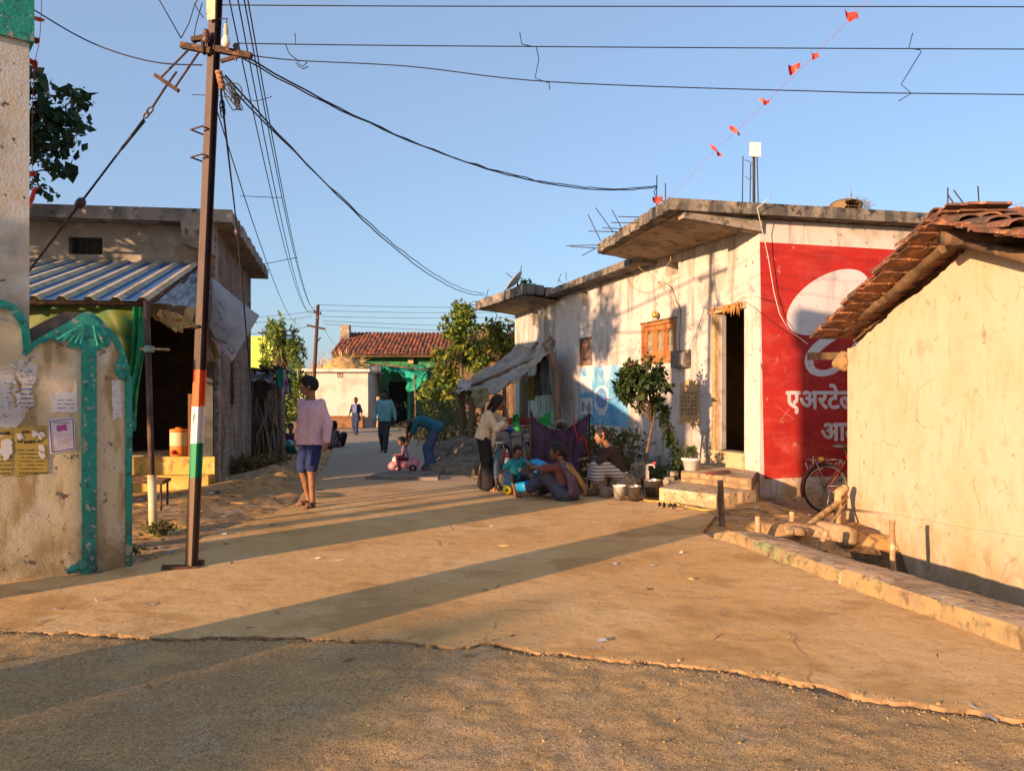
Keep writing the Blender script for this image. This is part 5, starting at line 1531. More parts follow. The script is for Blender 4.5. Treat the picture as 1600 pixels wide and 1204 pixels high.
# dark peepal branches behind the gate pillar
cl = []; Yp = 10.6
for (px, py, rx, ry, n) in ((58, 115, 14, 18, 30), (100, 152, 14, 7, 20), (125, 148, 14, 10, 26), (62, 155, 14, 14, 34), (75, 185, 24, 14, 60), (105, 190, 22, 12, 44), (120, 186, 9, 8, 16), (65, 220, 18, 16, 50), (95, 222, 20, 14, 44), (118, 212, 10, 8, 14), (75, 250, 16, 13, 34), (98, 258, 12, 14, 24), (58, 285, 12, 9, 14), (72, 295, 8, 6, 8), (30, 180, 25, 50, 120)):
    cl.append((tuple(P(px, py, Yp)), (rx * Yp / 1200, .35, ry * Yp / 1200), int(n * 1.5)))
for i in range(34):
    u = rng.uniform(0, 1); pp = -9.9 - 3.9 * u; tt = rng.uniform(-1.2, 1.4)
    c0 = np.array([pp * .733, -pp * .68]) + np.array([.68, .733]) * (tt - 1.2 + 1.1 * u)
    if c0[0] / c0[1] > -.68: continue
    cl.append(((c0[0], c0[1], rng.uniform(4.5, 6.6)), tuple(rng.uniform(.4, .75, 3)), 260))
ba = (-8.3, Yp - 1.2, 0)
tree('peepal_tree', 'dark green broad leaved branches reaching out from behind the tall gate pillar', 'tree', ba, [ba, (-8.2, Yp - 1., 2.5), (-7.7, Yp - .4, 4.2), (-7.1, Yp, 5.6)], [.16, .13, .09, .04], cl, .145, [leafmat('leaf_deep', (.018, .045, .02), (.03, .06, .022), .25), leafmat('leaf_deep_b', (.03, .065, .025), (.02, .045, .02), .25)], bark, 10, .5, aspect=.6)
# unseen trees placed on the sunward side to shade the road and seated group
grn = [leafmat('weed_green', (.05, .10, .02), (.08, .12, .03)), leafmat('weed_olive', (.10, .11, .03), (.14, .12, .04))]
dry = [mat('weed_dry', (.20, .14, .06), rough=.9), mat('weed_dry_b', (.10, .085, .04), rough=.9), grn[1]]
def weed(label, c, r, h, n, size, mats_, seed, cat='weeds', name='weed_clump', stems=10):
    t = thing(name, label, cat, c); rng = np.random.default_rng(seed); mb = MB()
    for k in range(stems):
        a = rng.uniform(0, 6.28); q = rng.uniform(.2, 1) * r
        mb.tube([Vector(c) + Vector((.2 * q * math.cos(a), .2 * q * math.sin(a), -.04)), Vector(c) + Vector((.7 * q * math.cos(a), .7 * q * math.sin(a), h * .6)), Vector(c) + Vector((q * math.cos(a), q * math.sin(a), h * rng.uniform(.7, 1.1)))], [.006, .005, .002], 4)
    mb.build('stems', mat('stem_brown', (.13, .10, .05), rough=.9), t)
    pts = np.array(c) + np.stack([rng.normal(size=n) * r * .5, rng.normal(size=n) * r * .5, rng.uniform(.05, 1, n) * h], 1)
    leaves('foliage', pts, size, mats_, t, seed, -.2, .45, off=c); return t




def off_tree(x, y, zc, r, n, seed):
    rng = np.random.default_rng(seed); cl = [((x + rng.normal() * r * .45, y + rng.normal() * r * .45, zc + rng.normal() * r * .3), tuple(rng.uniform(.35, .6, 3) * r * .8), n) for i in range(9)]
    tree('shade_tree', 'unseen leafy tree placed on the sunward side to throw soft shade', 'tree', (x, y, 0), [(x, y, -.1), (x, y, zc * .5), (x + .1, y, zc)], [.2, .16, .1], cl, .3, yg, bark, seed, group='unseen trees placed for their shade')


t = thing('shadow_hut', 'unseen mud walled hut added behind the gate wall to shade the lane', 'hut', (-9., 6.4, 0))  # unseen hut, added only for the shadow it throws across the lane
mb = MB(); mb.box((-9., 6.4, 1.25), (1.3, 3., 2.7), rotm('Z', R(-43))); mb.build('wall', mudm, t)
mb = MB(); mb.box((-9., 6.4, 2.68), (1.4, 3.2, .12), rotm('Z', R(-43))); mb.build('roof', straw, t)
off_tree(-20.3, -16.9, 3.8, 1.35, 420, 43); off_tree(-13.3, -2.7, 4.3, 1., 420, 44)

# =================================================================== electric poles and their wires
PO = thing('electric_pole', 'rusty steel electric pole with orange, white and green painted bands, in the left foreground', 'pole', (-2.755, 6.57, 0))
pm_ = bpy.data.materials.new('pole_paint'); MATS['pole_paint'] = pm_; pm_.use_nodes = True
nt = pm_.node_tree; N_ = nt.nodes; L_ = nt.links; bs = N_['Principled BSDF']; bs.inputs['Roughness'].default_value = .55
tc = N_.new('ShaderNodeTexCoord'); sp = N_.new('ShaderNodeSeparateXYZ'); L_.new(tc.outputs['Object'], sp.inputs[0])
nz = N_.new('ShaderNodeTexNoise'); nz.inputs['Scale'].default_value = 9; nz.inputs['Detail'].default_value = 6; mp = N_.new('ShaderNodeMapping'); mp.inputs[3].default_value = (2, 2, .5); L_.new(tc.outputs['Object'], mp.inputs[0]); L_.new(mp.outputs[0], nz.inputs['Vector'])
cr = N_.new('ShaderNodeValToRGB'); L_.new(nz.outputs['Fac'], cr.inputs[0]); cr.color_ramp.elements[0].position = .35; cr.color_ramp.elements[0].color = (.032, .014, .010, 1); cr.color_ramp.elements[1].position = .7; cr.color_ramp.elements[1].color = (.070, .030, .019, 1)
wob = N_.new('ShaderNodeMath'); wob.operation = 'MULTIPLY_ADD'; L_.new(nz.outputs['Fac'], wob.inputs[0]); wob.inputs[1].default_value = .03; L_.new(sp.outputs[2], wob.inputs[2])
cur = cr.outputs[0]


def band_mix(cur, z0, z1, col):
    a = N_.new('ShaderNodeMath'); a.operation = 'GREATER_THAN'; L_.new(wob.outputs[0], a.inputs[0]); a.inputs[1].default_value = z0 + .015
    b = N_.new('ShaderNodeMath'); b.operation = 'LESS_THAN'; L_.new(wob.outputs[0], b.inputs[0]); b.inputs[1].default_value = z1 + .015
    c = N_.new('ShaderNodeMath'); c.operation = 'MULTIPLY'; L_.new(a.outputs[0], c.inputs[0]); L_.new(b.outputs[0], c.inputs[1])
    sc = N_.new('ShaderNodeMapRange'); L_.new(nz.outputs['Fac'], sc.inputs[0]); sc.inputs[1].default_value = .72; sc.inputs[2].default_value = .68
    d = N_.new('ShaderNodeMath'); d.operation = 'MULTIPLY'; L_.new(c.outputs[0], d.inputs[0]); L_.new(sc.outputs[0], d.inputs[1])
    mx = N_.new('ShaderNodeMix'); mx.data_type = 'RGBA'; L_.new(d.outputs[0], mx.inputs[0]); L_.new(cur, mx.inputs[6]); mx.inputs[7].default_value = lin(col); return mx.outputs[2]


cur = band_mix(cur, 1.37, 1.68, (.70, .085, .01)); cur = band_mix(cur, 1.055, 1.37, (.66, .60, .55)); cur = band_mix(cur, .765, 1.055, (.008, .22, .09)); cur = band_mix(cur, -.2, .765, (.11, .065, .036))
L_.new(cur, bs.inputs['Base Color'])
lean = Vector((.0435, 0, 1)).normalized()
rt = rotm('Z', R(-24))
def hsec(mb, a, b, bw_=.072, bh_=.076, tf_=.009):
    prof = [(-bw_ / 2, -bh_ / 2), (bw_ / 2, -bh_ / 2), (bw_ / 2, -bh_ / 2 + tf_), (tf_ / 2, -bh_ / 2 + tf_), (tf_ / 2, bh_ / 2 - tf_), (bw_ / 2, bh_ / 2 - tf_), (bw_ / 2, bh_ / 2), (-bw_ / 2, bh_ / 2), (-bw_ / 2, bh_ / 2 - tf_), (-tf_ / 2, bh_ / 2 - tf_), (-tf_ / 2, -bh_ / 2 + tf_), (-bw_ / 2, -bh_ / 2 + tf_)]
    a = Vector(a); b = Vector(b)
    mb.prism(prof[::-1], lambda u, v, d: a + (b - a) * d + rt @ Vector((u, v, 0)), 0, 1)


mb = MB(); a = Vector((-2.755, 6.57, -.3)); hsec(mb, a, a + lean * 7.4); mb.build('shaft', pm_, PO)
mb = MB(); q = Vector((-2.755, 6.57, 0))
mb.box(q + Vector((-.05, -.06, .012)), (.30, .10, .02), rotm('Z', R(20)) @ rotm('Y', R(4))); mb.box(q + Vector((.07, .05, .02)), (.05, .05, .05)); mb.build('base_plate', rust, PO)
Q = lambda px, py, dy=0: P(px, py, 6.57 + dy)
mb = MB(); mb.beam(Q(338, 77, -.07), Q(393, 88, -.10), .05, .05); mb.beam(Q(284, 71, .0), Q(330, 80, -.06), .05, .05); mb.beam(Q(318, 84, -.065), Q(318, 56, -.065), .06, .02); mb.beam(Q(300, 62, -.03), Q(330, 58, -.06), .04, .04)
mb.beam(Q(345, 96, -.07), Q(378, 86, -.08), .02, .03); mb.build('crossarm', rust, PO)
mb = MB(); mb.beam(Q(240, -30, -.05), Q(420, -12, -.1), .06, .06); mb.build('crossarm', rust, PO)
mb = MB(); mb.prism([(-.04, 0), (.045, 0), (.05, .22), (-.045, .22), (-.05, .12)], lambda u, v, d: Q(331, 32, -.075) + rt @ Vector((u, d, v)), 0, -.012); mb.build('name_plate', mat('faded_plate', (.42, .36, .24), [((.2, .12, .06), 14., .5, .7)], rough=.7), PO)
for (px, py) in ((369, 84), (322, 62)):
    mb = MB(); mb.lathe([(.0, .09), (.018, .085), (.03, .06), (.018, .045), (.034, .03), (.02, .01), (.036, -.01), (.01, -.025), (.008, -.06)], Q(px, py, -.08), 14); mb.build('insulator', mat('porcelain_brown', (.10, .05, .035), rough=.3), PO)
for dz in (0, .11): 
    pass
mb = MB(); mb.beam(Q(341, 112, -.06), Q(347, 140, -.06), .06, .03)
for k in range(4): mb.lathe([(.0, -.012), (.03, -.012), (.03, .012), (0, .012)], Q(342 + k * 1.6, 114 + k * 7, -.07), 12)
mb.build('shackle', mat('shackle_wood', (.30, .15, .085), [((.16, .08, .05), 12., .5, .7)], rough=.8), PO)
for py in (205, 248, 512): 
    mb = MB(); c = Q(317 if py < 300 else 306, py); mb.tube([c + rt @ Vector(v) for v in ((-.066, -.069, 0), (.066, -.069, .01), (.066, .069, .01), (-.066, .069, 0), (-.066, -.069, 0))], .008, 5); mb.build('clamp', rust, PO)
BU = thing('light_bulb', 'white street light bulb hanging in its holder near the top of the electric pole', 'bulb', Q(353, 62, -.16))
c = Q(353, 66, -.16)
mb = MB(); mb.lathe([(.0, -.042), (.02, -.038), (.034, -.02), (.037, 0), (.033, .02), (.022, .04), (.016, .06), (.014, .065)], c, 18); mb.build('glass', mat('bulb_white', (.70, .62, .45), rough=.25, spec=.6), BU)
mb = MB(); mb.lathe([(.018, .06), (.022, .075), (.016, .085), (.022, .1), (.014, .12), (.014, .15), (0, .155)], c, 14); mb.build('holder', mat('holder_cream', (.42, .34, .22), rough=.6), BU)
mb = MB(); mb.tube([c + Vector((0, 0, .15)), c + Vector((-.005, .05, .22)), Q(340, 30, -.07)], .004, 5); mb.build('flex', blackwire, BU)

wire_n = [0]


def wire(pts, r, label, name='power_line', m=None, group=None, extra=None):
    mb = MB(); mb.tube(pts, r, 5)
    if extra:
        for e in extra: mb.tube(e, r * .85, 5)
    o = mb.build(name, m or blackwire); tag(o, label, 'wire', group); return o


def smooth_path(pp, k=8):
    return [Vector(p) for p in catm([tuple(p) for p in pp], k)]


wire(smooth_path([Q(346, 8, -.05), Q(700, 10), Q(1600, 11), Q(3300, 16)]), .005, 'topmost of the three bare power lines crossing the sky to the right', group='overhead lines running right')
wire(smooth_path([Q(372, 68, -.08), Q(700, 72), Q(1600, 77), Q(3300, 80)]), .005, 'middle of the three bare power lines crossing the sky to the right', group='overhead lines running right', extra=[[Q(461, 52), Q(462, 69), Q(446, 69)], [Q(446, 69), Q(452, 84), Q(468, 97)], [Q(812, 50), Q(815, 69), Q(832, 73)], [Q(838, 74), Q(842, 92), Q(836, 122), Q(858, 130), Q(859, 140)], [Q(1426, 52), Q(1420, 76), Q(1438, 78)], [Q(1440, 80), Q(1408, 132), Q(1424, 146), Q(1404, 158)]])
wire(smooth_path([Q(392, 87, -.1), Q(470, 95), Q(640, 104), Q(860, 128), Q(1250, 142), Q(1600, 148), Q(3300, 165)]), .005, 'lowest of the three bare power lines crossing the sky to the right', group='overhead lines running right', extra=[[Q(462, 98), Q(474, 104), Q(480, 97)], [Q(464, 102), Q(474, 108), Q(482, 104)]])
e1 = P(1026, 292, 11.6)
def wob_path(a, b, drop, n, amp, seed):
    rr = random.Random(seed); return [p + Vector((0, rr.uniform(-amp, amp), rr.uniform(-amp, amp))) if 0 < i < n else p for i, p in enumerate(sag(a, b, drop, n))]
wire(wob_path(Q(372, 82, -.1), e1, .42, 40, .006, 1), .008, 'black twisted service cable from the electric pole to the rod on the near roof edge', 'service_cable', extra=[wob_path(Q(376, 90, -.1), e1 + Vector((0, 0, .02)), .40, 40, .01, 2), [e1, P(1022, 300, 11.6), P(1028, 318, 11.5)]])
e2 = P(757, 461, 22.2)
wire(wob_path(Q(352, 118, -.07), e2, .50, 44, .008, 3), .009, 'black double service cable dropping from the electric pole to the far roof corner', 'service_cable', extra=[wob_path(Q(360, 135, -.05), e2 + Vector((0, 0, .05)), .42, 44, .012, 4)])
# tangled loop of spare cable
rr = random.Random(6); c = Q(366, 140, -.08)
mb = MB()
for k in range(6):
    r_ = rr.uniform(.05, .11); e = rr.uniform(.4, .7); ph = rr.uniform(0, 3); cx_ = rr.uniform(-.03, .03)
    mb.tube([c + Vector((cx_ + r_ * e * math.cos(t + ph) + .02 * math.sin(2 * t), rr.uniform(-.01, .01), -.06 + r_ * math.sin(t) * 1.2)) for t in [2 * math.pi * i / 16 for i in range(17)]], .005, 5)
mb.tube([c + Vector((-.1, 0, .12)), c, c + Vector((.04, 0, -.1))], .007, 5); o = mb.build('cable_coil', blackwire); tag(o, 'tangled coil of spare black cable hanging beside the electric pole', 'cable coil')
# wires running down the lane to the second pole
P2 = Vector((P(490, 675, 33).x, 33, 0)); p2t = P(497, 476, 33)
for i, (xa, ya, xb, yb, mid) in enumerate([(352, -30, 488, 484, .2), (366, -30, 490, 486, .25), (376, -30, 494, 478, .2), (382, -30, 497, 479, .3)]):
    wire(sag(Q(xa, ya, -.06), P(xb, yb, 33), .75 + mid, 26), .0065, 'one of the long thin wires running down the lane to the far electric pole', group='wires to the far pole')
wire(sag(Q(335, 160), P(468, 507, 30), .5, 20), .006, 'thin single wire sagging from the electric pole down past the brick shop house')
mb = MB(); mb.tube([P(300, 148, 8.), P(345, 150, 8.), P(402, 158, 8.), P(425, 151, 8.)], .004, 4); mb.tube([P(375, 306, 14), P(440, 309, 14)], .006, 4); mb.tube([P(405, 414, 18), P(465, 402, 18)], .008, 4); o = mb.build('line_spacers', blackwire); tag(o, 'thin spacer rods tying the wires above the lane', 'spacers')
wire(smooth_path([P(-60, -60, 6.4), P(60, 20, 6.45), P(150, 70, 6.5), P(240, 97, 6.5), Q(316, 102, -.05)]), .006, 'dark wire sagging from the gate pillar across to the electric pole', m=blackwire)
wire([P(170, -90, 6.5), P(250, 2, 6.55), Q(283, 60)], .005, 'short taut wire rising to the upper left from the left crossarm', extra=[[Q(283, 60), Q(296, 35), Q(304, 8), Q(320, -20)], [Q(303, 58), Q(306, 40), Q(316, 5)], [Q(304, 5), Q(308, 14), Q(318, 28)]])
# guy wire with its turnbuckle
GW_ = thing('guy_wire', 'rusty guy wire with turnbuckle bars, link and egg insulator running down left from the pole', 'guy wire', Q(260, 130))
mb = MB(); mb.tube([Q(306, 66, -.03), Q(252, 121)], .009, 6); mb.tube([Q(312, 80, -.03), Q(274, 136)], .009, 6); mb.tube([Q(276, 112), Q(258, 137), Q(238, 168)], .009, 6)
mb.beam(Q(242, 117), Q(279, 142), .035, .03); mb.build('turnbuckle', rust, GW_)
mb = MB()
for (x, y, r_) in ((234, 173, .035), (229, 180, .03)):
    mb.tube([Q(x, y) + Vector((r_ * math.cos(t) * .7 + r_ * .3 * math.sin(t), .01 * math.sin(t), r_ * math.sin(t))) for t in [2 * math.pi * i / 12 for i in range(12)]], .007, 5, closed=True)
mb.build('link', rust, GW_)
ga = Q(225, 186); gi = P(126, 317, 6.75); gb = P(-240, 800, 7.6)
mb = MB(); mb.tube([ga, gi], .009, 6); mb.tube([ga + Vector((.0, .01, -.01)), ga.lerp(gi, .35)], .012, 6); mb.build('rope', blackwire, GW_)
mb = MB(); mb.tube([gi, gb], .010, 6); mb.build('rope', rust, GW_)
mb = MB(); dr_ = (gb - gi).normalized(); mb.tube([gi - dr_ * .05, gi - dr_ * .03, gi, gi + dr_ * .04, gi + dr_ * .06], [.015, .036, .042, .036, .015], 12); mb.build('egg_insulator', mat('egg_brown', (.055, .035, .04), rough=.35), GW_)
# stay dropping down to the back
SW = thing('stay_wire', 'black stay wire with an egg insulator hanging from the pole towards the brick house', 'guy wire', Q(345, 140))
s0_ = Q(345, 142, -.05); s1_ = P(371, 362, 9.); s2_ = P(404, 738, 14.8)
mb = MB(); mb.tube([s0_, s0_.lerp(s1_, .3), s1_], [.010, .009, .007], 6); mb.tube([s1_, s1_.lerp(s2_, .5), s2_], .009, 6)
for (x, y) in ((347, 165), (348, 175)):
    c = Q(x, y, .1); mb.tube([c + Vector((.02 * math.cos(t), 0, .05 * math.sin(t))) for t in [2 * math.pi * i / 10 for i in range(10)]], .006, 5, closed=True)
mb.build('rope', blackwire, SW)
mb = MB(); mb.tube([s1_ + Vector((0, 0, .06)), s1_ + Vector((0, 0, .03)), s1_, s1_ - Vector((0, 0, .03)), s1_ - Vector((0, 0, .06))], [.012, .034, .04, .034, .012], 12); mb.build('egg_insulator', MATS['egg_brown'], SW)
# second pole and lines beyond
PP = thing('electric_pole', 'thin leaning electric pole standing before the white outhouse far down the lane', 'pole', P2)
mb = MB(); mb.tube([P2 + Vector((-.1, 0, 0)), p2t], [.09, .07], 8); mb.build('shaft', rust, PP)
mb = MB(); mb.beam(P(480, 508, 33), P(508, 514, 33), .09, .09); mb.beam(P(490, 487, 33), P(500, 489, 33), .08, .08); mb.beam(P(494, 536, 33), P(501, 527, 33), .05, .05); mb.build('crossarm', rust, PP)
for (px, py) in ((496, 479), (491, 488), (500, 490), (497, 497)):
    mb = MB(); mb.lathe([(0, .1), (.06, .08), (.04, .04), (.07, 0), (.03, -.04), (0, -.05)], P(px, py, 32.95), 10); mb.build('insulator', MATS['porcelain_brown'], PP)
for (a_, b_, c_) in [((498, 476), (800, 475), .25), ((500, 485), (790, 483), .2), ((502, 494), (780, 491), .25), ((504, 501), (830, 506), .2), ((506, 506), (760, 514), .3)]:
    wire(sag(P(a_[0], a_[1], 33), P(b_[0] + 160, b_[1] + (b_[1] - a_[1]) * .5, 40), .15, 14), .009, 'one of the distant lines running right from the far electric pole', group='lines right of the far pole')
for (a_, b_) in [((489, 486), (380, 491)), ((488, 494), (380, 501)), ((482, 510), (380, 520))]:
    wire(sag(P(a_[0], a_[1], 33), P(b_[0] - 90, b_[1], 36), .2, 12), .009, 'one of the distant lines running left from the far electric pole', group='lines left of the far pole')
wire(sag(P(506, 512, 33), P(524, 537, 40), .1, 8), .009, 'short drop wire from the far electric pole to the tiled roof')
# loose wires across the white wall
rr = random.Random(11)
def lw(pts, d=.03): return smooth_path([ray_plane(px, py, N0 + NL * d, NL) for px, py in pts], 5)
wire(lw([(1046, 318), (1050, 350), (1046, 385), (1048, 405), (1041, 418), (1032, 450), (1028, 443), (1010, 428), (992, 412)], .3), .005, 'pale loose cable hanging from the near roof corner down the white wall', 'loose_cable', m=mat('cable_tan', (.42, .32, .16), rough=.7), extra=[lw([(975, 430), (988, 448), (1010, 457), (1032, 446), (1060, 432)], .05), lw([(1029, 442), (1040, 455), (1052, 475), (1058, 500), (1059, 545)], .04)])
wire(lw([(1055, 470), (1063, 484), (1062, 520), (1061, 548)]), .006, 'dark cable running down the white wall into the meter box', 'loose_cable', extra=[lw([(1034, 440), (1048, 448), (1057, 470)]), lw([(1100, 484), (1090, 515), (1076, 548)], .06)])
wire([RPt(*rsz(1182, 318), .4), *[ray_plane(px, py, N0 + NR * d, NR) for px, py, d in ((1183, 325, .34), (1190, 355, .2), (1200, 400, .12), (1209, 455, .1), (1218, 490, .12), (1232, 515, .2), (1262, 537, .5))]], .006, 'pale cable looping down across the red painted wall from the roof panel mast', 'loose_cable', m=mat('cable_pale', (.55, .50, .42), rough=.6))
wire([ray_plane(px, py, N0 + NR * .05, NR) for px, py in ((1163, 470), (1178, 480), (1187, 488), (1230, 520), (1256, 532))], .004, 'thin rusty wire strung across the red wall from the door garland', 'loose_cable', m=rust, extra=[[ray_plane(px, py, N0 + NR * .06, NR) for px, py in ((1177, 463), (1190, 465), (1226, 478))]])
# brass bell-shaped lamp hanging over the window
t = thing('hanging_pot', 'small golden pot hanging on a cord above the wooden window', 'pot', LPt(LS(1031), LZ(1031, 496), .1))
c = LPt(LS(1031), LZ(1031, 492), .1)
mb = MB(); mb.lathe([(0, -.06), (.04, -.055), (.065, -.02), (.055, .03), (.03, .05), (.035, .065), (0, .065)], c, 14); mb.build('bowl', mat('brass_old', (.42, .27, .07), rough=.45, metal=.6), t)
mb = MB(); mb.tube([c + Vector((0, 0, .06)), c + Vector((.01, .01, .3)), c + Vector((0, 0.05, .45))], .004, 5); mb.build('cord', blackwire, t)
# bunting
redf = mat('bunting_red', (.62, .06, .05), [((.75, .18, .12), 6., .5, .7)], rough=.7, trans=.3)
def bunting(label, pts, flags, Ys, seed, r=.003):
    t = thing('bunting', label, 'bunting', pts[0]); rr = random.Random(seed)
    mb = MB(); mb.tube(smooth_path(pts, 8), r, 4); mb.build('string', mat('string_red', (.35, .10, .09), rough=.8), t)
    for (px, py, w, h, ang, Y) in flags:
        c = P(px, py, Y); s = Y / 1200; mb = MB(); n = 5; top = []; bot = []
        ca, sa = math.cos(R(ang)), math.sin(R(ang))
        V_ = []
        for i in range(n + 1):
            u = i / n - .5
            yy = .03 * math.sin(u * 7 + px) ; hh = h * (1 - abs(i / n - .45) * .9) * rr.uniform(.8, 1.1)
            a = Vector((u * w * s * ca, yy, -u * w * s * sa)); d = Vector((sa * .3 * h * s, rr.uniform(-.02, .02), -hh * s))
            V_ += [c + a, c + a + d * .5 + Vector((0, .015 * math.sin(i * 2), 0)), c + a + d]
        fs = []
        for i in range(n):
            for k in range(2): fs.append((i * 3 + k, i * 3 + k + 1, (i + 1) * 3 + k + 1, (i + 1) * 3 + k))
        mb.add(V_ + [v + Vector((0, .003, 0)) for v in V_], fs + [tuple(q + len(V_) for q in reversed(f)) for f in fs]); mb.build('flag', redf, t)
    return t


bunting('string of small red pennants slanting down the sky to the white house roof corner', [P(1050, 306, 11.2), P(1108, 244, 10.2), P(1194, 163, 9.), P(1330, 28, 7.5), P(1450, -110, 6.8)],
        [(1328, 18, 22, 18, 20, 7.5), (1271, 82, 14, 11, 30, 8.1), (1240, 101, 20, 15, -10, 8.4), (1194, 155, 15, 10, 10, 9.), (1148, 200, 20, 9, 38, 9.6), (1118, 232, 24, 10, 42, 10.)], 0, 3)
bunting('frayed red pennants knotted to the rod at the near corner of the white house roof', [P(1020, 308, 11.5), P(1040, 306, 11.4), P(1052, 312, 11.2)], [(1027, 308, 16, 12, 0, 11.5)], 0, 4)
bunting('string of red and orange pennants hanging down along the edge of the gate pillar', [P(66, -20, 6.2), P(62, 60, 6.2), P(54, 105, 6.25), P(50, 200, 6.3), P(51, 310, 6.3)], [(54, 28, 28, 9, 0, 6.2), (50, 56, 24, 13, 10, 6.2), (52, 93, 16, 16, 20, 6.25), (50, 268, 9, 10, 0, 6.3), (54, 298, 14, 26, -60, 6.3)], 0, 5)
bunting('red pennants and cords stretched over the ridge of the cream house at the right edge', [P(1520, 330, 9.), P(1560, 325, 9), P(1700, 296, 9)], [(1535, 326, 12, 6, 0, 9), (1555, 324, 12, 5, 10, 9), (1588, 324, 10, 22, -60, 9)], 0, 6)
# roof panel antenna, dish and hay
t = thing('panel_antenna', 'square white panel antenna on a short mast on the white house roof', 'antenna', P(1178, 322, 11.9))
mb = MB(); mb.box(P(1180, 234, 11.85), (.17, .03, .22), rotm('Z', R(8))); mb.build('panel', ironwhite, t)
mb = MB(); mb.tube([P(1178, 324, 11.9), P(1178, 226, 11.9)], .022, 8); mb.build('mast', rebarm, t)
mb = MB(); mb.box(P(1178, 234, 11.9), (.06, .07, .05)); mb.tube([P(1163, 250, 11.9), P(1170, 252, 11.9), P(1178, 258, 11.9)], .005, 4); mb.tube([P(1164, 275, 11.9), P(1171, 281, 11.9), P(1178, 275, 11.9)], .005, 4); mb.build('bracket', rebarm, t)
t = thing('satellite_dish', 'grey satellite dish tilted on the far end of the white house roof', 'satellite dish', P(812, 452, 22.5))
c = P(808, 441, 22.5); rd = Matrix.Rotation(R(62), 3, 'Y') @ Matrix.Rotation(R(0), 3, 'X')
rd = Vector((-.75, .1, .65)).to_track_quat('Z', 'Y').to_matrix()
mb = MB(); mb.lathe([(0, 0), (.1, .01), (.2, .035), (.3, .08), (.34, .105), (.34, .115), (.2, .05), (0, .015)], c, 24, rot=rd); mb.build('dish', mat('dish_grey', (.42, .40, .38), rough=.5), t)
mb = MB(); mb.tube([c, P(812, 455, 22.5)], .025, 6); mb.tube([c + rd @ Vector((.3, 0, .1)), c + rd @ Vector((0, 0, .42))], .012, 5); mb.build('arm', rebarm, t)
hay('hay_heap', 'clump of brown dry grass lying on the flat roof above the red wall', tuple(P(1330, 328, 12.4)), .22, .28, .075, 4, 12, .03, mat('brown_grass', (.20, .13, .06), [((.12, .08, .04), 9., .45, .65)], rough=.95))
cl = [(tuple(P(820, 440, 23)), (.2, .2, .12), 40), (tuple(P(832, 446, 23)), (.05, .1, .1), 14)]
tree('sapling', 'small leafy sapling growing behind the satellite dish', 'plant', tuple(P(818, 462, 23.2)), [P(818, 462, 23.2), P(820, 446, 23.1), P(822, 440, 23)], [.015, .012, .008], cl, .16, yg, bark, 31)

# =================================================================== posters on the gate wall
def on_gate(poly_px, d, name, m, parent=None, label=None, cat='poster', group=None):
    poly = [gsz(*p) for p in poly_px]
    ar = sum(poly[i][0] * poly[(i + 1) % len(poly)][1] - poly[(i + 1) % len(poly)][0] * poly[i][1] for i in range(len(poly)))
    if ar < 0: poly.reverse()
    mb = MB(); mb.prism(poly, GPt, d, d - .006 if d < .01 else d - .004); o = mb.build(name, m, parent)
    if label: tag(o, label, cat, group)
    return o


def torn(pts, amp, seed, st=4):
    rr = random.Random(seed); out = []
    for i in range(len(pts)):
        a, b = pts[i], pts[(i + 1) % len(pts)]; n = max(1, int(math.dist(a, b) / st))
        for k in range(n):
            t = k / n; out.append((a[0] + (b[0] - a[0]) * t + rr.uniform(-amp, amp), a[1] + (b[1] - a[1]) * t + rr.uniform(-amp, amp)))
    return out


paper = mat('old_paper', (.56, .53, .50), [((.45, .40, .34), 5., .45, .7), ((.34, .28, .2), 13., .6, .75)], rough=.9)
paperw = mat('white_paper', (.62, .60, .60), [((.52, .49, .47), 6., .48, .7)], rough=.85)
yellowp = mat('yellow_paper', (.42, .30, .07), [((.34, .25, .06), 4., .45, .7), ((.56, .50, .4), 9., .60, .7)], rough=.85)
inkk = mat('ink_black', (.03, .025, .02), rough=.8); inkv = mat('ink_violet', (.16, .05, .22), rough=.8); inkm = mat('ink_magenta', (.45, .08, .30), rough=.8); inkb = mat('ink_blue', (.10, .19, .36), rough=.8); inkr = mat('ink_red', (.35, .05, .06), rough=.8)


def print_lines(parent, x0, x1, y0, y1, n, m, seed, th=1.2, skip=.12, d=.0065, amp=.15, dens=4.5):
    """rows of small broken marks, the look of lines of print"""
    rr = random.Random(seed); mb = MB()
    for i in range(n):
        y = y0 + (y1 - y0) * (i + .5) / n; x = x0 + rr.uniform(0, (x1 - x0) * .12); xe = x1 - rr.uniform(0, (x1 - x0) * .2)
        while x < xe:
            w = rr.uniform(1.2, dens)
            if rr.random() > skip:
                q = [(x, y - th / 2 + rr.uniform(-amp, amp) * th), (x + w, y - th / 2 + rr.uniform(-amp, amp) * th), (x + w, y + th / 2 * rr.uniform(.3, 1.)), (x, y + th / 2 * rr.uniform(.3, 1.))]
                poly = [gsz(*p) for p in q]; mb.add([GPt(s, z, d) for s, z in poly], [(3, 2, 1, 0)])
            x += w + rr.uniform(.4, 1.1)
    mb.build('print', m, parent)


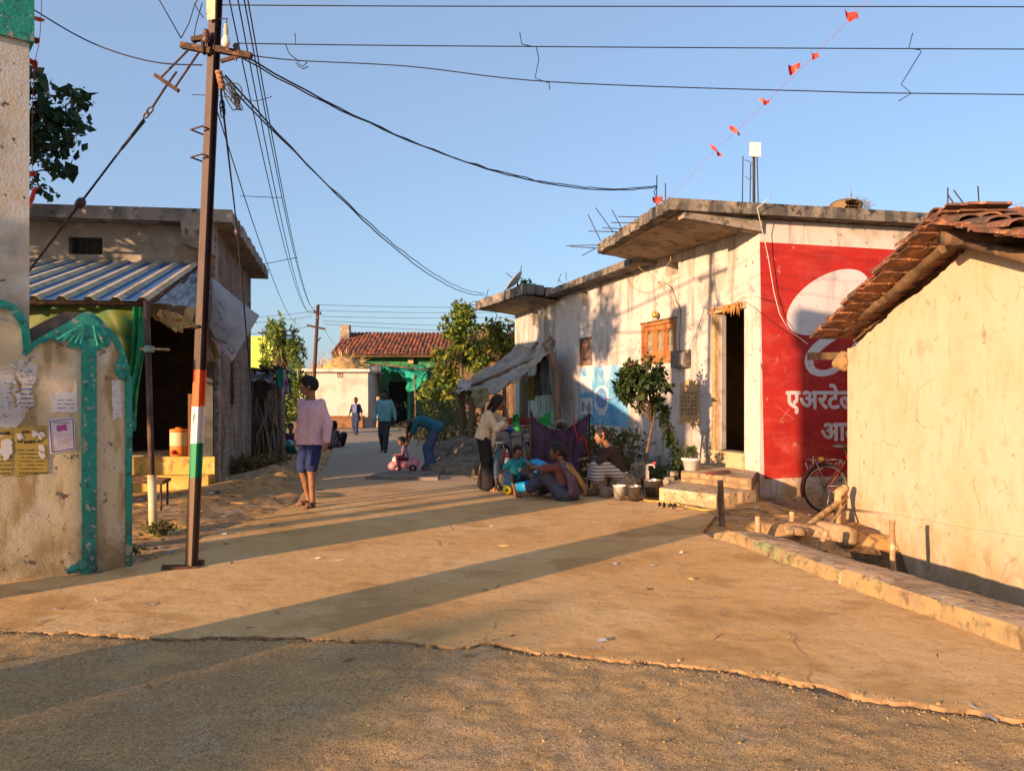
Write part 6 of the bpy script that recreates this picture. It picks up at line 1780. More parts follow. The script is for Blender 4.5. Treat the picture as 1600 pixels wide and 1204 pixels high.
pst = on_gate([(75, 655), (116, 651), (118, 703), (78, 709)], .0045, 'poster', paperw, None, 'white notice with a violet ornamental border, magenta picture and violet text lines', 'poster')
for q in ([(77.5, 657.5), (114, 653.5), (114, 654.6), (77.5, 658.6)], [(77.5, 657.5), (78.8, 657.4), (81.5, 706), (80.2, 706.2)], [(113, 653.5), (114.2, 653.5), (116, 701), (114.8, 701.2)], [(80.2, 705), (116, 700.2), (116, 701.4), (80.2, 706.3)]):
    on_gate(q, .0068, 'border', inkv, pst)
on_gate(torn([(88, 665), (103, 662), (105, 672), (89, 674)], .7, 2, 3), .0068, 'picture', inkm, pst)
print_lines(pst, 84, 109, 658.5, 662, 1, inkv, 3, 1.6, .1)
print_lines(pst, 82, 112, 676, 690, 5, inkm, 4, .9, .08); print_lines(pst, 84, 112, 690, 702, 3, inkv, 5, .9, .2)
for k, (lab, q) in enumerate([('large torn white bill scrap at the left edge of the gate wall', [(-20, 575), (18, 576), (22, 592), (14, 603), (20, 640), (34, 628), (40, 650), (26, 667), (-20, 668)]),
                 ('torn white paper remnant above the yellow bill, with a smudged photo', [(30, 560), (58, 570), (56, 590), (48, 608), (54, 630), (42, 642), (33, 650), (30, 620), (36, 600), (24, 585)]),
                 ('white handbill with three lines of black writing beside the teal pilaster', [(84, 618), (92, 612), (117, 612), (119, 594), (121, 640), (120, 644), (80, 644), (80, 622)]),
                 ('narrow strip of white paper stuck on the wall right of the teal pilaster', [(175, 593), (189, 593), (190, 640), (192, 653), (184, 651), (176, 657)])]):
    o = on_gate(torn(q, 1.0, k + 2, 3.5), .004 + .0004 * k, 'poster', paperw if k > 1 else paper, None, lab, 'poster')
    if k == 2: print_lines(o, 87, 117, 622, 640, 3, inkk, 6, 1.3, .15)
    if k == 3: print_lines(o, 177, 189, 597, 650, 9, inkv, 7, .8, .25)
    if k == 1: print_lines(o, 30, 54, 575, 640, 9, inkb, 8, 2.2, .45); print_lines(o, 30, 50, 578, 640, 9, inkk, 9, 1.4, .45)
    if k == 0: print_lines(o, 0, 30, 580, 640, 8, inkb, 10, 1.8, .5); print_lines(o, 4, 18, 646, 652, 2, inkr, 11, 1.6, .2)
rr = random.Random(4); 
for k in range(16):
    px, py = rr.uniform(-4, 95), rr.uniform(560, 650)
    if 60 < px < 78 and py > 600: continue
    o = on_gate(torn([(px - rr.uniform(2, 8), py - rr.uniform(1, 6)), (px + rr.uniform(2, 8), py - rr.uniform(1, 6)), (px + rr.uniform(2, 7), py + rr.uniform(1, 6)), (px - rr.uniform(2, 7), py + rr.uniform(1, 6))], 1.1, k, 3), .0035 + .0002 * (k % 4), 'paper_scrap', paper if k % 3 else paperw, None, 'small torn scrap of old paper still glued to the gate wall above the yellow bills', 'paper scrap', 'torn scraps on the gate wall')
yb = on_gate(torn([(22, 668), (74, 664), (74, 738), (22, 743)], .8, 21, 4), .005, 'poster', yellowp, None, 'large torn yellow bill with big black lettering left of the violet bordered notice', 'poster')
print_lines(yb, 26, 72, 670, 680, 1, inkk, 12, 5, .15, .0075, .25, 7); print_lines(yb, 26, 72, 686, 694, 1, inkk, 13, 5, .3, .0075, .25, 6); print_lines(yb, 26, 72, 700, 735, 6, inkk, 14, 1.6, .18, .0075); print_lines(yb, 24, 72, 737, 740, 1, inkk, 15, 2, .02, .0075)
for k in range(6):
    px, py = rr.uniform(28, 66), rr.uniform(676, 712)
    on_gate(torn([(px - 4, py - 5), (px + 3, py - 4), (px + 6, py + 1), (px + 1, py + 6), (px - 3, py + 3)], 1.4, 40 + k, 2.5), .0082, 'tear', paperw, yb)
yb2 = on_gate(torn([(-20, 672), (19, 668), (19, 742), (-20, 745)], .8, 22, 4), .005, 'poster', yellowp, None, 'second yellow bill at the very left edge, torn with a white ripped patch', 'poster')
print_lines(yb2, -4, 18, 672, 682, 1, inkk, 16, 5, .2, .0075, .25, 6); print_lines(yb2, -4, 18, 704, 736, 5, inkk, 17, 1.6, .2, .0075); print_lines(yb2, -4, 18, 738, 741, 1, inkk, 18, 2, .02, .0075)
on_gate(torn([(2, 688), (14, 684), (18, 692), (20, 704), (8, 720), (0, 706)], 1.6, 51, 2.5), .0082, 'tear', paperw, yb2)

# =================================================================== shop front hangings
gt = mat('green_tarp', (.025, .13, .05), [((.11, .14, .025), 1.2, .40, .60), ((.012, .08, .04), 3., .52, .7)], rough=.6, trans=.2)
TP = thing('green_tarp', 'green and olive tarpaulin hung under the metal awning and gathered at its post', 'tarpaulin', P(120, 480, 8.5))
rr = random.Random(3)
def tarp_pt(u, v):
    # u: 0 left .. 1 at the post; v: 0 top .. 1 bottom; pleats fan out from the upper right corner
    px = -10 + 232 * u; top = 474 + 6 * u; bot = 640 + 20 * u
    a = v * (bot - top)
    fan = u ** 3
    px2 = px - fan * v * 16
    p = P(px2, top + a, 8.45 + .05 * math.sin(u * 5))
    p.y += .05 * math.sin((u * 9 + v * 5 * (1 - fan)) * 1.3) * (1 - fan) + .07 * math.sin(v * 3 + (1 - u) * 60 * (.3 + v)) * fan
    return p
mb = MB(); mb.sheet(tarp_pt, 70, 26); mb.build('sheet', gt, TP)
def tail(u, v):
    px = (206 + 20 * u) * (1 - v) + (199 + 13 * u) * v if True else 0
    py = 480 + 215 * v - 30 * u * v
    p = P(px + 2 * math.sin(v * 6), py, 8.36); p.y += .06 * math.sin(u * 14 + v * 3) ; return p
mb = MB(); mb.sheet(tail, 26, 30); mb.build('tail', mat('bright_green_tarp', (.02, .30, .16), [((.06, .38, .12), 3., .45, .65), ((.01, .12, .09), 6., .5, .7)], rough=.6, trans=.35), TP)
# grey plastic sheet between awning and wall
gp = mat('grey_plastic', (.30, .31, .32), [((.19, .20, .21), 3., .42, .68), ((.42, .41, .39), 6., .55, .75), ((.28, .35, .42), 8., .56, .72)], rough=.35, trans=.15, spec=.5, bump=.3, bscale=20)
PS = thing('plastic_sheet', 'crumpled grey plastic sheet slung between the awning corner and the shop wall', 'plastic sheet', P(270, 460, 10))
cloth_quad('sheet', P(234, 474, 8.5), P(322, 486, 10.4), P(330, 432, 11.9), P(300, 414, 12.2), 30, 20, .07, (5, 6), gp, PS, 3, .05)
cloth_quad('fringe', P(240, 497, 8.7), P(304, 510, 9.4), P(306, 480, 9.6), P(238, 484, 8.55), 26, 8, .09, (7, 2), mat('yellow_cloth', (.46, .32, .11), [((.30, .2, .07), 6., .45, .65)], rough=.8, trans=.2), PS, 7, .05)
cloth_quad('flap', P(312, 566, 11.3), P(326, 566, 11.4), P(326, 520, 11.4), P(311, 512, 11.3), 10, 12, .06, (3, 3), MATS['yellow_cloth'], PS, 8)
cloth_quad('flap', P(325, 566, 11.5), P(344, 560, 11.6), P(332, 500, 11.6), P(318, 496, 11.5), 10, 14, .05, (4, 2), mat('tan_cloth', (.30, .23, .16), [((.2, .15, .1), 5., .45, .65)], rough=.9), PS, 9)
# printed banner
BN = thing('flex_banner', 'weathered white printed banner hanging askew on the corner of the brick shop house', 'banner', P(360, 500, 11.2))
cb = [P(327, 512, 11.25), P(362, 566, 11.15), P(405, 492, 11.3), P(330, 432, 11.5)]
bm = mat('banner_white', (.40, .40, .415), [((.32, .32, .33), 2.5, .45, .7), ((.45, .36, .44), 3., .58, .72)], rough=.55, trans=.1)
cloth_quad('sheet', cb[0], cb[1], cb[2], cb[3], 16, 22, .02, (2, 3), bm, BN, 4, .01)
bink = mat('banner_ink', (.13, .13, .14), [((.3, .3, .31), 8., .5, .7)], rough=.7)
nb_ = (cb[1] - cb[0]).cross(cb[3] - cb[0]).normalized()
if nb_.y > 0: nb_ = -nb_


def on_banner(px, py, d=.03):
    return ray_plane(px, py, cb[0] + nb_ * d + (cb[1] - cb[0]) * .3, nb_)


mb = MB()
def bstroke(pts, w, d=.035):
    L_ = stroke([(x, y, w) for x, y in pts]); n = len(L_) // 2
    vs = [on_banner(*p, d) for p in L_]
    for i in range(n - 1): mb.add([vs[i], vs[i + 1], vs[2 * n - 2 - i], vs[2 * n - 1 - i]], [(0, 1, 2, 3)])
bstroke([(329, 487), (327, 480), (333, 477), (341, 486), (345, 497), (341, 506), (337, 506)], 1.5)
bstroke([(371, 497), (361, 517), (352, 530)], 2.2); bstroke([(369, 475), (376, 482), (396, 500), (402, 505)], 1.)
bstroke([(345, 498), (352, 500), (350, 506), (356, 508), (358, 503), (362, 506)], 1.2); bstroke([(343, 512), (350, 512), (349, 517), (356, 518), (354, 523)], 1.4)
bstroke([(369, 520), (376, 516), (379, 522), (374, 527), (381, 530), (385, 524)], 1.3); bstroke([(372, 528), (378, 532), (384, 531)], 1.); bstroke([(358, 538), (366, 545), (363, 552), (370, 548)], 1.)
bstroke([(330, 528), (338, 530), (350, 534), (354, 536)], 3.2); bstroke([(318, 466), (326, 462), (325, 470), (319, 472)], 2.5)
for pts, w_ in (([(350, 470), (358, 476), (356, 484), (364, 486)], 1.2), ([(340, 470), (348, 478), (352, 490)], 1.), ([(362, 500), (366, 506), (362, 512)], 1.3), ([(384, 506), (388, 512), (383, 516)], 1.3), ([(365, 468), (372, 474)], 1.), ([(378, 537), (383, 534), (380, 542)], 1.2), ([(352, 505), (362, 510), (358, 514)], 1.1), ([(368, 536), (372, 545), (377, 541)], 1.1), ([(389, 500), (394, 507)], 1.), ([(354, 541), (362, 552)], 1.4)): bstroke(pts, w_)
mb.build('lettering', bink, BN)
mb = MB(); bstroke([(331, 530), (342, 538), (352, 552), (358, 558)], 1.6, .036); mb.build('stripe', mat('banner_pink', (.45, .22, .45), rough=.7), BN)
mb = MB(); mb.tube([Q(306, 508, -.05), P(330, 490, 10), P(331, 432, 11.5)], .004, 4); mb.build('cord', blackwire, BN)
# water cooler jug
WJ = thing('water_jug', 'orange and cream insulated water jug with a red tap, on the shop plinth', 'water jug', FPt(.62, .50, -.0))
c = Vector((P(279, 706, 12.36).x, 12.36, .502)); og = mat('jug_orange', (.70, .20, .03), rough=.4); cmj = mat('jug_cream', (.66, .50, .28), rough=.4)
mb = MB(); mb.lathe([(0, .16), (.128, .16), (.133, .18), (.133, .37), (.128, .385), (0, .385)], c, 28); mb.build('body', cmj, WJ)
mb = MB(); mb.lathe([(0, 0), (.122, 0), (.13, .03), (.134, .155), (.128, .16), (0, .16)], c, 28); mb.build('base', og, WJ)
mb = MB(); mb.lathe([(0, .386), (.136, .386), (.138, .42), (.12, .435), (.05, .44), (.045, .46), (0, .46)], c, 28); mb.build('lid', og, WJ)
mb = MB(); mb.tube([c + Vector((-.02, -.13, .07)), c + Vector((-.02, -.18, .075)), c + Vector((-.02, -.185, .04))], .014, 8); mb.lathe([(0, 0), (.04, 0), (.045, .012), (0, .014)], c + Vector((-.02, -.128, .07)), 14, rot=rotm('X', R(90))); mb.build('tap', mat('jug_red', (.45, .03, .02), rough=.4), WJ)
# low iron bench under the awning
t = thing('iron_bench', 'low rusty iron bench frame standing behind the awning post', 'bench', G(228, 800))
mb = MB(); a = P(190, 751, 9.3); b = P(254, 754, 9.3)
mb.beam(a, b, .04, .04); mb.beam(a + Vector((-.1, .4, 0)), b + Vector((-.1, .4, 0)), .04, .04); mb.beam(b + Vector((0, -.02, 0)), b + Vector((-.1, .42, 0)), .035, .035); mb.build('seat', rust, t)
for q in (a + Vector((.02, 0, 0)), b + Vector((-.02, 0, 0)), a + Vector((-.08, .4, 0)), b + Vector((-.12, .4, 0))):
    mb = MB(); mb.tube([q + Vector((0, 0, -.02)), Vector((q.x, q.y, -.05))], .014, 6); mb.build('leg', rust, t)

# =================================================================== weeds, stakes, logs
g0 = lambda px, py: G(px, py, -.02)
weed('small leafy weed at the foot of the awning post sleeve', tuple(g0(250, 836)), .16, .14, 160, .06, grn, 1)
weed('low weeds and litter at the right foot of the gate wall', tuple(g0(205, 868)), .12, .10, 80, .05, grn, 2)
weed('dry scrubby weeds on the dirt bank beside the brick house wall', tuple(g0(385, 742)), .5, .35, 520, .09, dry, 3, stems=30)
weed('dry weeds in front of the firewood shack', tuple(g0(425, 728)), .45, .25, 320, .09, dry, 4, stems=24)
weed('dark green bushy weeds behind the purple cloth', (P(908, 715, 13.4).x, 13.4, 0), .35, .95, 560, .10, grn, 5, stems=16)
weed('leafy green weeds under the blue painted advert', (P(965, 715, 13.7).x, 13.7, 0), .6, .85, 900, .10, grn, 6, stems=22)
weed('green undergrowth at the foot of the rose tree', tuple(P(1030, 752, 12.4)), .35, .25, 360, .07, grn, 7)
weed('green undergrowth under the porch tarpaulin', tuple(P(745, 700, 20.6)), 1.2, .9, 1500, .09, grn, 8, stems=20)
weed('dusty bush beside the cyan shirted man, right of the green house door', tuple(P(655, 688, 27)), .8, .65, 900, .085, [grn[1], mat('weed_grey', (.11, .115, .07), rough=.9)], 9, stems=20)
weed('dusty green hedge behind the bending woman', tuple(P(690, 690, 24)), 1.0, 1.3, 1700, .10, [grn[0], MATS['weed_grey'], grn[1]], 10, stems=24)
weed('dead twigs and leaves in the drain beside the cream house', (3.9, 5.5, -.62), .4, .35, 90, .08, grn, 11)


def stake(label, a, b, r, seed, m=palewood, name='stake', cat='stake'):
    rr = random.Random(seed); a = Vector(a); b = Vector(b); n = 6
    mb = MB(); mb.tube([a.lerp(b, i / n) + Vector((rr.uniform(-1, 1), rr.uniform(-1, 1), 0)) * r * .12 for i in range(n + 1)], [r * rr.uniform(.88, 1.1) for i in range(n + 1)], 8)
    o = mb.build(name, m); tag(o, label, cat); return o


def gp_(px, py, z): return G(px, py, z)
b = gp_(1129, 818, .0); stake('tall dark flat topped wooden stake at the far end of the kerb', b - Vector((0, 0, .15)), P(1125, 750, b.y), .038, 1, woodm)
b = gp_(1184, 830, -.05); stake('short pale stub of wood behind the start of the kerb', b - Vector((0, 0, .1)), P(1184, 806, b.y), .034, 2)
b = gp_(1237, 822, -.08); stake('short pale peg nearest the red bicycle wheel', b - Vector((0, 0, .1)), P(1237, 799, b.y), .030, 3)
b = gp_(1254, 820, -.1); stake('smallest wooden peg beside the leaning bamboo pole', b - Vector((0, 0, .1)), P(1254, 810, b.y), .022, 4)
stake('slanting pale peg standing in the near edge of the drain', P(1281, 862, 8.0), P(1290, 829, 8.1), .032, 5)
stake('thin upright stick in the drain close to the cream wall', P(1396, 905, 7.2), P(1394, 812, 7.25), .028, 6)
stake('crooked bamboo pole leaning against the corner of the cream house', P(1252, 828, 8.9), P(1322, 776, 9.9), .035, 7, palewood, 'bamboo_pole', 'pole')
stake('thinner dark branch under the leaning bamboo pole', P(1242, 824, 9.), P(1318, 790, 9.9), .022, 8, woodm, 'bamboo_pole', 'branch')
stake('third slim branch crossing the leaning bamboo pole', P(1292, 828, 8.9), P(1321, 785, 9.9), .02, 9, palewood, 'bamboo_pole', 'branch')
stake('upright squared post at the corner of the cream house', P(1308, 822, 9.6), P(1310, 765, 9.8), .045, 10, palewood, 'post', 'post')
o = stake('block of wood set on top of the corner post', P(1308, 772, 9.75), P(1322, 762, 9.85), .06, 11, palewood, 'wood_block', 'wood block')
# broken concrete chunk on the drain bank
def rock(label, c, r, seed, m, cat='rock', name='rock', h=None, n=4):
    rr = random.Random(seed); b_ = Blob(k=min(r) * .12); c = Vector(c)
    for i in range(n): b_.box((rr.uniform(-.3, .3) * r[0], rr.uniform(-.3, .3) * r[1], rr.uniform(-.1, .2) * r[2]), (r[0] * rr.uniform(.5, .8), r[1] * rr.uniform(.5, .8), r[2] * rr.uniform(.6, .9)), np.array(rotm('Z', rr.uniform(0, 3)) @ rotm('X', rr.uniform(-.3, .3))), min(r) * .15)
    o = b_.build(name, m, None, h=h or max(r) / 9, disp=foldn(min(r) * .12, 2 / max(r), 2 / max(r), 2 / max(r), seed)); o.location = c; tag(o, label, cat); return o


rockm = mat('field_rock', (.24, .185, .135), [((.14, .11, .085), 6., .42, .68), ((.34, .27, .2), 14., .55, .72)], rough=.95, bump=.5)
rock('broken earth covered masonry block on the bank of the drain under the cream house corner', P(1322, 838, 8.75), (.46, .17, .17), 1, mat('dusty_block', (.30, .21, .12), [((.20, .14, .08), 4., .42, .7), ((.36, .27, .17), 9., .55, .75)], rough=.95, bump=.6), 'masonry block', 'masonry_block', None, 1)
rock('low flat stone on the drain bank behind the kerb', P(1240, 830, 8.7), (.22, .1, .06), 2, MATS['dusty_block'])
rock('largest flat topped rock, the seat of the woman in striped trousers', P(975, 760, 11.5), (.27, .2, .19), 3, rockm)
rock('pointed rock at the foot of the rose tree', P(995, 737, 11.9), (.15, .13, .17), 4, rockm)
rock('small round stone right of the white bucket group, by the tap', P(1045, 752, 11.9), (.10, .09, .07), 5, rockm)
rock('flat brown stone beside the lower entrance step', P(1053, 741, 12.1), (.13, .1, .06), 6, rockm)
rock('dark low stone left of the white bucket', P(948, 768, 11.2), (.13, .1, .08), 7, rockm)
rock('second dark low stone behind the white bucket', P(968, 765, 11.5), (.10, .1, .06), 8, rockm)
# mud mounds on the right of the lane
def mound(label, parts, seed, cat='mud mound', name='mud_mound', h=.035, m=None):
    b_ = Blob(k=.15)
    for (c, r) in parts: b_.ell(c, r)
    t = b_.build(name, m or mudm, None, h=h, disp=lambda V: .07 * fbm(V[:, 0] * 4, V[:, 1] * 4, V[:, 2] * 4, 3, seed) + .03 * fbm(V[:, 0] * 15, V[:, 1] * 15, V[:, 2] * 15, 3, seed)); tag(t, label, cat); return t
mound('long low mound of grey earth along the right edge of the lane', [((-1.0, 15.3, 0), (.75, 1.0, .26)), ((-.75, 16.5, .1), (.6, 1.2, .42)), ((-.25, 15.9, .1), (.55, .9, .6)), ((-1.2, 18.2, .05), (.7, 1.4, .4)), ((-.9, 19.6, .05), (.9, 1.2, .42))], 3)
mound('tall dark heap of dung cakes and earth behind the blue bicycle', [((.05, 14.3, .3), (.42, .5, .52)), ((.35, 14.1, .2), (.45, .5, .6)), ((-.2, 14.2, .05), (.4, .4, .3))], 6, 'dung heap', 'dung_heap')

# =================================================================== porch lean-to
PT = thing('porch_shelter', 'lean-to of grey tarpaulin on crooked wooden posts against the far end of the white house', 'shelter', (-.6, 19, 0))
tarpm = mat('grey_tarp', (.40, .34, .28), [((.28, .235, .19), 2.2, .42, .66, {'sv': (1, 1, 1)}), ((.48, .36, .18), 1.2, .55, .72), ((.2, .17, .14), 8., .58, .72)], rough=.8, trans=.12, bump=.4, bscale=14)
cloth_quad('tarpaulin', P(710, 606, 19.4), P(776, 613, 17.6), P(866, 541, 18.4), P(806, 543, 21.6), 40, 44, .10, (5, 6), tarpm, PT, 6, .08, .02)
cloth_quad('tarpaulin', P(708, 611, 19.3), P(735, 612, 18.6), P(738, 594, 18.8), P(722, 590, 19.6), 12, 8, .08, (4, 3), mat('pink_grey_tarp', (.45, .35, .31), rough=.8), PT, 7, .03)
pts_ = [[P(722, 692, 19.6), P(722, 640, 19.6), P(721, 600, 19.6)], [P(735, 694, 19.2), P(737, 640, 19.2), P(735, 600, 19.2)], [P(722, 635, 19.5), P(713, 606, 19.5)], [P(873, 714, 18.4), P(872, 660, 18.4), P(869, 600, 18.4), P(866, 570, 18.4), P(858, 545, 18.4)], [P(858, 552, 18.4), P(848, 538, 18.4), P(862, 526, 18.4)], [P(860, 548, 18.4), P(866, 531, 18.4)]]
for p_ in pts_[:2] + [pts_[3]]:
    p_ = [p_[0] + Vector((0, 0, -.5))] + p_; mb = MB(); mb.tube(p_, .075, 8); mb.build('post', mat('porch_wood', (.22, .14, .09), [((.13, .085, .055), 8., .45, .68, {'sv': (1, 1, .2)})], rough=.9, bump=.4), PT)
mb = MB()
for p_ in (pts_[2], pts_[4], pts_[5]): mb.tube(p_, .05, 7)
mb.tube([P(700, 615, 19.6), P(740, 604, 19)], .04, 7); mb.tube([P(714, 612, 19.5), P(852, 553, 18.7)], .04, 7); mb.tube([P(830, 548, 20), P(840, 534, 20)], .05, 7)
mb.build('beam', MATS['porch_wood'], PT)
cloth_quad('rag', P(740, 640, 18.2), P(760, 634, 18.), P(762, 606, 17.9), P(738, 606, 18.2), 10, 10, .08, (3, 3), mat('rag_yellow', (.34, .29, .15), [((.2, .17, .09), 5., .45, .65)], rough=.9), PT, 8)
t = cloth_quad('hanging_cloth', P(836, 619, 18.9), P(858, 616, 18.5), P(858, 548, 18.6), P(836, 558, 19), 14, 24, .07, (6, 2), mat('dark_grey_cloth', (.10, .10, .09), [((.06, .06, .055), 5., .45, .65)], rough=.95), None, 9); tag(t, 'dark grey cloth hanging under the porch tarpaulin beside the crooked post', 'cloth')
t = cloth_quad('hanging_sack', P(823, 626, 19.6), P(836, 624, 19.3), P(836, 586, 19.4), P(824, 588, 19.6), 8, 10, .04, (3, 2), mat('ochre_sack', (.36, .28, .09), rough=.9), None, 10); tag(t, 'small ochre sack hanging by the porch door', 'sack')
# clutter on the porch: red trough, green cloths, black bag
RT = thing('red_trough', 'long red painted metal trough lying behind the girl with the bicycle', 'trough', P(820, 690, 15.4))
mb = MB(); a = P(796, 660, 15.6); b = P(846, 660, 15.2); d_ = (b - a).normalized(); s_ = Vector((-d_.y, d_.x, 0))
prof = [(-.22, .10), (-.14, -.10), (.14, -.10), (.22, .10), (.20, .10), (.12, -.08), (-.12, -.08), (-.20, .10)]
mb.prism(prof, lambda u, v, d: a + (b - a) * d + s_ * u + Vector((0, 0, v)), 0, 1); mb.build('basin', mat('dull_red', (.26, .05, .04), [((.14, .04, .03), 6., .45, .7)], rough=.6), RT)
for q in (.1, .9):
    mb = MB(); c = a.lerp(b, q); mb.tube([c + s_ * .14 + Vector((0, 0, -.08)), Vector((c.x, c.y, 0)) + s_ * .2], .025, 6); mb.tube([c - s_ * .14 + Vector((0, 0, -.08)), Vector((c.x, c.y, 0)) - s_ * .2], .025, 6); mb.build('leg', rust, RT)
gcl = mat('green_cloth', (.01, .26, .06), [((.005, .14, .035), 6., .45, .65)], rough=.8, trans=.15)
t = cloth_quad('green_cloth', P(802, 690, 14.9), P(814, 690, 14.9), P(810, 646, 14.95), P(801, 648, 15.), 8, 14, .06, (3, 2), gcl, None, 11); tag(t, 'bright green cloth hanging down over the red trough behind the bicycle', 'cloth')
t = cloth_quad('green_cloth', P(836, 664, 14.6), P(862, 664, 14.6), P(860, 646, 14.9), P(840, 648, 14.9), 14, 8, .08, (3, 3), gcl, None, 12, .03); tag(t, 'bright green cloth bundled on the trough above the purple cloth', 'cloth')
BG = thing('black_bag', 'black bag with a pale handle perched behind the purple cloth', 'bag', P(874, 668, 14.4))
b_ = Blob(k=.04); c = P(876, 664, 14.4); b_.ell(c, (.13, .1, .055)); b_.ell(c + Vector((.05, 0, -.03)), (.12, .09, .05)); b_.build('body', mat('black_leather', (.02, .018, .018), rough=.45), BG, h=.02, local=False)
mb = MB(); mb.tube([c + Vector((-.10, -.1, -.06)), c + Vector((-.09, -.11, .06)), c + Vector((.0, -.1, .1)), c + Vector((.09, -.09, .07))], .009, 5); mb.build('handle', mat('pale_strap', (.45, .42, .36), rough=.6), BG)
mb = MB()
mb.box((.36, 14.65, .22), (1.25, .5, .44)); o = mb.build('wooden_platform', woodm); tag(o, 'rough wooden platform hidden behind the purple cloth', 'platform')
# purple cloth hung between two sticks
PC = thing('purple_cloth', 'faded purple cloth hung between two sticks behind the seated people', 'cloth', P(875, 760, 12.2))
pcm = mat('purple_cotton', (.055, .030, .066), [((.075, .042, .085), 2., .45, .68), ((.035, .02, .045), 5., .5, .7)], rough=.9)
topc = catm([(829, 642), (835, 655), (848, 664), (862, 671), (880, 672), (897, 664), (908, 656), (921, 646)], 6)
def pc_pt(u, v):
    f = u * (len(topc) - 1); i = min(int(f), len(topc) - 2); q = f - i
    tx = topc[i][0] + (topc[i + 1][0] - topc[i][0]) * q; ty = topc[i][1] + (topc[i + 1][1] - topc[i][1]) * q
    bx = 826 + 92 * u - 8 * u * u; by = 752 - 28 * u ** 3
    p = P(tx + (bx - tx) * v, ty + (by - ty) * v, 12.25 + .15 * u)
    p.y += (.05 * math.sin(u * 17 + v * 2) + .03 * math.sin(u * 39 + 1)) * (.25 + .75 * v) * (1 if u > .3 else .35) + .1 * math.sin(v * 2.2) * (1 - u)
    return p
mb = MB(); mb.sheet(pc_pt, 56, 24); mb.build('sheet', pcm, PC)
mb = MB(); mb.tube([pc_pt(i / 30, 0) + Vector((0, -.01, 0)) for i in range(31)], .012, 6); mb.build('hem', pcm, PC)
mb = MB(); a = P(829, 641, 12.3); mb.tube([a, Vector((a.x, a.y + .05, -.05))], .016, 6); mb.build('stick', woodm, PC); mb = MB(); a = P(921, 645, 12.45); mb.tube([a, Vector((a.x, a.y + .05, -.05))], .016, 6); mb.tube([a, P(928, 655, 12.6)], .008, 5); mb.build('stick', blackwire, PC)
rib = mat('red_ribbon', (.32, .02, .02), rough=.6)
mb = MB()
for (pts) in ([(897, 655), (898, 668), (902, 682), (905, 690)], [(905, 690), (909, 682), (913, 684), (918, 698)], [(914, 684), (917, 700), (921, 712)]):
    mb.tube([P(x, y, 12.15) for x, y in pts], .011, 5)
mb.build('ribbon', rib, PC)

# =================================================================== rose tree, pot, buckets, tap, hose, sandals
Yr = 12.0; cl = []; rng = np.random.default_rng(17)
for i in range(36):
    a = rng.uniform(0, 6.28); q = rng.uniform(0, 1) ** .5 * rng.uniform(.8, 1.2)
    cl.append((tuple(P(1004 + 40 * q * math.cos(a), 602 + 33 * q * math.sin(a) + 4 * math.cos(a), Yr + rng.uniform(-.25, .25))), tuple(rng.uniform(.06, .13, 3)), 84))
for (px, py) in ((1030, 628), (1042, 640), (1036, 652), (1026, 640), (975, 620), (968, 600), (1042, 606), (1014, 560), (1008, 572), (990, 575), (1030, 572)): cl.append((tuple(P(px, py, Yr + rng.uniform(-.1, .1))), (.08, .08, .07), 40))
base = tuple(G(1003, 765)); rose = [leafmat('rose_leaf', (.022, .05, .014), (.035, .065, .016), .25), leafmat('rose_leaf_b', (.045, .075, .02), (.06, .08, .02), .3)]
base = (P(1004, 756, Yr).x, Yr, 0)
RT_ = tree('rose_tree', 'staked rose tree with a dense dark crown and pink blooms against the white wall', 'rose tree', base, [(base[0] - .02, Yr, -.05), P(1008, 720, Yr), P(1014, 690, Yr), P(1020, 660, Yr), P(1022, 640, Yr), P(1014, 610, Yr)], [.03, .027, .025, .024, .022, .015], cl, .075, rose, bark, 17, .1, aspect=.6)
pinkm = mat('rose_pink', (.55, .06, .16), [((.65, .2, .28), 20., .5, .7)], rough=.6)
rr = random.Random(5)
for (px, py) in ((1010, 538), (1006, 551), (1013, 548), (985, 571), (993, 569), (948, 625)):
    c = P(px, py, Yr - .1); mb = MB()
    for k in range(9):
        a = k * 2.4; q = .012 + .014 * (k / 9); n_ = Vector((math.cos(a), math.sin(a), .5)); s1 = Vector((-math.sin(a), math.cos(a), 0)) * .018
        mb.add([c, c + n_ * q + s1, c + n_ * (q + .014) + Vector((0, 0, .01)), c + n_ * q - s1], [(0, 1, 2, 3)], 0, True)
    mb.build('bloom', pinkm, RT_)
mb = MB()
for pts in ([(1012, 600), (1010, 565), (1009, 540)], [(995, 590), (987, 573)], [(985, 615), (965, 620), (950, 625)]): mb.tube([P(x, y, Yr - .1) for x, y in pts], .005, 4)
mb.build('shoots', MATS['stem_brown'], RT_)
cl = []
for i in range(18):
    v = i / 17; cl.append((tuple(P(1036 + 26 * v + rng.uniform(-5, 5), 640 + 96 * v, 12.15 + rng.uniform(-.1, .1))), (.05 + .05 * v, .08, .09), int(26 + 26 * v)))
base = (P(1058, 748, 12.2).x, 12.2, 0)
tree('climbing_plant', 'spindly leafy climber between the rose tree and the white flower pot', 'plant', base, [base, P(1054, 700, 12.2), P(1044, 660, 12.15), P(1036, 640, 12.1)], [.012, .01, .008, .005], cl, .065, rose, bark, 19, .1)
FP_ = thing('flower_pot', 'white plastic flower pot with a bushy green plant on the upper step', 'flower pot', P(1080, 734, 12.35))
c = G(1080, 734, .32); wp = mat('white_plastic', (.62, .60, .57), [((.45, .38, .28), 5., .55, .75)], rough=.5)
mb = MB(); mb.lathe([(0, 0), (.10, 0), (.135, .15), (.15, .15), (.155, .19), (.14, .19), (.13, .16), (0, .155)], c, 28); mb.build('pot', wp, FP_)
pts = clump_pts(rng, c + Vector((-.01, 0, .27)), (.13, .13, .12), 260, .2); leaves('plant', pts, .05, grn, FP_, 3, -.4, .4, off=world_off(FP_))


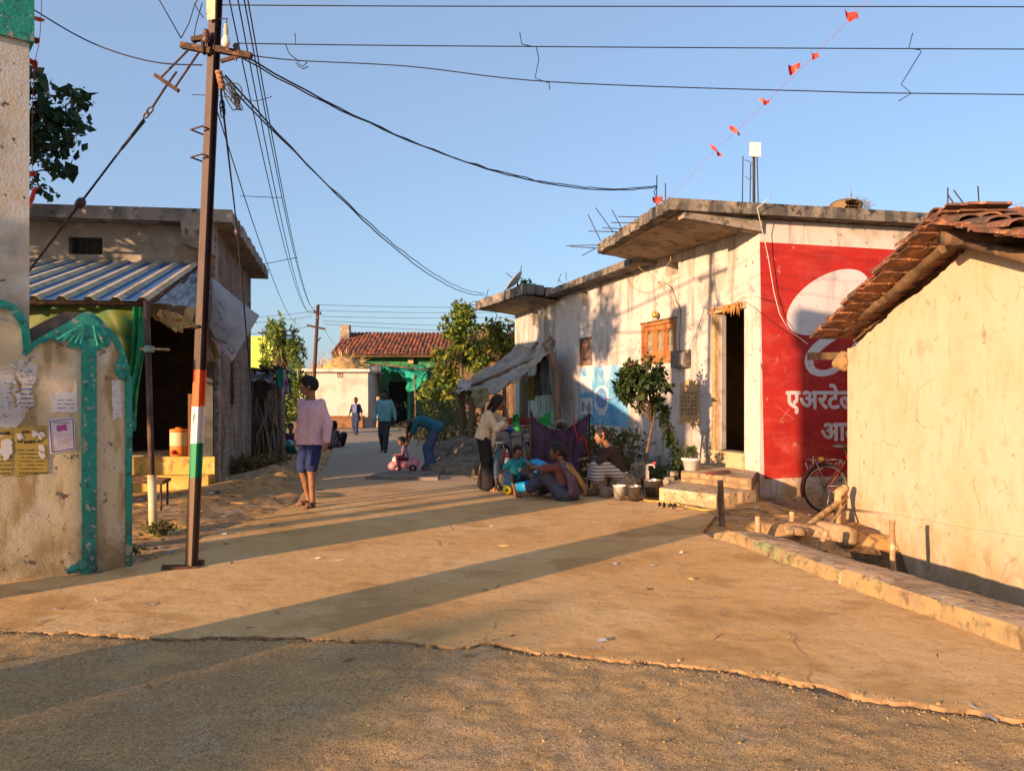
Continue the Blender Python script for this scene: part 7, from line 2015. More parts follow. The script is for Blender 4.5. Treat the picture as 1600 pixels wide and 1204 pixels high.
def bucket(name, label, px, py, r, h, m, lid=None, Y=None):
    c = G(px, py, 0.0) if Y is None else Vector((P(px, py, Y).x, Y, 0)); t = thing(name, label, 'bucket', c, group=None)
    mb = MB(); mb.lathe([(0, .005), (r * .82, .005), (r * .84, 0), (r, h), (r + .006, h), (r + .006, h - .015), (r, h - .012)], c, 28); mb.lathe([(r * .99, h), (r * .8, .02), (0, .02)], c, 28); mb.build('pail', m, t)
    mb = MB(); dr = rotm('Z', rr.uniform(-.5, .5)); mb.tube([c + dr @ Vector((r * math.cos(a), -.02 - .01, h - .02 - .75 * h * math.sin(a) * .9)) + dr @ Vector((0, -r * .9 * math.sin(a), 0)) for a in [math.pi * i / 12 for i in range(13)]], .004, 5); mb.build('handle', greywire, t)
    return t
steel = mat('dull_steel', (.34, .32, .29), [((.22, .20, .18), 5., .45, .7)], rough=.38, metal=.85)
bucket('paint_bucket', 'white plastic paint bucket, leftmost of the three buckets', 968, 781, .088, .21, wp)
bucket('steel_bucket', 'smaller steel bucket between the white bucket and the larger steel one', 991, 782, .095, .21, steel)
bucket('steel_bucket', 'larger steel bucket standing next to the entrance steps under the tap', 1019, 776, .12, .25, steel)
TPp = thing('standpipe', 'grey water standpipe with a red tap beside the rose tree', 'tap', G(1012, 765))
c = Vector((P(1011, 760, 11.6).x, 11.6, 0)); pvc = mat('pvc_grey', (.40, .37, .32), [((.25, .22, .18), 6., .5, .7)], rough=.5)
mb = MB(); mb.tube([c + Vector((0, 0, -.05)), c + Vector((0, 0, .42)), ], .022, 10); mb.tube([c + Vector((-.01, 0, .42)), c + Vector((.06, -.02, .43)), c + Vector((.10, -.03, .42)), c + Vector((.11, -.03, .38))], .014, 8); mb.box(c + Vector((0, 0, .18)), (.05, .05, .32)); mb.build('pipe', pvc, TPp)
mb = MB(); mb.box(c + Vector((.1, -.03, .455)), (.05, .014, .03)); mb.build('handle', mat('tap_red', (.45, .05, .04), rough=.5), TPp)
hs = smooth_path([G(x, y, .015) for x, y in ((1000, 777), (1012, 782), (1030, 783), (1052, 786), (1072, 791), (1100, 796), (1140, 795), (1182, 791), (1198, 788))], 8)
mb = MB(); mb.tube(hs, .013, 8); o = mb.build('garden_hose', mat('hose_yellow', (.44, .29, .08), rough=.5)); tag(o, 'yellowed garden hose lying along the foot of the entrance steps', 'hose')
for i, (px, py, rz_, lab) in enumerate(((1040, 793, 65, 'left one of the pair of black strapped sandals before the steps'), (1056, 795, 50, 'right one of the pair of black strapped sandals before the steps'))):
    t = thing('sandal', lab, 'sandal', G(px, py, .0), R(rz_), 'sandals before the steps')
    b_ = Blob(k=.02); b_.ell((0, .07, .014), (.045, .075, .013)); b_.ell((0, -.07, .014), (.038, .06, .013)); b_.build('sole', mat('sandal_tan', (.30, .21, .12), rough=.8), t, h=.006)
    mb = MB()
    for y in (.02, .08): mb.tube([(-.042, y, .015), (-.03, y, .05), (0, y, .065), (.03, y, .05), (.042, y, .015)], .012, 6)
    mb.build('strap', mat('sandal_black', (.015, .013, .013), rough=.6), t, local=True)
for i, (a, b) in enumerate((((1100, 738), (1140, 735)), ((1103, 741), (1142, 738)))):
    mb = MB(); mb.tube([G(*a, .335), G(*b, .335)], .010, 6); o = mb.build('stick', mat('maroon_stick', (.16, .035, .03), rough=.7)); tag(o, ('farther' if i == 0 else 'nearer') + ' of two thin maroon rods lying on the upper step', 'rod')

# =================================================================== firewood shack
SH = thing('firewood_shack', 'ramshackle lean-to of poles, mats and sheets between the brick house and the feathery tree', 'shack', (-6., 18.6, 0))
Ys = 18.4; S = lambda px, py, dy=0: P(px, py, Ys + dy)
mb = MB(); mb.tube([S(440, 712), S(438, 640), S(434, 580)], .06, 7); mb.tube([S(392, 724), S(392, 580)], .06, 7); mb.tube([S(420, 722), S(424, 650), S(428, 600)], .05, 7); mb.tube([S(405, 718), S(414, 660, -.2), S(422, 610, -.2)], .05, 7); mb.build('post', MATS['porch_wood'], SH)
cloth_quad('roof_sheet', S(384, 600, -.6), S(424, 592, -.6), S(440, 576, 1.5), S(388, 574, 1.5), 18, 12, .08, (4, 3), mat('shack_sheet', (.25, .23, .21), [((.14, .13, .12), 3., .45, .68), ((.34, .28, .2), 5., .56, .72)], rough=.8), SH, 3, .05)
mb = MB(); rr = random.Random(9)
for k in range(9): mb.tube([S(386 + k * 7, 577 - rr.uniform(0, 6), .2), S(398 + k * 7, 583 - rr.uniform(0, 6), 1.2)], .045, 6)
mb.build('roof_poles', woodm, SH)
def mat_panel(u, v):
    p = S(424 + 22 * u, 592 + 112 * v + 10 * u, .0 + .6 * u); p.y += .03 * math.sin(u * 26) * math.cos(v * 40); return p
mb = MB(); mb.sheet(mat_panel, 40, 60); mb.build('woven_mat', mat('woven_grey', (.26, .235, .20), [((.10, .09, .075), 6., .46, .6, {'sv': (1, 1, 5)}), ((.36, .33, .28), 9., .55, .7)], rough=.95), SH)
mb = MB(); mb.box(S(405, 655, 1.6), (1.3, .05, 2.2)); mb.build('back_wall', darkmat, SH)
wds = [woodm, MATS['porch_wood'], mat('grey_branch', (.17, .15, .13), rough=.95)]
for k in range(26):
    a = S(392 + rr.uniform(0, 44), 722 + rr.uniform(-6, 2), -.5 + rr.uniform(0, .5)); b = S(394 + rr.uniform(0, 40), 620 + rr.uniform(0, 60), -.3 + rr.uniform(0, .5)); m_ = a.lerp(b, .5) + Vector((rr.uniform(-.1, .1), rr.uniform(-.1, .1), 0))
    mb = MB(); mb.tube([a, m_, b], [.035 * rr.uniform(.7, 1.3), .03, .018], 6); o = mb.build('firewood_branch', wds[k % 3]); tag(o, 'dry grey branch stood upright in the firewood pile of the shack', 'branch', 'firewood branches at the shack')
t = cloth_quad('hung_cloth', S(433, 606, -.2), S(442, 604, -.2), S(442, 576, -.15), S(432, 577, -.15), 8, 10, .05, (3, 2), mat('teal_cloth', (.01, .17, .12), rough=.9), None, 4); tag(t, 'teal cloth hung over the shack post', 'cloth')
t = cloth_quad('hung_cloth', S(441, 622, -.15), S(452, 611, -.15), S(446, 578, -.12), S(440, 578, -.12), 8, 12, .05, (3, 3), mat('white_pink_cloth', (.42, .38, .40), [((.35, .05, .25), 5., .55, .62)], rough=.9), None, 5); tag(t, 'white cloth with magenta print hung beside the teal one', 'cloth')
TB = thing('wash_tub', 'round turquoise tub of washing in front of the seated woman by the shack', 'tub', P(458, 704, 20.2))
c = Vector((P(459, 704, 20.3).x, 20.3, 0)); mb = MB(); mb.lathe([(0, .01), (.22, .01), (.30, .2), (.33, .2), (.31, .17), (.2, .03), (0, .03)], c, 26); mb.build('basin', mat('turquoise_plastic', (.02, .22, .22), rough=.5), TB)
b_ = Blob(k=.04); rr = random.Random(3)
for k in range(6): b_.ell((c.x + rr.uniform(-.17, .17), c.y + rr.uniform(-.15, .15), .18 + rr.uniform(0, .08)), (.09, .08, .07))
o = b_.build('laundry', mat('laundry_pale', (.42, .45, .48), [((.2, .32, .38), 5., .5, .6)], rough=.9), None, h=.02, disp=foldn(.01, 25, 25, 25)); tag(o, 'pale wet laundry heaped in the turquoise tub', 'laundry')

# =================================================================== bicycles
def bicycle(label, loc, rz, fc, saddle_c, tilt=0., group=None):
    t = thing('bicycle', label, 'bicycle', loc, rz); t.rotation_euler = (tilt, 0, rz)
    fm_ = mat('bike_' + fc[1], fc[0], [((fc[0][0] * .5, fc[0][1] * .5, fc[0][2] * .5), 9., .5, .7), ((.13, .07, .045), 14., .6, .72)], rough=.5); tyre = mat('tyre_rubber', (.022, .02, .018), rough=.9); chrome = mat('worn_chrome', (.36, .33, .30), [((.16, .09, .06), 8., .5, .7)], rough=.4, metal=.8)
    Rw = .345
    def ring(c, r, rr_, n=36): return [Vector((c[0] + r * math.cos(a), 0, c[1] + r * math.sin(a))) for a in [2 * math.pi * i / n for i in range(n)]]
    for cx_ in (0., 1.06):
        wl_ = MB(); wl_.tube(ring((cx_, Rw), Rw - .018, .018), .018, 8, closed=True); wo = wl_.build('wheel', tyre, t, local=True)
        m_ = MB(); m_.tube(ring((cx_, Rw), Rw - .042, .012), .011, 6, closed=True); m_.build('rim', chrome, wo, local=True)
        m_ = MB()
        for k in range(18):
            a = 2 * math.pi * k / 18; b2 = a + (.5 if k % 2 else -.5); y = .03 if k % 2 else -.03
            m_.tube([(cx_ + .02 * math.cos(b2), y, Rw + .02 * math.sin(b2)), (cx_ + (Rw - .05) * math.cos(a), 0, Rw + (Rw - .05) * math.sin(a))], .0022, 4)
        m_.tube([(cx_, -.05, Rw), (cx_, .05, Rw)], .02, 8); m_.build('spokes', greywire, wo, local=True)
        m_ = MB(); a0, a1 = (R(15), R(200)) if cx_ == 0 else (R(-5), R(150))
        n_ = 16; vs = []
        for i in range(n_ + 1):
            a = a0 + (a1 - a0) * i / n_
            for (y, r_) in ((-.032, Rw + .012), (-.018, Rw + .028), (.018, Rw + .028), (.032, Rw + .012)): vs.append((cx_ + r_ * math.cos(a), y, Rw + r_ * math.sin(a)))
        m_.add(vs, [(i * 4 + k, i * 4 + k + 1, i * 4 + k + 5, i * 4 + k + 4) for i in range(n_) for k in range(3)], 0, True); m_.build('mudguard', fm_, t, local=True)
    bb = (.46, 0, .29); st = (.30, 0, .80); hd = (.88, 0, .84); hl = (.91, 0, .70); rax = (0, 0, Rw); fax = (1.06, 0, Rw)
    m_ = MB(); m_.tube([bb, st], .016, 8); m_.tube([st, hd], .014, 8); m_.tube([bb, hl], .018, 8); m_.tube([hd, hl], .02, 8)
    for y in (-.055, .055):
        m_.tube([(bb[0], y * .5, bb[2]), (rax[0], y, rax[2])], .010, 6); m_.tube([(st[0], y * .3, st[2] - .06), (rax[0], y, rax[2])], .009, 6); m_.tube([(hl[0] + .01, y * .7, hl[2] - .02), (fax[0], y, fax[2])], .011, 6)
    m_.build('frame', fm_, t, local=True)
    m_ = MB(); m_.tube([hd, (.87, 0, .95)], .013, 8); m_.tube([(.66, -.26, .96), (.76, -.25, .97), (.86, -.12, .97), (.88, 0, .96), (.86, .12, .97), (.76, .25, .97), (.66, .26, .96)], .012, 7); m_.build('handlebar', chrome, t, local=True)
    for y in (-.258, .258):
        m_ = MB(); m_.tube([(.64, y, .958), (.74, y * .98, .967)], .018, 8); m_.build('grip', tyre, t, local=True)
    b_ = Blob(k=.04); b_.ell((.22, 0, .93), (.12, .10, .035)); b_.ell((.36, 0, .925), (.10, .04, .03)); b_.cap((st[0], 0, .8), (.27, 0, .92), .012); b_.build('saddle', mat('saddle_' + saddle_c[1], saddle_c[0], rough=.6), t, h=.012)
    m_ = MB(); m_.box((-.08, 0, .745), (.36, .13, .012));
    for y in (-.06, .06): m_.tube([(-.2, y, .75), (0, y, Rw)], .006, 5); m_.tube([(.1, y, .75), (st[0], y * .3, .72)], .006, 5)
    m_.build('carrier', chrome, t, local=True)
    m_ = MB(); m_.lathe([(.09, -.004), (.095, 0), (.09, .004), (.08, .0), (.09, -.004)], (bb[0], -.05, bb[2]), 20, rot=rotm('X', R(90))); m_.tube([(bb[0], -.07, bb[2]), (bb[0] + .1, -.075, bb[2] - .13)], .009, 6); m_.tube([(bb[0], .07, bb[2]), (bb[0] - .1, .075, bb[2] + .13)], .009, 6); m_.box((bb[0] + .1, -.12, bb[2] - .13), (.08, .09, .02)); m_.box((bb[0] - .1, .12, bb[2] + .13), (.08, .09, .02)); m_.tube([(bb[0], -.05, bb[2] + .09), (0, -.05, Rw + .035)], .006, 4); m_.tube([(bb[0], -.05, bb[2] - .09), (0, -.05, Rw - .035)], .006, 4); m_.build('crank', chrome, t, local=True)
    m_ = MB(); m_.tube([(0.02, -.07, Rw), (-.06, -.11, 0.01), (-.06, .11, .01), (0.02, .07, Rw)], .009, 6); m_.build('stand', chrome, t, local=True)
    return t


rb_ = bicycle('old red bicycle with worn mudguards leaning behind the corner of the cream house', (4.62, 10.75, -.17), R(184), ((.15, .02, .02), 'red'), ((.03, .025, .02), 'black'))
rb_.location = (P(1291, 765, 10.75).x, 10.75, -.17); rb_.rotation_euler = (0, 0, R(6))
mb = MB(); c = P(1283, 717, 10.7); mb.lathe([(0, -.03), (.04, -.02), (.045, .01), (.02, .03), (0, .03)], c, 12); mb.tube([c, c + Vector((.1, .05, -.02))], .01, 5); o = mb.build('bicycle_bell', mat('bell_yellow', (.5, .33, .02), rough=.5)); o.parent = None; tag(o, 'small yellow bell shaped ornament above the red bicycle wheel', 'ornament')
bb_ = bicycle('blue bicycle propped on its stand, its back wheel towards the road', (-.10, 12.05, 0), R(70), ((.045, .10, .17), 'blue'), ((.01, .05, .30), 'blue'))
bb_.location = (P(787, 765, 12.05).x, 12.05, 0)
# red and white bottle hooked on its carrier
t = thing('bottle', 'white bottle with red band hanging at the back wheel of the blue bicycle', 'bottle', P(792, 715, 11.85))
c = P(792, 718, 11.85)
mb = MB(); mb.lathe([(0, -.1), (.035, -.1), (.038, -.08), (.036, .03), (.02, .07)], c, 16); mb.build('body', mat('bottle_white', (.6, .58, .58), rough=.4), t)
mb = MB(); mb.lathe([(.036, .03), (.034, .06), (.02, .11), (.012, .115)], c, 14); mb.build('band', mat('bottle_red', (.5, .02, .05), rough=.4), t)
mb = MB(); mb.lathe([(.012, .115), (.013, .16), (0, .165)], c, 12); mb.build('neck', MATS['bottle_white'], t)

# =================================================================== ride-on toys
cyan = mat('toy_blue', (.01, .26, .55), rough=.35, spec=.5); yel = mat('toy_yellow', (.62, .42, .01), rough=.4); tb = mat('toy_black', (.015, .015, .018), rough=.5); wht = mat('toy_white', (.6, .6, .58), rough=.4)
DT = thing('ride_on_dinosaur', 'bright blue dinosaur ride-on toy with yellow wheels under the small boy', 'ride-on toy', (P(818, 770, 11.5).x, 11.5, 0), R(-12))
b_ = Blob(k=.05)
b_.cap((-.26, 0, .30), (-.24, 0, .20), .045, .07); b_.cap((-.24, 0, .20), (-.10, 0, .12), .075, .085); b_.cap((-.10, 0, .12), (.12, 0, .12), .085, .085); b_.cap((.12, 0, .12), (.20, 0, .24), .08, .07); b_.cap((.20, 0, .24), (.20, 0, .40), .065, .055); b_.ell((.24, 0, .45), (.09, .065, .06)); b_.ell((.31, 0, .43), (.07, .055, .045)); b_.cap((.12, 0, .50), (.17, 0, .46), .02, .03); b_.ell((.2, 0, .505), (.03, .02, .02))
b_.build('body', cyan, DT, h=.012)
b_ = Blob(k=.02); b_.cap((.27, -.05, .40), (.27, -.055, .30), .016, .022); b_.build('strap', wht, DT, h=.008)
for (x, y) in ((-.22, -.13), (-.22, .13), (.22, -.13), (.22, .13)):
    m_ = MB(); m_.lathe([(0, -.028), (.05, -.028), (.07, -.015), (.07, .015), (.05, .028), (0, .028)], (x, y, .07), 18, rot=rotm('X', R(90))); wo = m_.build('wheel', yel, DT, local=True)
    m_ = MB(); m_.lathe([(0, -.034), (.022, -.034), (.022, .034), (0, .034)], (x, y, .07), 12, rot=rotm('X', R(90))); m_.build('hub', tb, wo, local=True)
m_ = MB(); m_.tube([(-.22, -.13, .07), (-.22, .13, .07)], .012, 6); m_.tube([(.22, -.13, .07), (.22, .13, .07)], .012, 6); m_.tube([(.18, -.13, .37), (.18, .13, .37)], .014, 6); m_.build('axle', tb, DT, local=True)
PKc = thing('ride_on_car', 'pink ride-on toy car carrying the toddler', 'ride-on toy', (P(632, 735, 14.9).x, 14.9, 0), R(188))
pk = mat('toy_pink', (.58, .20, .25), rough=.4, spec=.5)
b_ = Blob(k=.06)
b_.box((.10, 0, .14), (.17, .12, .06), None, .04); b_.box((-.14, 0, .14), (.13, .12, .06), None, .04); b_.ell((.22, 0, .11), (.10, .13, .07)); b_.ell((-.2, 0, .20), (.08, .11, .09)); b_.ell((.08, 0, .2), (.1, .1, .09)); b_.cutell((-.04, 0, .27), (.11, .08, .08))
b_.build('body', pk, PKc, h=.012)
b_ = Blob(k=.04); b_.ell((.15, 0, .23), (.09, .085, .085)); b_.build('hood', mat('toy_greywhite', (.42, .42, .42), rough=.35), PKc, h=.012)
for (x, y) in ((.14, -.12), (.14, .12), (-.16, -.12), (-.16, .12)):
    m_ = MB(); m_.lathe([(0, -.025), (.055, -.025), (.075, -.015), (.075, .015), (.055, .025), (0, .025)], (x, y, .075), 18, rot=rotm('X', R(90))); wo = m_.build('wheel', tb, PKc, local=True)
    m_ = MB(); m_.lathe([(0, -.03), (.028, -.03), (.028, .03), (0, .03)], (x, y, .075), 12, rot=rotm('X', R(90))); m_.build('hub', pk, wo, local=True)
m_ = MB(); m_.tube([(.06, 0, .26), (.02, 0, .33)], .015, 7); m_.tube([Vector((.02, 0, .34)) + Vector((.03 * math.sin(a), .085 * math.cos(a), .05 * math.sin(a))) for a in [2 * math.pi * i / 16 for i in range(16)]], .012, 6, closed=True); m_.build('steering_wheel', tb, PKc, local=True)
# litter, straw and fallen leaves on the ground
rng = np.random.default_rng(77); mb = MB()
for i in range(230):
    if i < 120: x, y = rng.uniform(-5.2, -2.9), rng.uniform(7.2, 14)
    elif i < 175: x, y = rng.uniform(2.4, 4.3), rng.uniform(9, 11.5)
    else: x, y = rng.uniform(-3.6, 3), rng.uniform(3, 12)
    if x > line_x(KF, y) - .05 and y < 8.8: continue
    z = float(max(ground_z(np.array([x]), np.array([y]))[0], 0. if inside(lane_poly, np.array([x]), np.array([y]))[0] else -9)) + .004
    a = rng.uniform(0, 6.3); l = rng.uniform(.02, .055) * (1.6 if i < 175 else .8); w = l * rng.uniform(.15, .7); k = int(rng.integers(0, 5))
    if k == 4: l *= 2.5; w = .004
    d = Vector((math.cos(a), math.sin(a), 0)); s_ = Vector((-d.y, d.x, 0)); c = Vector((x, y, z))
    mb.add([c - d * l - s_ * w * .4, c - s_ * w, c + d * l + Vector((0, 0, .01)), c + s_ * w + Vector((0, 0, rng.uniform(.0, .02)))], [(0, 1, 2, 3)], k)
o = mb.build('litter', [mat('litter_white', (.5, .48, .46), rough=.7), mat('litter_leaf', (.17, .11, .05), rough=.9), mat('litter_dark', (.07, .05, .035), rough=.9), mat('litter_blue', (.25, .3, .36), rough=.6), straw]); tag(o, 'scattered straw, dry leaves and scraps of paper and plastic on the ground', 'litter', kind='stuff')
# =================================================================== people
V3 = lambda *a: np.array(a, float)
def nrm(v): v = np.array(v, float); return v / (np.linalg.norm(v) + 1e-12)


def joint(a, c, l1, l2, hint):
    a = np.array(a, float); c = np.array(c, float); d = np.linalg.norm(c - a); u = (c - a) / max(d, 1e-6)
    if d >= (l1 + l2) * .999: return a + (c - a) * l1 / (l1 + l2), c
    x = (d * d + l1 * l1 - l2 * l2) / (2 * d); hgt = math.sqrt(max(l1 * l1 - x * x, 0)); hv = np.array(hint, float); hv = hv - u * hv.dot(u)
    return a + u * x + nrm(hv) * hgt, c


skinmats = {}
def skin(tone):
    if tone not in skinmats:
        c = {0: (.20, .095, .05), 1: (.16, .07, .036), 2: (.25, .125, .068)}[tone]
        skinmats[tone] = [mat('skin_%d' % tone, c, [((c[0] * .75, c[1] * .7, c[2] * .7), 9., .45, .7)], rough=.5, spec=.35), mat('lips_%d' % tone, (c[0] * .95, c[1] * .55, c[2] * .6), rough=.5), mat('eye_white', (.55, .52, .48), rough=.3), mat('eye_dark', (.012, .009, .008), rough=.3)]
    return skinmats[tone]


hairm = mat('black_hair', (.012, .010, .010), [((.018, .015, .013), 30., .45, .65, {'sv': (1, 1, .2)})], rough=.6, spec=.2)


def default(S=1.):
    q = lambda *a: V3(*a) * S
    return dict(pel=q(0, 0, .94), chest=q(0, 0, 1.33), neck=q(0, .01, 1.45), head=q(0, -.02, 1.595), f=V3(0, -1, 0), up=V3(0, 0, 1),
                sh=[q(.15, .01, 1.365), q(-.15, .01, 1.365)], wr=[q(.25, -.05, .86), q(-.25, -.05, .86)], eh=[V3(.3, 1, 0), V3(-.3, 1, 0)], hd=[V3(-.05, -.1, -1), V3(.05, -.1, -1)], pn=[V3(-1, 0, 0), V3(1, 0, 0)],
                hip=[q(.085, 0, .90), q(-.085, 0, .90)], an=[q(.10, 0, .08), q(-.10, 0, .08)], kh=[V3(.1, -1, 0), V3(-.1, -1, 0)], toe=[V3(.2, -1, 0), V3(-.2, -1, 0)])


def solve(J, S):
    J['el'] = []; J['kn'] = []
    for i in (0, 1):
        e, w_ = joint(J['sh'][i], J['wr'][i], .285 * S, .255 * S, J['eh'][i]); J['el'].append(e)
        k, a_ = joint(J['hip'][i], J['an'][i], .425 * S, .41 * S, J['kh'][i]); J['kn'].append(k)
    return J


def head_axes(J):
    f = nrm(J['f']); up = nrm(J['up'] - f * J['up'].dot(f)); l = np.cross(up, f); return f, up, l


def body(J, S, bare=True, fem=False):
    b = Blob(k=.025 * S); f, up, l = head_axes(J); hm = np.stack([l, f, up], 1); H_ = J['head']; hs = 1.1 * S ** .55
    b.ell(H_ + up * .012 * hs - f * .008 * hs, V3(.073, .092, .098) * hs, hm); b.ell(H_ + f * .028 * hs - up * .055 * hs, V3(.052, .058, .055) * hs, hm); b.ell(H_ + f * .055 * hs - up * .092 * hs, V3(.026, .024, .02) * hs, hm)
    b.cap(H_ + f * .083 * hs + up * .012 * hs, H_ + f * .103 * hs - up * .03 * hs, .008 * hs, .014 * hs, k=.012); b.ell(H_ + f * .083 * hs - up * .062 * hs, V3(.024, .012, .010) * hs, hm, k=.01); b.ell(H_ + f * .078 * hs + up * .03 * hs, V3(.05, .014, .012) * hs, hm, k=.015)
    for s in (1, -1): b.ell(H_ + l * s * .074 * hs - f * .012 * hs - up * .012 * hs, V3(.009, .02, .032) * hs, hm, k=.008)
    b.cap(J['neck'] - (H_ - J['neck']) * .25, H_ - up * .05 * hs - f * .02, .05 * S, .047 * S)
    sd = nrm(J['sh'][0] - J['sh'][1])
    for s in (1, -1):
        b.cap(J['pel'] + sd * s * .065 * S, J['chest'] + sd * s * .075 * S - (J['chest'] - J['pel']) * .12, .088 * S, .095 * S); b.cap(J['chest'] + sd * s * .03 * S, J['sh'][0 if s > 0 else 1], .07 * S, .05 * S)
        i = 0 if s > 0 else 1
        b.cap(J['sh'][i], J['el'][i], .046 * S, .037 * S); b.cap(J['el'][i], J['wr'][i], .037 * S, .026 * S)
        b.cap(J['pel'] + sd * s * .05 * S, J['hip'][i], .085 * S, .085 * S); b.cap(J['hip'][i], J['kn'][i], .078 * S, .052 * S); b.cap(J['kn'][i], J['an'][i], .050 * S, .034 * S)
        kc = J['kn'][i] + (J['an'][i] - J['kn'][i]) * .32; tn = nrm(J['toe'][i]); b.ell(kc - tn * .02 * S, V3(.043, .043, .09) * S)
        a_ = J['an'][i]; z0 = a_ - V3(0, 0, .055 * S); b.cap(a_ - tn * .03 * S - V3(0, 0, .04 * S), z0 + tn * .12 * S, .034 * S, .027 * S); b.cap(z0 + tn * .1 * S, z0 + tn * .165 * S - V3(0, 0, .008 * S), .032 * S, .02 * S)
        # hand: palm, four unequal bent fingers and a thumb from the side of the palm
        d = nrm(J['hd'][i]); pn = nrm(J['pn'][i] - d * J['pn'][i].dot(d)); sx = np.cross(d, pn) * (1 if i == 0 else -1); w_ = J['wr'][i]; rf = .0088 * S
        b.ell(w_ + d * .048 * S, np.array([.038, .05, .017]) * S, np.stack([sx, d, pn], 1), k=.012)
        for q, (o, L_) in enumerate(((.029, .072), (.010, .082), (-.010, .077), (-.028, .062))):
            p0 = w_ + d * .088 * S + sx * o * S; p1 = p0 + (d * .95 + pn * .3) * L_ * .5 * S; p2 = p1 + (d * .65 + pn * .8) * L_ * .45 * S
            b.cap(p0 - d * .02 * S, p1, rf, rf * .95, k=.006); b.cap(p1, p2, rf * .95, rf * .75, k=.004)
        t0 = w_ + d * .03 * S + sx * .034 * S; t1 = t0 + (sx * .75 + d * .6 + pn * .3) * .04 * S; b.cap(t0, t1, rf * 1.25, rf, k=.008); b.cap(t1, t1 + (d * .9 + pn * .4) * .03 * S, rf, rf * .8, k=.004)
    sp = []
    for s in (1, -1):
        e = H_ + f * .082 * hs + l * s * .031 * hs + up * .010 * hs
        sp.append((e, V3(.014, .014, .008) * hs, 2)); sp.append((e + f * .004, V3(.0075, .0075, .008) * hs, 3)); sp.append((e + up * .020 * hs, V3(.019, .019, .005) * hs, 3))
    sp.append((H_ + f * .094 * hs - up * .062 * hs, V3(.024, .024, .009) * hs, 1))
    return b, sp


def shirt(J, S, sleeve, hem, off=.016, flare=0., loose=0.):
    """sleeve: 0..1 upper arm, 1..2 to the wrist; hem: how far below the pelvis along the spine"""
    b = Blob(k=.03 * S); sd = nrm(J['sh'][0] - J['sh'][1]); sp = nrm(J['chest'] - J['pel']); o = off * S
    for s in (1, -1):
        i = 0 if s > 0 else 1
        b.cap(J['pel'] + sd * s * (.074 + flare) * S - sp * (hem + .1) * S, J['pel'] + sd * s * .07 * S, (.108 + flare) * S + o * 1.4, .095 * S + o); b.cap(J['pel'] + sd * s * .07 * S, J['chest'] + sd * s * .078 * S - sp * .06 * S, .092 * S + o, .096 * S + o + loose); b.cap(J['chest'] + sd * s * .02 * S, J['sh'][i], .068 * S + o * .6, .047 * S + o * .75)
        if sleeve <= 1: b.cap(J['sh'][i], J['sh'][i] + (J['el'][i] - J['sh'][i]) * sleeve, .05 * S + o, .046 * S + o * 1.2)
        else:
            b.cap(J['sh'][i], J['el'][i], .046 * S + o * .8, .041 * S + o); b.cap(J['el'][i], J['el'][i] + (J['wr'][i] - J['el'][i]) * (sleeve - 1), .041 * S + o, .03 * S + o)
    b.cutplane(J['pel'] - sp * hem * S, -sp)
    nk = J['neck'] + (J['head'] - J['neck']) * .2; b.cutell(nk + (J['head'] - J['neck']) * .12, V3(.068, .075, .06) * S)
    return b


def trousers(J, S, end, off=.014, flare=0., up_=.06):
    b = Blob(k=.03 * S); sd = nrm(J['sh'][0] - J['sh'][1]); sp = nrm(J['chest'] - J['pel']); o = off * S
    for s in (1, -1):
        i = 0 if s > 0 else 1
        b.cap(J['pel'] + sp * up_ * S + sd * s * .055 * S, J['hip'][i], .085 * S + o * .3, .088 * S + o * .8); b.cap(J['hip'][i], J['kn'][i] if end > 1 else J['hip'][i] + (J['kn'][i] - J['hip'][i]) * end, .083 * S + o, (.056 + flare * .5) * S + o * 1.2)
        if end > 1:
            e_ = J['kn'][i] + (J['an'][i] - J['kn'][i]) * (end - 1); b.cap(J['kn'][i], e_, (.056 + flare * .5) * S + o, (.042 + flare) * S + o); 
    return b


def hair(J, S, style):
    b = Blob(k=.02); f, up, l = head_axes(J); hm = np.stack([l, f, up], 1); H_ = J['head']; hs = 1.1 * S ** .55
    b.ell(H_ + up * .022 * hs - f * .016 * hs, V3(.083, .100, .104) * hs, hm)
    if style == 'short': b.ell(H_ + up * .075 * hs + f * .03 * hs, V3(.066, .062, .05) * hs, hm)
    if style == 'bun': b.ell(H_ - f * .11 * hs - up * .03 * hs, V3(.05, .045, .05) * hs, hm)
    if style in ('pony', 'long'):
        n_ = J.get('tail') or [H_ - f * .10 * hs + up * .02, H_ - f * .15 * hs - up * .12, J['neck'] - f * .13 - up * .22 * S, J['neck'] - f * .12 - up * .40 * S]
        w = .042 if style == 'pony' else .055
        for i_ in range(len(n_) - 1): b.cap(n_[i_], n_[i_ + 1], w * (1 - .18 * i_) * S ** .5, w * (1 - .18 * (i_ + 1)) * S ** .5)
        if style == 'long':
            for s in (1, -1): b.cap(H_ + l * s * .06 * hs, J['neck'] + l * s * .07 * hs - up * .12 * S - f * .03, .035, .022)
    b.cutell(H_ + f * .085 * hs - up * .035 * hs, V3(.066, .078, .088) * hs, hm)
    if style == 'short': b.cutplane(H_ - up * .052 * hs, -up)
    return b


def person(label, loc, rz, J, S, tone, clothes, hstyle, h=.011, name='person'):
    t = thing('person', label, 'person', loc, R(rz))
    solve(J, S)
    b, sp = body(J, S); b.build('body', skin(tone), t, h=h * .8, spots=sp)
    hair(J, S, hstyle).build('hair', hairm, t, h=h * .9, disp=foldn(.004, 30, 30, 30, 3))
    for (nm, bl, m, amp, sd) in clothes(J): bl.build(nm, m, t, h=h, disp=foldn(amp, 9, 9, 5, sd, 3))
    return t


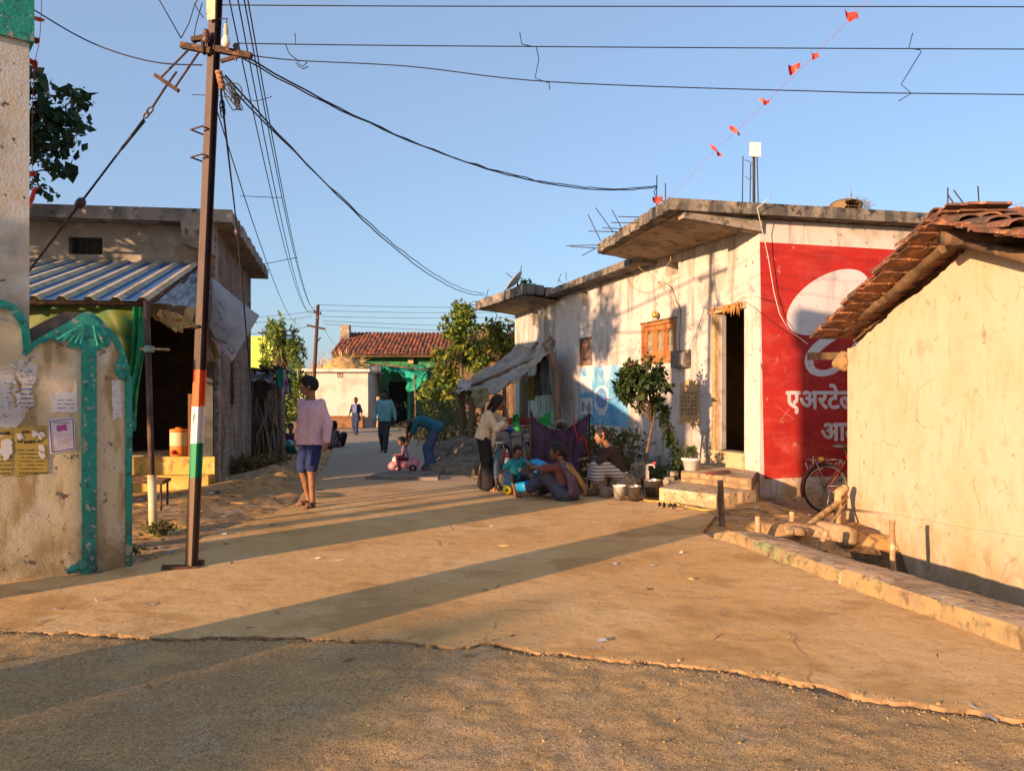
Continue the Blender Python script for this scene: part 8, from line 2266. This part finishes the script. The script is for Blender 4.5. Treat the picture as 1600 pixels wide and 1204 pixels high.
def shoes(J, S, grow=.010):
    out = []
    for i in (0, 1):
        b = Blob(k=.02); tn = nrm(J['toe'][i]); a_ = J['an'][i]; z0 = a_ - V3(0, 0, .055 * S)
        b.cap(a_ - tn * .035 * S - V3(0, 0, .035 * S), z0 + tn * .13 * S, .036 * S + grow, .03 * S + grow); b.cap(z0 + tn * .1 * S, z0 + tn * .17 * S, .034 * S + grow, .022 * S + grow); b.cutplane(a_ - V3(0, 0, .088 * S), V3(0, 0, -1)); out.append(b)
    return out


def sandal_parts(J, S):
    out = []
    for i in (0, 1):
        b = Blob(k=.015); tn = nrm(J['toe'][i]); a_ = J['an'][i] - V3(0, 0, .084 * S); sx = np.cross(tn, V3(0, 0, 1))
        b.ell(a_ + tn * .12 * S, V3(.052, .09, .012) * S, np.stack([sx, tn, V3(0, 0, 1)], 1)); b.ell(a_ - tn * .02 * S, V3(.043, .06, .012) * S, np.stack([sx, tn, V3(0, 0, 1)], 1))
        for k in (.06, .12):
            p = a_ + tn * k * S
            for q in range(6):
                a0, a1 = math.pi * q / 6, math.pi * (q + 1) / 6
                pt = lambda a: p + sx * .045 * S * math.cos(a) + V3(0, 0, .062 * S) * math.sin(a)
                b.cap(pt(a0), pt(a1), .010 * S)
        out.append(b)
    return out


def cm(name, c, c2=None, rough=.85, sc=6., bump=.25):
    return mat(name, c, [(c2, sc, .42, .68)] if c2 else [], rough=rough, bump=bump, bscale=45, bump2=.45, b2scale=11)


def stripes(name, c1, c2, scale, axis='X', rough=.85):
    m = mat(name, c1, rough=rough, bump=.2, bscale=45); nt = m.node_tree; N_ = nt.nodes; L_ = nt.links
    tc = [n for n in N_ if n.type == 'TEX_COORD'][0]; wv = N_.new('ShaderNodeTexWave'); wv.bands_direction = axis; wv.inputs['Scale'].default_value = scale; wv.inputs['Distortion'].default_value = .15; wv.inputs['Detail'].default_value = 1
    L_.new(tc.outputs['Object'], wv.inputs['Vector']); mr = N_.new('ShaderNodeMapRange'); L_.new(wv.outputs['Fac'], mr.inputs[0]); mr.inputs[1].default_value = .4; mr.inputs[2].default_value = .6
    mx = N_.new('ShaderNodeMix'); mx.data_type = 'RGBA'; L_.new(mr.outputs[0], mx.inputs[0]); mx.inputs[6].default_value = lin(c1); mx.inputs[7].default_value = lin(c2); L_.new(mx.outputs[2], N_['Principled BSDF'].inputs['Base Color']); return m


at = lambda px, py, z=0.: tuple(G(px, py, z))
# man in pink sweatshirt
J = default(1.0); J['f'] = nrm(V3(-.92, -.38, .02)); J['head'] += V3(-.015, 0, 0)
J['f'] = nrm(Matrix.Rotation(R(-62), 3, 'Z') @ Vector((0, -1, 0)))
J['wr'] = [V3(.29, -.06, .865), V3(-.29, .08, .87)]; J['hd'] = [V3(-.1, -.1, -1), V3(0, .05, -1)]
J['an'] = [V3(.09, -.09, .085), V3(-.10, .08, .09)]; J['toe'] = [V3(.15, -1, 0), V3(-.45, -1, -.1)]
pkm = cm('pink_fleece', (.60, .40, .46), (.55, .35, .41)); shm = cm('navy_shorts', (.014, .026, .10), (.010, .018, .07))
def cl_(J):
    s = sandal_parts(J, 1.)
    return [('sweatshirt', shirt(J, 1., 1.9, .125, .018, .012), pkm, .006, 1), ('shorts', trousers(J, 1., .93, .016, .014, -.0), shm, .008, 2)] + [('sandal', q, cm('brown_strap', (.09, .045, .025)), .0, 3) for q in s]
person('young man in pink sweatshirt, blue shorts and sandals walking with his head turned aside', (P(486, 790, 10.25).x, 10.25, 0), -22, J, 1.0, 2, cl_, 'short', .010)
# man in cyan shirt
J = default(.97); J['an'] = [V3(.03, -.20, .085), V3(-.06, .16, .13)]; J['toe'] = [V3(.1, -1, 0), V3(-.2, -1, -.3)]; J['wr'] = [V3(.27, .02, .84), V3(-.27, -.02, .84)]; J['f'] = nrm(V3(-.15, -1, -.15))
person('man in pale cyan long sleeved shirt and dark trousers walking up the shaded lane', (P(601, 706, 20.4).x, 20.4, 0), 4, J, .97, 1, lambda J: [('shirt', shirt(J, .97, 1.95, .10, .016), cm('cyan_jersey', (.20, .44, .46), (.15, .36, .39)), .010, 4), ('trousers', trousers(J, .97, 1.95, .016, .015), cm('grey_trousers', (.045, .047, .05)), .010, 5)] + [('shoe', q, cm('black_shoe', (.012, .011, .011), None, .5), 0, 6) for q in shoes(J, .97)], 'short', .014)
# woman in navy
J = default(.83); J['an'] = [V3(.05, -.12, .07), V3(-.05, .10, .10)]; J['wr'] = [V3(.22, 0, .72), V3(-.26, -.02, .74)]
def cl_(J):
    p = Blob(k=.02); p.box(V3(0, -.13, 1.02), V3(.085, .02, .17), None, .015)
    return [('tunic', shirt(J, .83, 1.35, .28, .018, .02), cm('navy_tunic', (.02, .025, .06), (.03, .04, .10)), .008, 4), ('panel', p, cm('panel_blue', (.16, .19, .33), (.08, .10, .2), sc=14), .004, 7), ('trousers', trousers(J, .83, 1.95, .02, .02), cm('navy_trousers', (.018, .03, .075)), .008, 5)]
person('woman in navy tunic with pale blue front panel walking before the white outhouse', (P(556, 680, 29.2).x, 29.2, 0), -6, J, .83, 1, cl_, 'bun', .016)
# woman in teal bending over the toddler; local -Y is her forward
J = default(.95); J['pel'] = V3(0, .16, .86); J['hip'] = [V3(.08, .14, .83), V3(-.08, .14, .83)]; J['chest'] = V3(0, -.20, 1.00); J['neck'] = V3(0, -.31, .97); J['head'] = V3(0, -.41, .87); J['f'] = nrm(V3(0, -.6, -.8)); J['up'] = nrm(V3(0, -.8, .6))
J['sh'] = [V3(.15, -.22, .98), V3(-.15, -.22, .98)]; J['wr'] = [V3(.10, -.44, .50), V3(-.08, -.46, .52)]; J['eh'] = [V3(1, .3, 0), V3(-1, .3, 0)]; J['hd'] = [V3(-.2, -.6, -.6), V3(.2, -.6, -.6)]; J['an'] = [V3(.09, .02, .08), V3(-.09, .05, .08)]; J['kh'] = [V3(0, -1, 0)] * 2; J['pn'] = [V3(-1, 0, -.3), V3(1, 0, -.3)]
J['tail'] = [V3(.02, -.36, .96), V3(.10, -.42, .84), V3(.11, -.42, .68), V3(.10, -.41, .56)]
person('woman in teal top and blue trousers bending low over the toddler on the pink car', (P(671, 734, 15.05).x, 15.05, 0), -90, J, .95, 1, lambda J: [('top', shirt(J, .95, .75, .10, .02), cm('teal_jersey', (.012, .115, .17), (.01, .09, .13)), .010, 4), ('trousers', trousers(J, .95, 1.9, .024, .03), cm('blue_trousers', (.045, .085, .19), (.035, .065, .15)), .012, 5)] + [('sandal', q, cm('brown_strap', (.09, .045, .025)), 0, 6) for q in sandal_parts(J, .95)], 'pony', .013)


def seated(S, seat, lean=.0):
    J = default(S); q = lambda *a: V3(*a) * S
    dz = seat + .08 * S - J['pel'][2]
    for k in ('pel', 'chest', 'neck', 'head'): J[k] = J[k] + V3(0, 0, dz)
    J['sh'] = [s + V3(0, 0, dz) for s in J['sh']]; J['hip'] = [s + V3(0, 0, dz + .02 * S) for s in J['hip']]
    for k, a in (('chest', .4), ('neck', .52), ('head', .66)): J[k] = J[k] + V3(0, -lean * a * S, -lean * .1 * S)
    J['sh'] = [s + V3(0, -lean * .45 * S, -lean * .1 * S) for s in J['sh']]
    return J


# toddler on the pink car, facing down the car (local -Y)
J = seated(.50, .24, .25); J['an'] = [V3(.12, -.16, .09), V3(-.12, -.16, .09)]; J['kh'] = [V3(.6, -.6, .8), V3(-.6, -.6, .8)]; J['wr'] = [V3(.07, -.20, .34), V3(-.07, -.20, .34)]; J['hd'] = [V3(0, -1, -.2)] * 2; J['pn'] = [V3(0, 0, -1)] * 2; J['f'] = nrm(V3(.3, -1, -.1))
person('toddler in lilac shirt riding the pink toy car', (P(635, 735, 14.9).x, 14.9, 0), -82, J, .50, 1, lambda J: [('shirt', shirt(J, .5, .8, .05, .02), cm('lilac_cloth', (.22, .14, .22), (.3, .2, .26)), .004, 4), ('trousers', trousers(J, .5, 1.7, .02), cm('maroon_cloth', (.10, .03, .05)), .004, 5)], 'short', .011)
# girl leaning over the bicycle
J = default(.90); J['pel'] = V3(0, .03, .86); J['hip'] = [V3(.075, .03, .825), V3(-.075, .03, .825)]; J['chest'] = V3(0, -.07, 1.16); J['neck'] = V3(0, -.12, 1.255); J['head'] = V3(0, -.20, 1.365); J['f'] = nrm(V3(.1, -1, -.25)); J['up'] = nrm(V3(0, -.3, 1))
J['sh'] = [V3(.135, -.08, 1.19), V3(-.135, -.08, 1.19)]; J['wr'] = [V3(.03, -.33, 1.20), V3(-.05, -.36, 1.10)]; J['eh'] = [V3(.3, 0, -1), V3(-.3, 0, -1)]; J['hd'] = [V3(-.2, .05, 1), V3(.2, .05, 1)]; J['pn'] = [V3(0, 1, 0)] * 2; J['an'] = [V3(.07, .05, .08), V3(-.08, -.06, .08)]
J['tail'] = [V3(.02, -.13, 1.40), V3(.05, -.05, 1.28), V3(.08, .03, 1.12), V3(.10, .09, .98)]
def cl_(J):
    a = Blob(k=.03); a.cap(V3(-.02, -.14, .98), V3(-.02, -.12, .70), .05, .035)
    return [('blouse', shirt(J, .9, 1.55, .07, .024, .01, .006), cm('cream_blouse', (.56, .46, .33), (.48, .38, .26)), .012, 4), ('scarf', a, MATS['cream_blouse'], .01, 8), ('trousers', trousers(J, .9, 1.97, .02, .055), cm('black_flared', (.012, .011, .012)), .012, 5)] + [('sandal', q, cm('tan_strap', (.30, .17, .08)), 0, 6) for q in sandal_parts(J, .9)]
person('girl with long black hair, cream blouse and black trousers leaning on the blue bicycle', (P(759, 765, 11.95).x, 11.95, 0), 78, J, .90, 1, cl_, 'long', .011)
# small boy on the dinosaur
J = seated(.60, .20, .05); J['an'] = [V3(.10, -.30, .06), V3(-.20, -.16, .06)]; J['kh'] = [V3(.5, -.5, 1), V3(-.7, -.3, 1)]; J['toe'] = [V3(.3, -1, 0), V3(-.5, -.8, 0)]; J['wr'] = [V3(.15, -.22, .45), V3(-.17, .06, .24)]; J['hd'] = [V3(.3, -1, .1), V3(0, .2, -1)]; J['pn'] = [V3(0, 0, -1), V3(1, 0, 0)]; J['f'] = nrm(V3(-.55, -.85, -.05))
def cl_(J):
    p = Blob(k=.01); p.box(J['pel'] * .45 + J['chest'] * .55 + V3(-.01, -.085, 0), V3(.035, .012, .035), None, .006)
    return [('shirt', shirt(J, .6, .85, .05, .022), cm('turquoise_shirt', (.012, .23, .26), (.01, .18, .21)), .006, 4), ('print', p, cm('print_pale', (.30, .38, .38), (.15, .3, .3), sc=30), .002, 3), ('trousers', trousers(J, .6, 1.35, .02), cm('dark_navy', (.012, .014, .03)), .005, 5)]
person('small boy in turquoise shirt and dark trousers sitting astride the blue dinosaur toy', (P(806, 770, 11.46).x, 11.46, 0), 48, J, .60, 1, cl_, 'short', .009)
# woman in a dark saree sitting on the ground, seen from behind; forward is away to the left
J = seated(.92, .02, .18); J['an'] = [V3(.20, -.52, .10), V3(-.10, -.50, .07)]; J['kh'] = [V3(.2, -.3, 1), V3(-.9, -.2, .5)]; J['toe'] = [V3(.3, -1, 0), V3(-.1, -1, 0)]; J['wr'] = [V3(.25, -.42, .46), V3(-.18, -.36, .28)]; J['hd'] = [V3(.2, -.6, .8), V3(.2, -1, 0)]; J['pn'] = [V3(0, 0, -1)] * 2; J['f'] = nrm(V3(.35, -1, -.05))
sar = cm('indigo_saree', (.040, .046, .080), (.028, .03, .055), .6); sarp = cm('plum_saree', (.10, .06, .095), (.07, .042, .07), .65); gold = mat('gold_border', (.30, .19, .05), [((.12, .07, .03), 40., .46, .56), ((.42, .28, .09), 70., .55, .65)], rough=.5)
def cl_(J):
    k = Blob(k=.06)
    for i in (0, 1): k.cap(J['hip'][i], J['kn'][i], .125, .085); k.cap(J['kn'][i], J['an'][i] * .75 + J['kn'][i] * .25, .085, .075)
    k.cap(J['kn'][0], J['kn'][1], .08, .08); k.cap(J['kn'][0] * .5 + J['an'][0] * .5, J['kn'][1] * .5 + J['an'][1] * .5, .07, .07); k.cap(J['pel'], (J['kn'][0] + J['kn'][1]) / 2, .14, .10)
    k.ell(J['pel'] + V3(0, .02, -.02), (.21, .17, .12)); k.ell((J['kn'][0] + J['kn'][1]) / 2 * .5 + J['pel'] * .5, (.2, .2, .13)); k.cutplane(V3(0, 0, .005), V3(0, 0, -1))
    bl = shirt(J, .92, .9, -.12, .014)
    p = Blob(k=.03)      # the saree end over the left shoulder and down the back
    sL = J['sh'][0] + V3(-.05, .02, .04)
    for q in range(7):
        t = q / 6; a = sL + V3(.05 - .27 * t, .06, -.01 - .03 * t); b2 = J['pel'] + V3(.14 - .32 * t, .15, .02); p.cap(a, (a + b2) / 2 + V3(0, .045, 0), .045, .045); p.cap((a + b2) / 2 + V3(0, .045, 0), b2, .045, .05)
    g = Blob(k=.012); a = sL + V3(.03, .045, .02); b2 = J['pel'] + V3(-.22, .20, -.02); m_ = (a + b2) / 2 + V3(.06, .10, .02); m0 = (a + m_) / 2 + V3(.015, .03, .01); m1 = (m_ + b2) / 2 + V3(.02, .03, 0)
    pts = [a, m0, m_, m1, b2]
    for q in range(4):
        for o in (-.028, 0, .028): d = nrm(pts[q + 1] - pts[q]); sx = nrm(np.cross(d, V3(0, 1, 0))); g.cap(pts[q] + sx * o, pts[q + 1] + sx * o, .021)
    return [('saree_skirt', k, sar, .014, 4), ('blouse', bl, cm('rust_blouse', (.13, .05, .04)), .006, 5), ('saree_end', p, sarp, .012, 6), ('saree_border', g, gold, .004, 7)]
person('woman in dark indigo saree with gold border sitting on the lane, back turned', (P(884, 775, 10.85).x, 10.85, 0), -118, J, .92, 1, cl_, 'bun', .011)
# woman in brown top on the rock
J = seated(.92, .24, .42); J['an'] = [V3(.10, -.40, .08), V3(-.10, -.34, .08)]; J['kh'] = [V3(.2, -.4, 1), V3(-.2, -.4, 1)]; J['wr'] = [V3(.02, -.48, .54), V3(-.06, -.50, .52)]; J['eh'] = [V3(1, .2, -.5), V3(-1, .2, -.5)]; J['hd'] = [V3(-.3, -1, 0), V3(.3, -1, .1)]; J['pn'] = [V3(0, 0, -1)] * 2; J['f'] = nrm(V3(0, -1, -.12))
stp = stripes('striped_cotton', (.50, .47, .45), (.15, .145, .15), 6.5, 'Z')
def cl_(J):
    c = Blob(k=.01); f, up, l = head_axes(J); c.box(J['head'] + l * .086 + up * .03 - f * .01, V3(.01, .014, .022), None, .006)
    return [('top', shirt(J, .92, 1.75, .06, .024), cm('brown_jersey', (.045, .022, .020), (.03, .016, .016)), .008, 4), ('striped_trousers', trousers(J, .92, 1.45, .03, .06), stp, .010, 5), ('hair_clip', c, cm('clip_pink', (.5, .22, .25)), 0, 6)] + [('sandal', q, cm('brown_strap', (.09, .045, .025)), 0, 6) for q in sandal_parts(J, .92)]
person('woman in dark brown top and wide striped trousers sitting on a rock facing left', (P(968, 768, 11.45).x, 11.45, 0), -84, J, .92, 2, cl_, 'bun', .011)
# the two women seated further up the lane
J = seated(.86, .02, .2); J['an'] = [V3(.16, -.32, .08), V3(-.16, -.32, .08)]; J['kh'] = [V3(.7, -.3, .8), V3(-.7, -.3, .8)]; J['wr'] = [V3(.10, -.40, .28), V3(-.10, -.42, .28)]; J['hd'] = [V3(0, -1, -.3)] * 2
person('woman in maroon and blue sitting behind the turquoise wash tub', (P(453, 700, 20.7).x, 20.75, 0), 20, J, .86, 1, lambda J: [('tunic', shirt(J, .86, 1.2, .02, .02), cm('maroon_tunic', (.10, .025, .06), (.04, .06, .14), sc=3.), .008, 4), ('skirt', trousers(J, .86, 1.85, .04, .04), cm('blue_skirt', (.04, .07, .13)), .01, 5)], 'bun', .015)
J = seated(.88, .02, .25); J['an'] = [V3(.16, -.30, .08), V3(-.16, -.30, .08)]; J['kh'] = [V3(.7, -.3, .8), V3(-.7, -.3, .8)]; J['wr'] = [V3(.12, -.36, .25), V3(-.12, -.36, .25)]
pl = stripes('plaid_cloth', (.075, .035, .04), (.20, .14, .13), 4.5, 'X')
def cl_(J):
    s = Blob(k=.06); s.ell(J['pel'] + V3(0, 0, .02), (.26, .24, .16)); s.cap(J['pel'] + V3(0, .02, .1), J['chest'] + V3(0, .02, .02), .19, .13); s.cutplane(V3(0, 0, .005), V3(0, 0, -1))
    return [('shawl', s, pl, .012, 4), ('skirt', trousers(J, .88, 1.85, .04, .04), cm('dark_skirt', (.03, .02, .025)), .01, 5)]
person('woman wrapped in a plaid shawl sitting on the lane behind the man in pink', (P(519, 698, 22.2).x, 22.2, 0), 170, J, .88, 1, cl_, 'long', .015)
SUN_E = 4.5; SUN_C = (1.0, .62, .35); SKY_E = .135; DUST = 2.0; EXPO = 1.3
# =================================================================== camera, sun and sky
cam = bpy.data.cameras.new('camera'); co_ = bpy.data.objects.new('camera', cam); COL.objects.link(co_)
co_.location = (0, 0, H); co_.rotation_euler = (R(90), 0, 0)
cam.sensor_width = 36; cam.lens = 27.0; cam.shift_x = 0; cam.shift_y = 18 / 1600
cam.clip_start = .05; cam.clip_end = 2000
SC.camera = co_
TO_SUN = Vector((-.68, -.733, .165)).normalized()
sun = bpy.data.lights.new('sun', 'SUN'); so = bpy.data.objects.new('sun', sun); COL.objects.link(so)
so.rotation_euler = (-TO_SUN).to_track_quat('-Z', 'Y').to_euler()
so.location = (-20, -20, 10)
sun.energy = SUN_E; sun.angle = R(.55); sun.color = SUN_C
w = bpy.data.worlds.new('World'); SC.world = w; w.use_nodes = True
nt = w.node_tree; bg = nt.nodes['Background']
sky = nt.nodes.new('ShaderNodeTexSky'); sky.sky_type = 'NISHITA'; sky.sun_disc = False
el = math.asin(TO_SUN.z); sky.sun_elevation = el; sky.sun_rotation = math.atan2(TO_SUN.x, TO_SUN.y)
sky.air_density = 1.0; sky.dust_density = DUST; sky.ozone_density = 3.0; sky.altitude = 200
hz = nt.nodes.new('ShaderNodeMix'); hz.data_type = 'RGBA'; hz.inputs[0].default_value = .5; hz.inputs[7].default_value = (1.27, 1.56, 2.16, 1)
nt.links.new(sky.outputs[0], hz.inputs[6]); nt.links.new(hz.outputs[2], bg.inputs[0]); bg.inputs[1].default_value = SKY_E
SC.view_settings.view_transform = 'Standard'; SC.view_settings.look = 'None'; SC.view_settings.exposure = EXPO; SC.view_settings.gamma = 1
SC.render.engine = 'CYCLES'
SC.cycles.max_bounces = 6; SC.cycles.diffuse_bounces = 4; SC.cycles.transparent_max_bounces = 8
SC.cycles.use_denoising = True
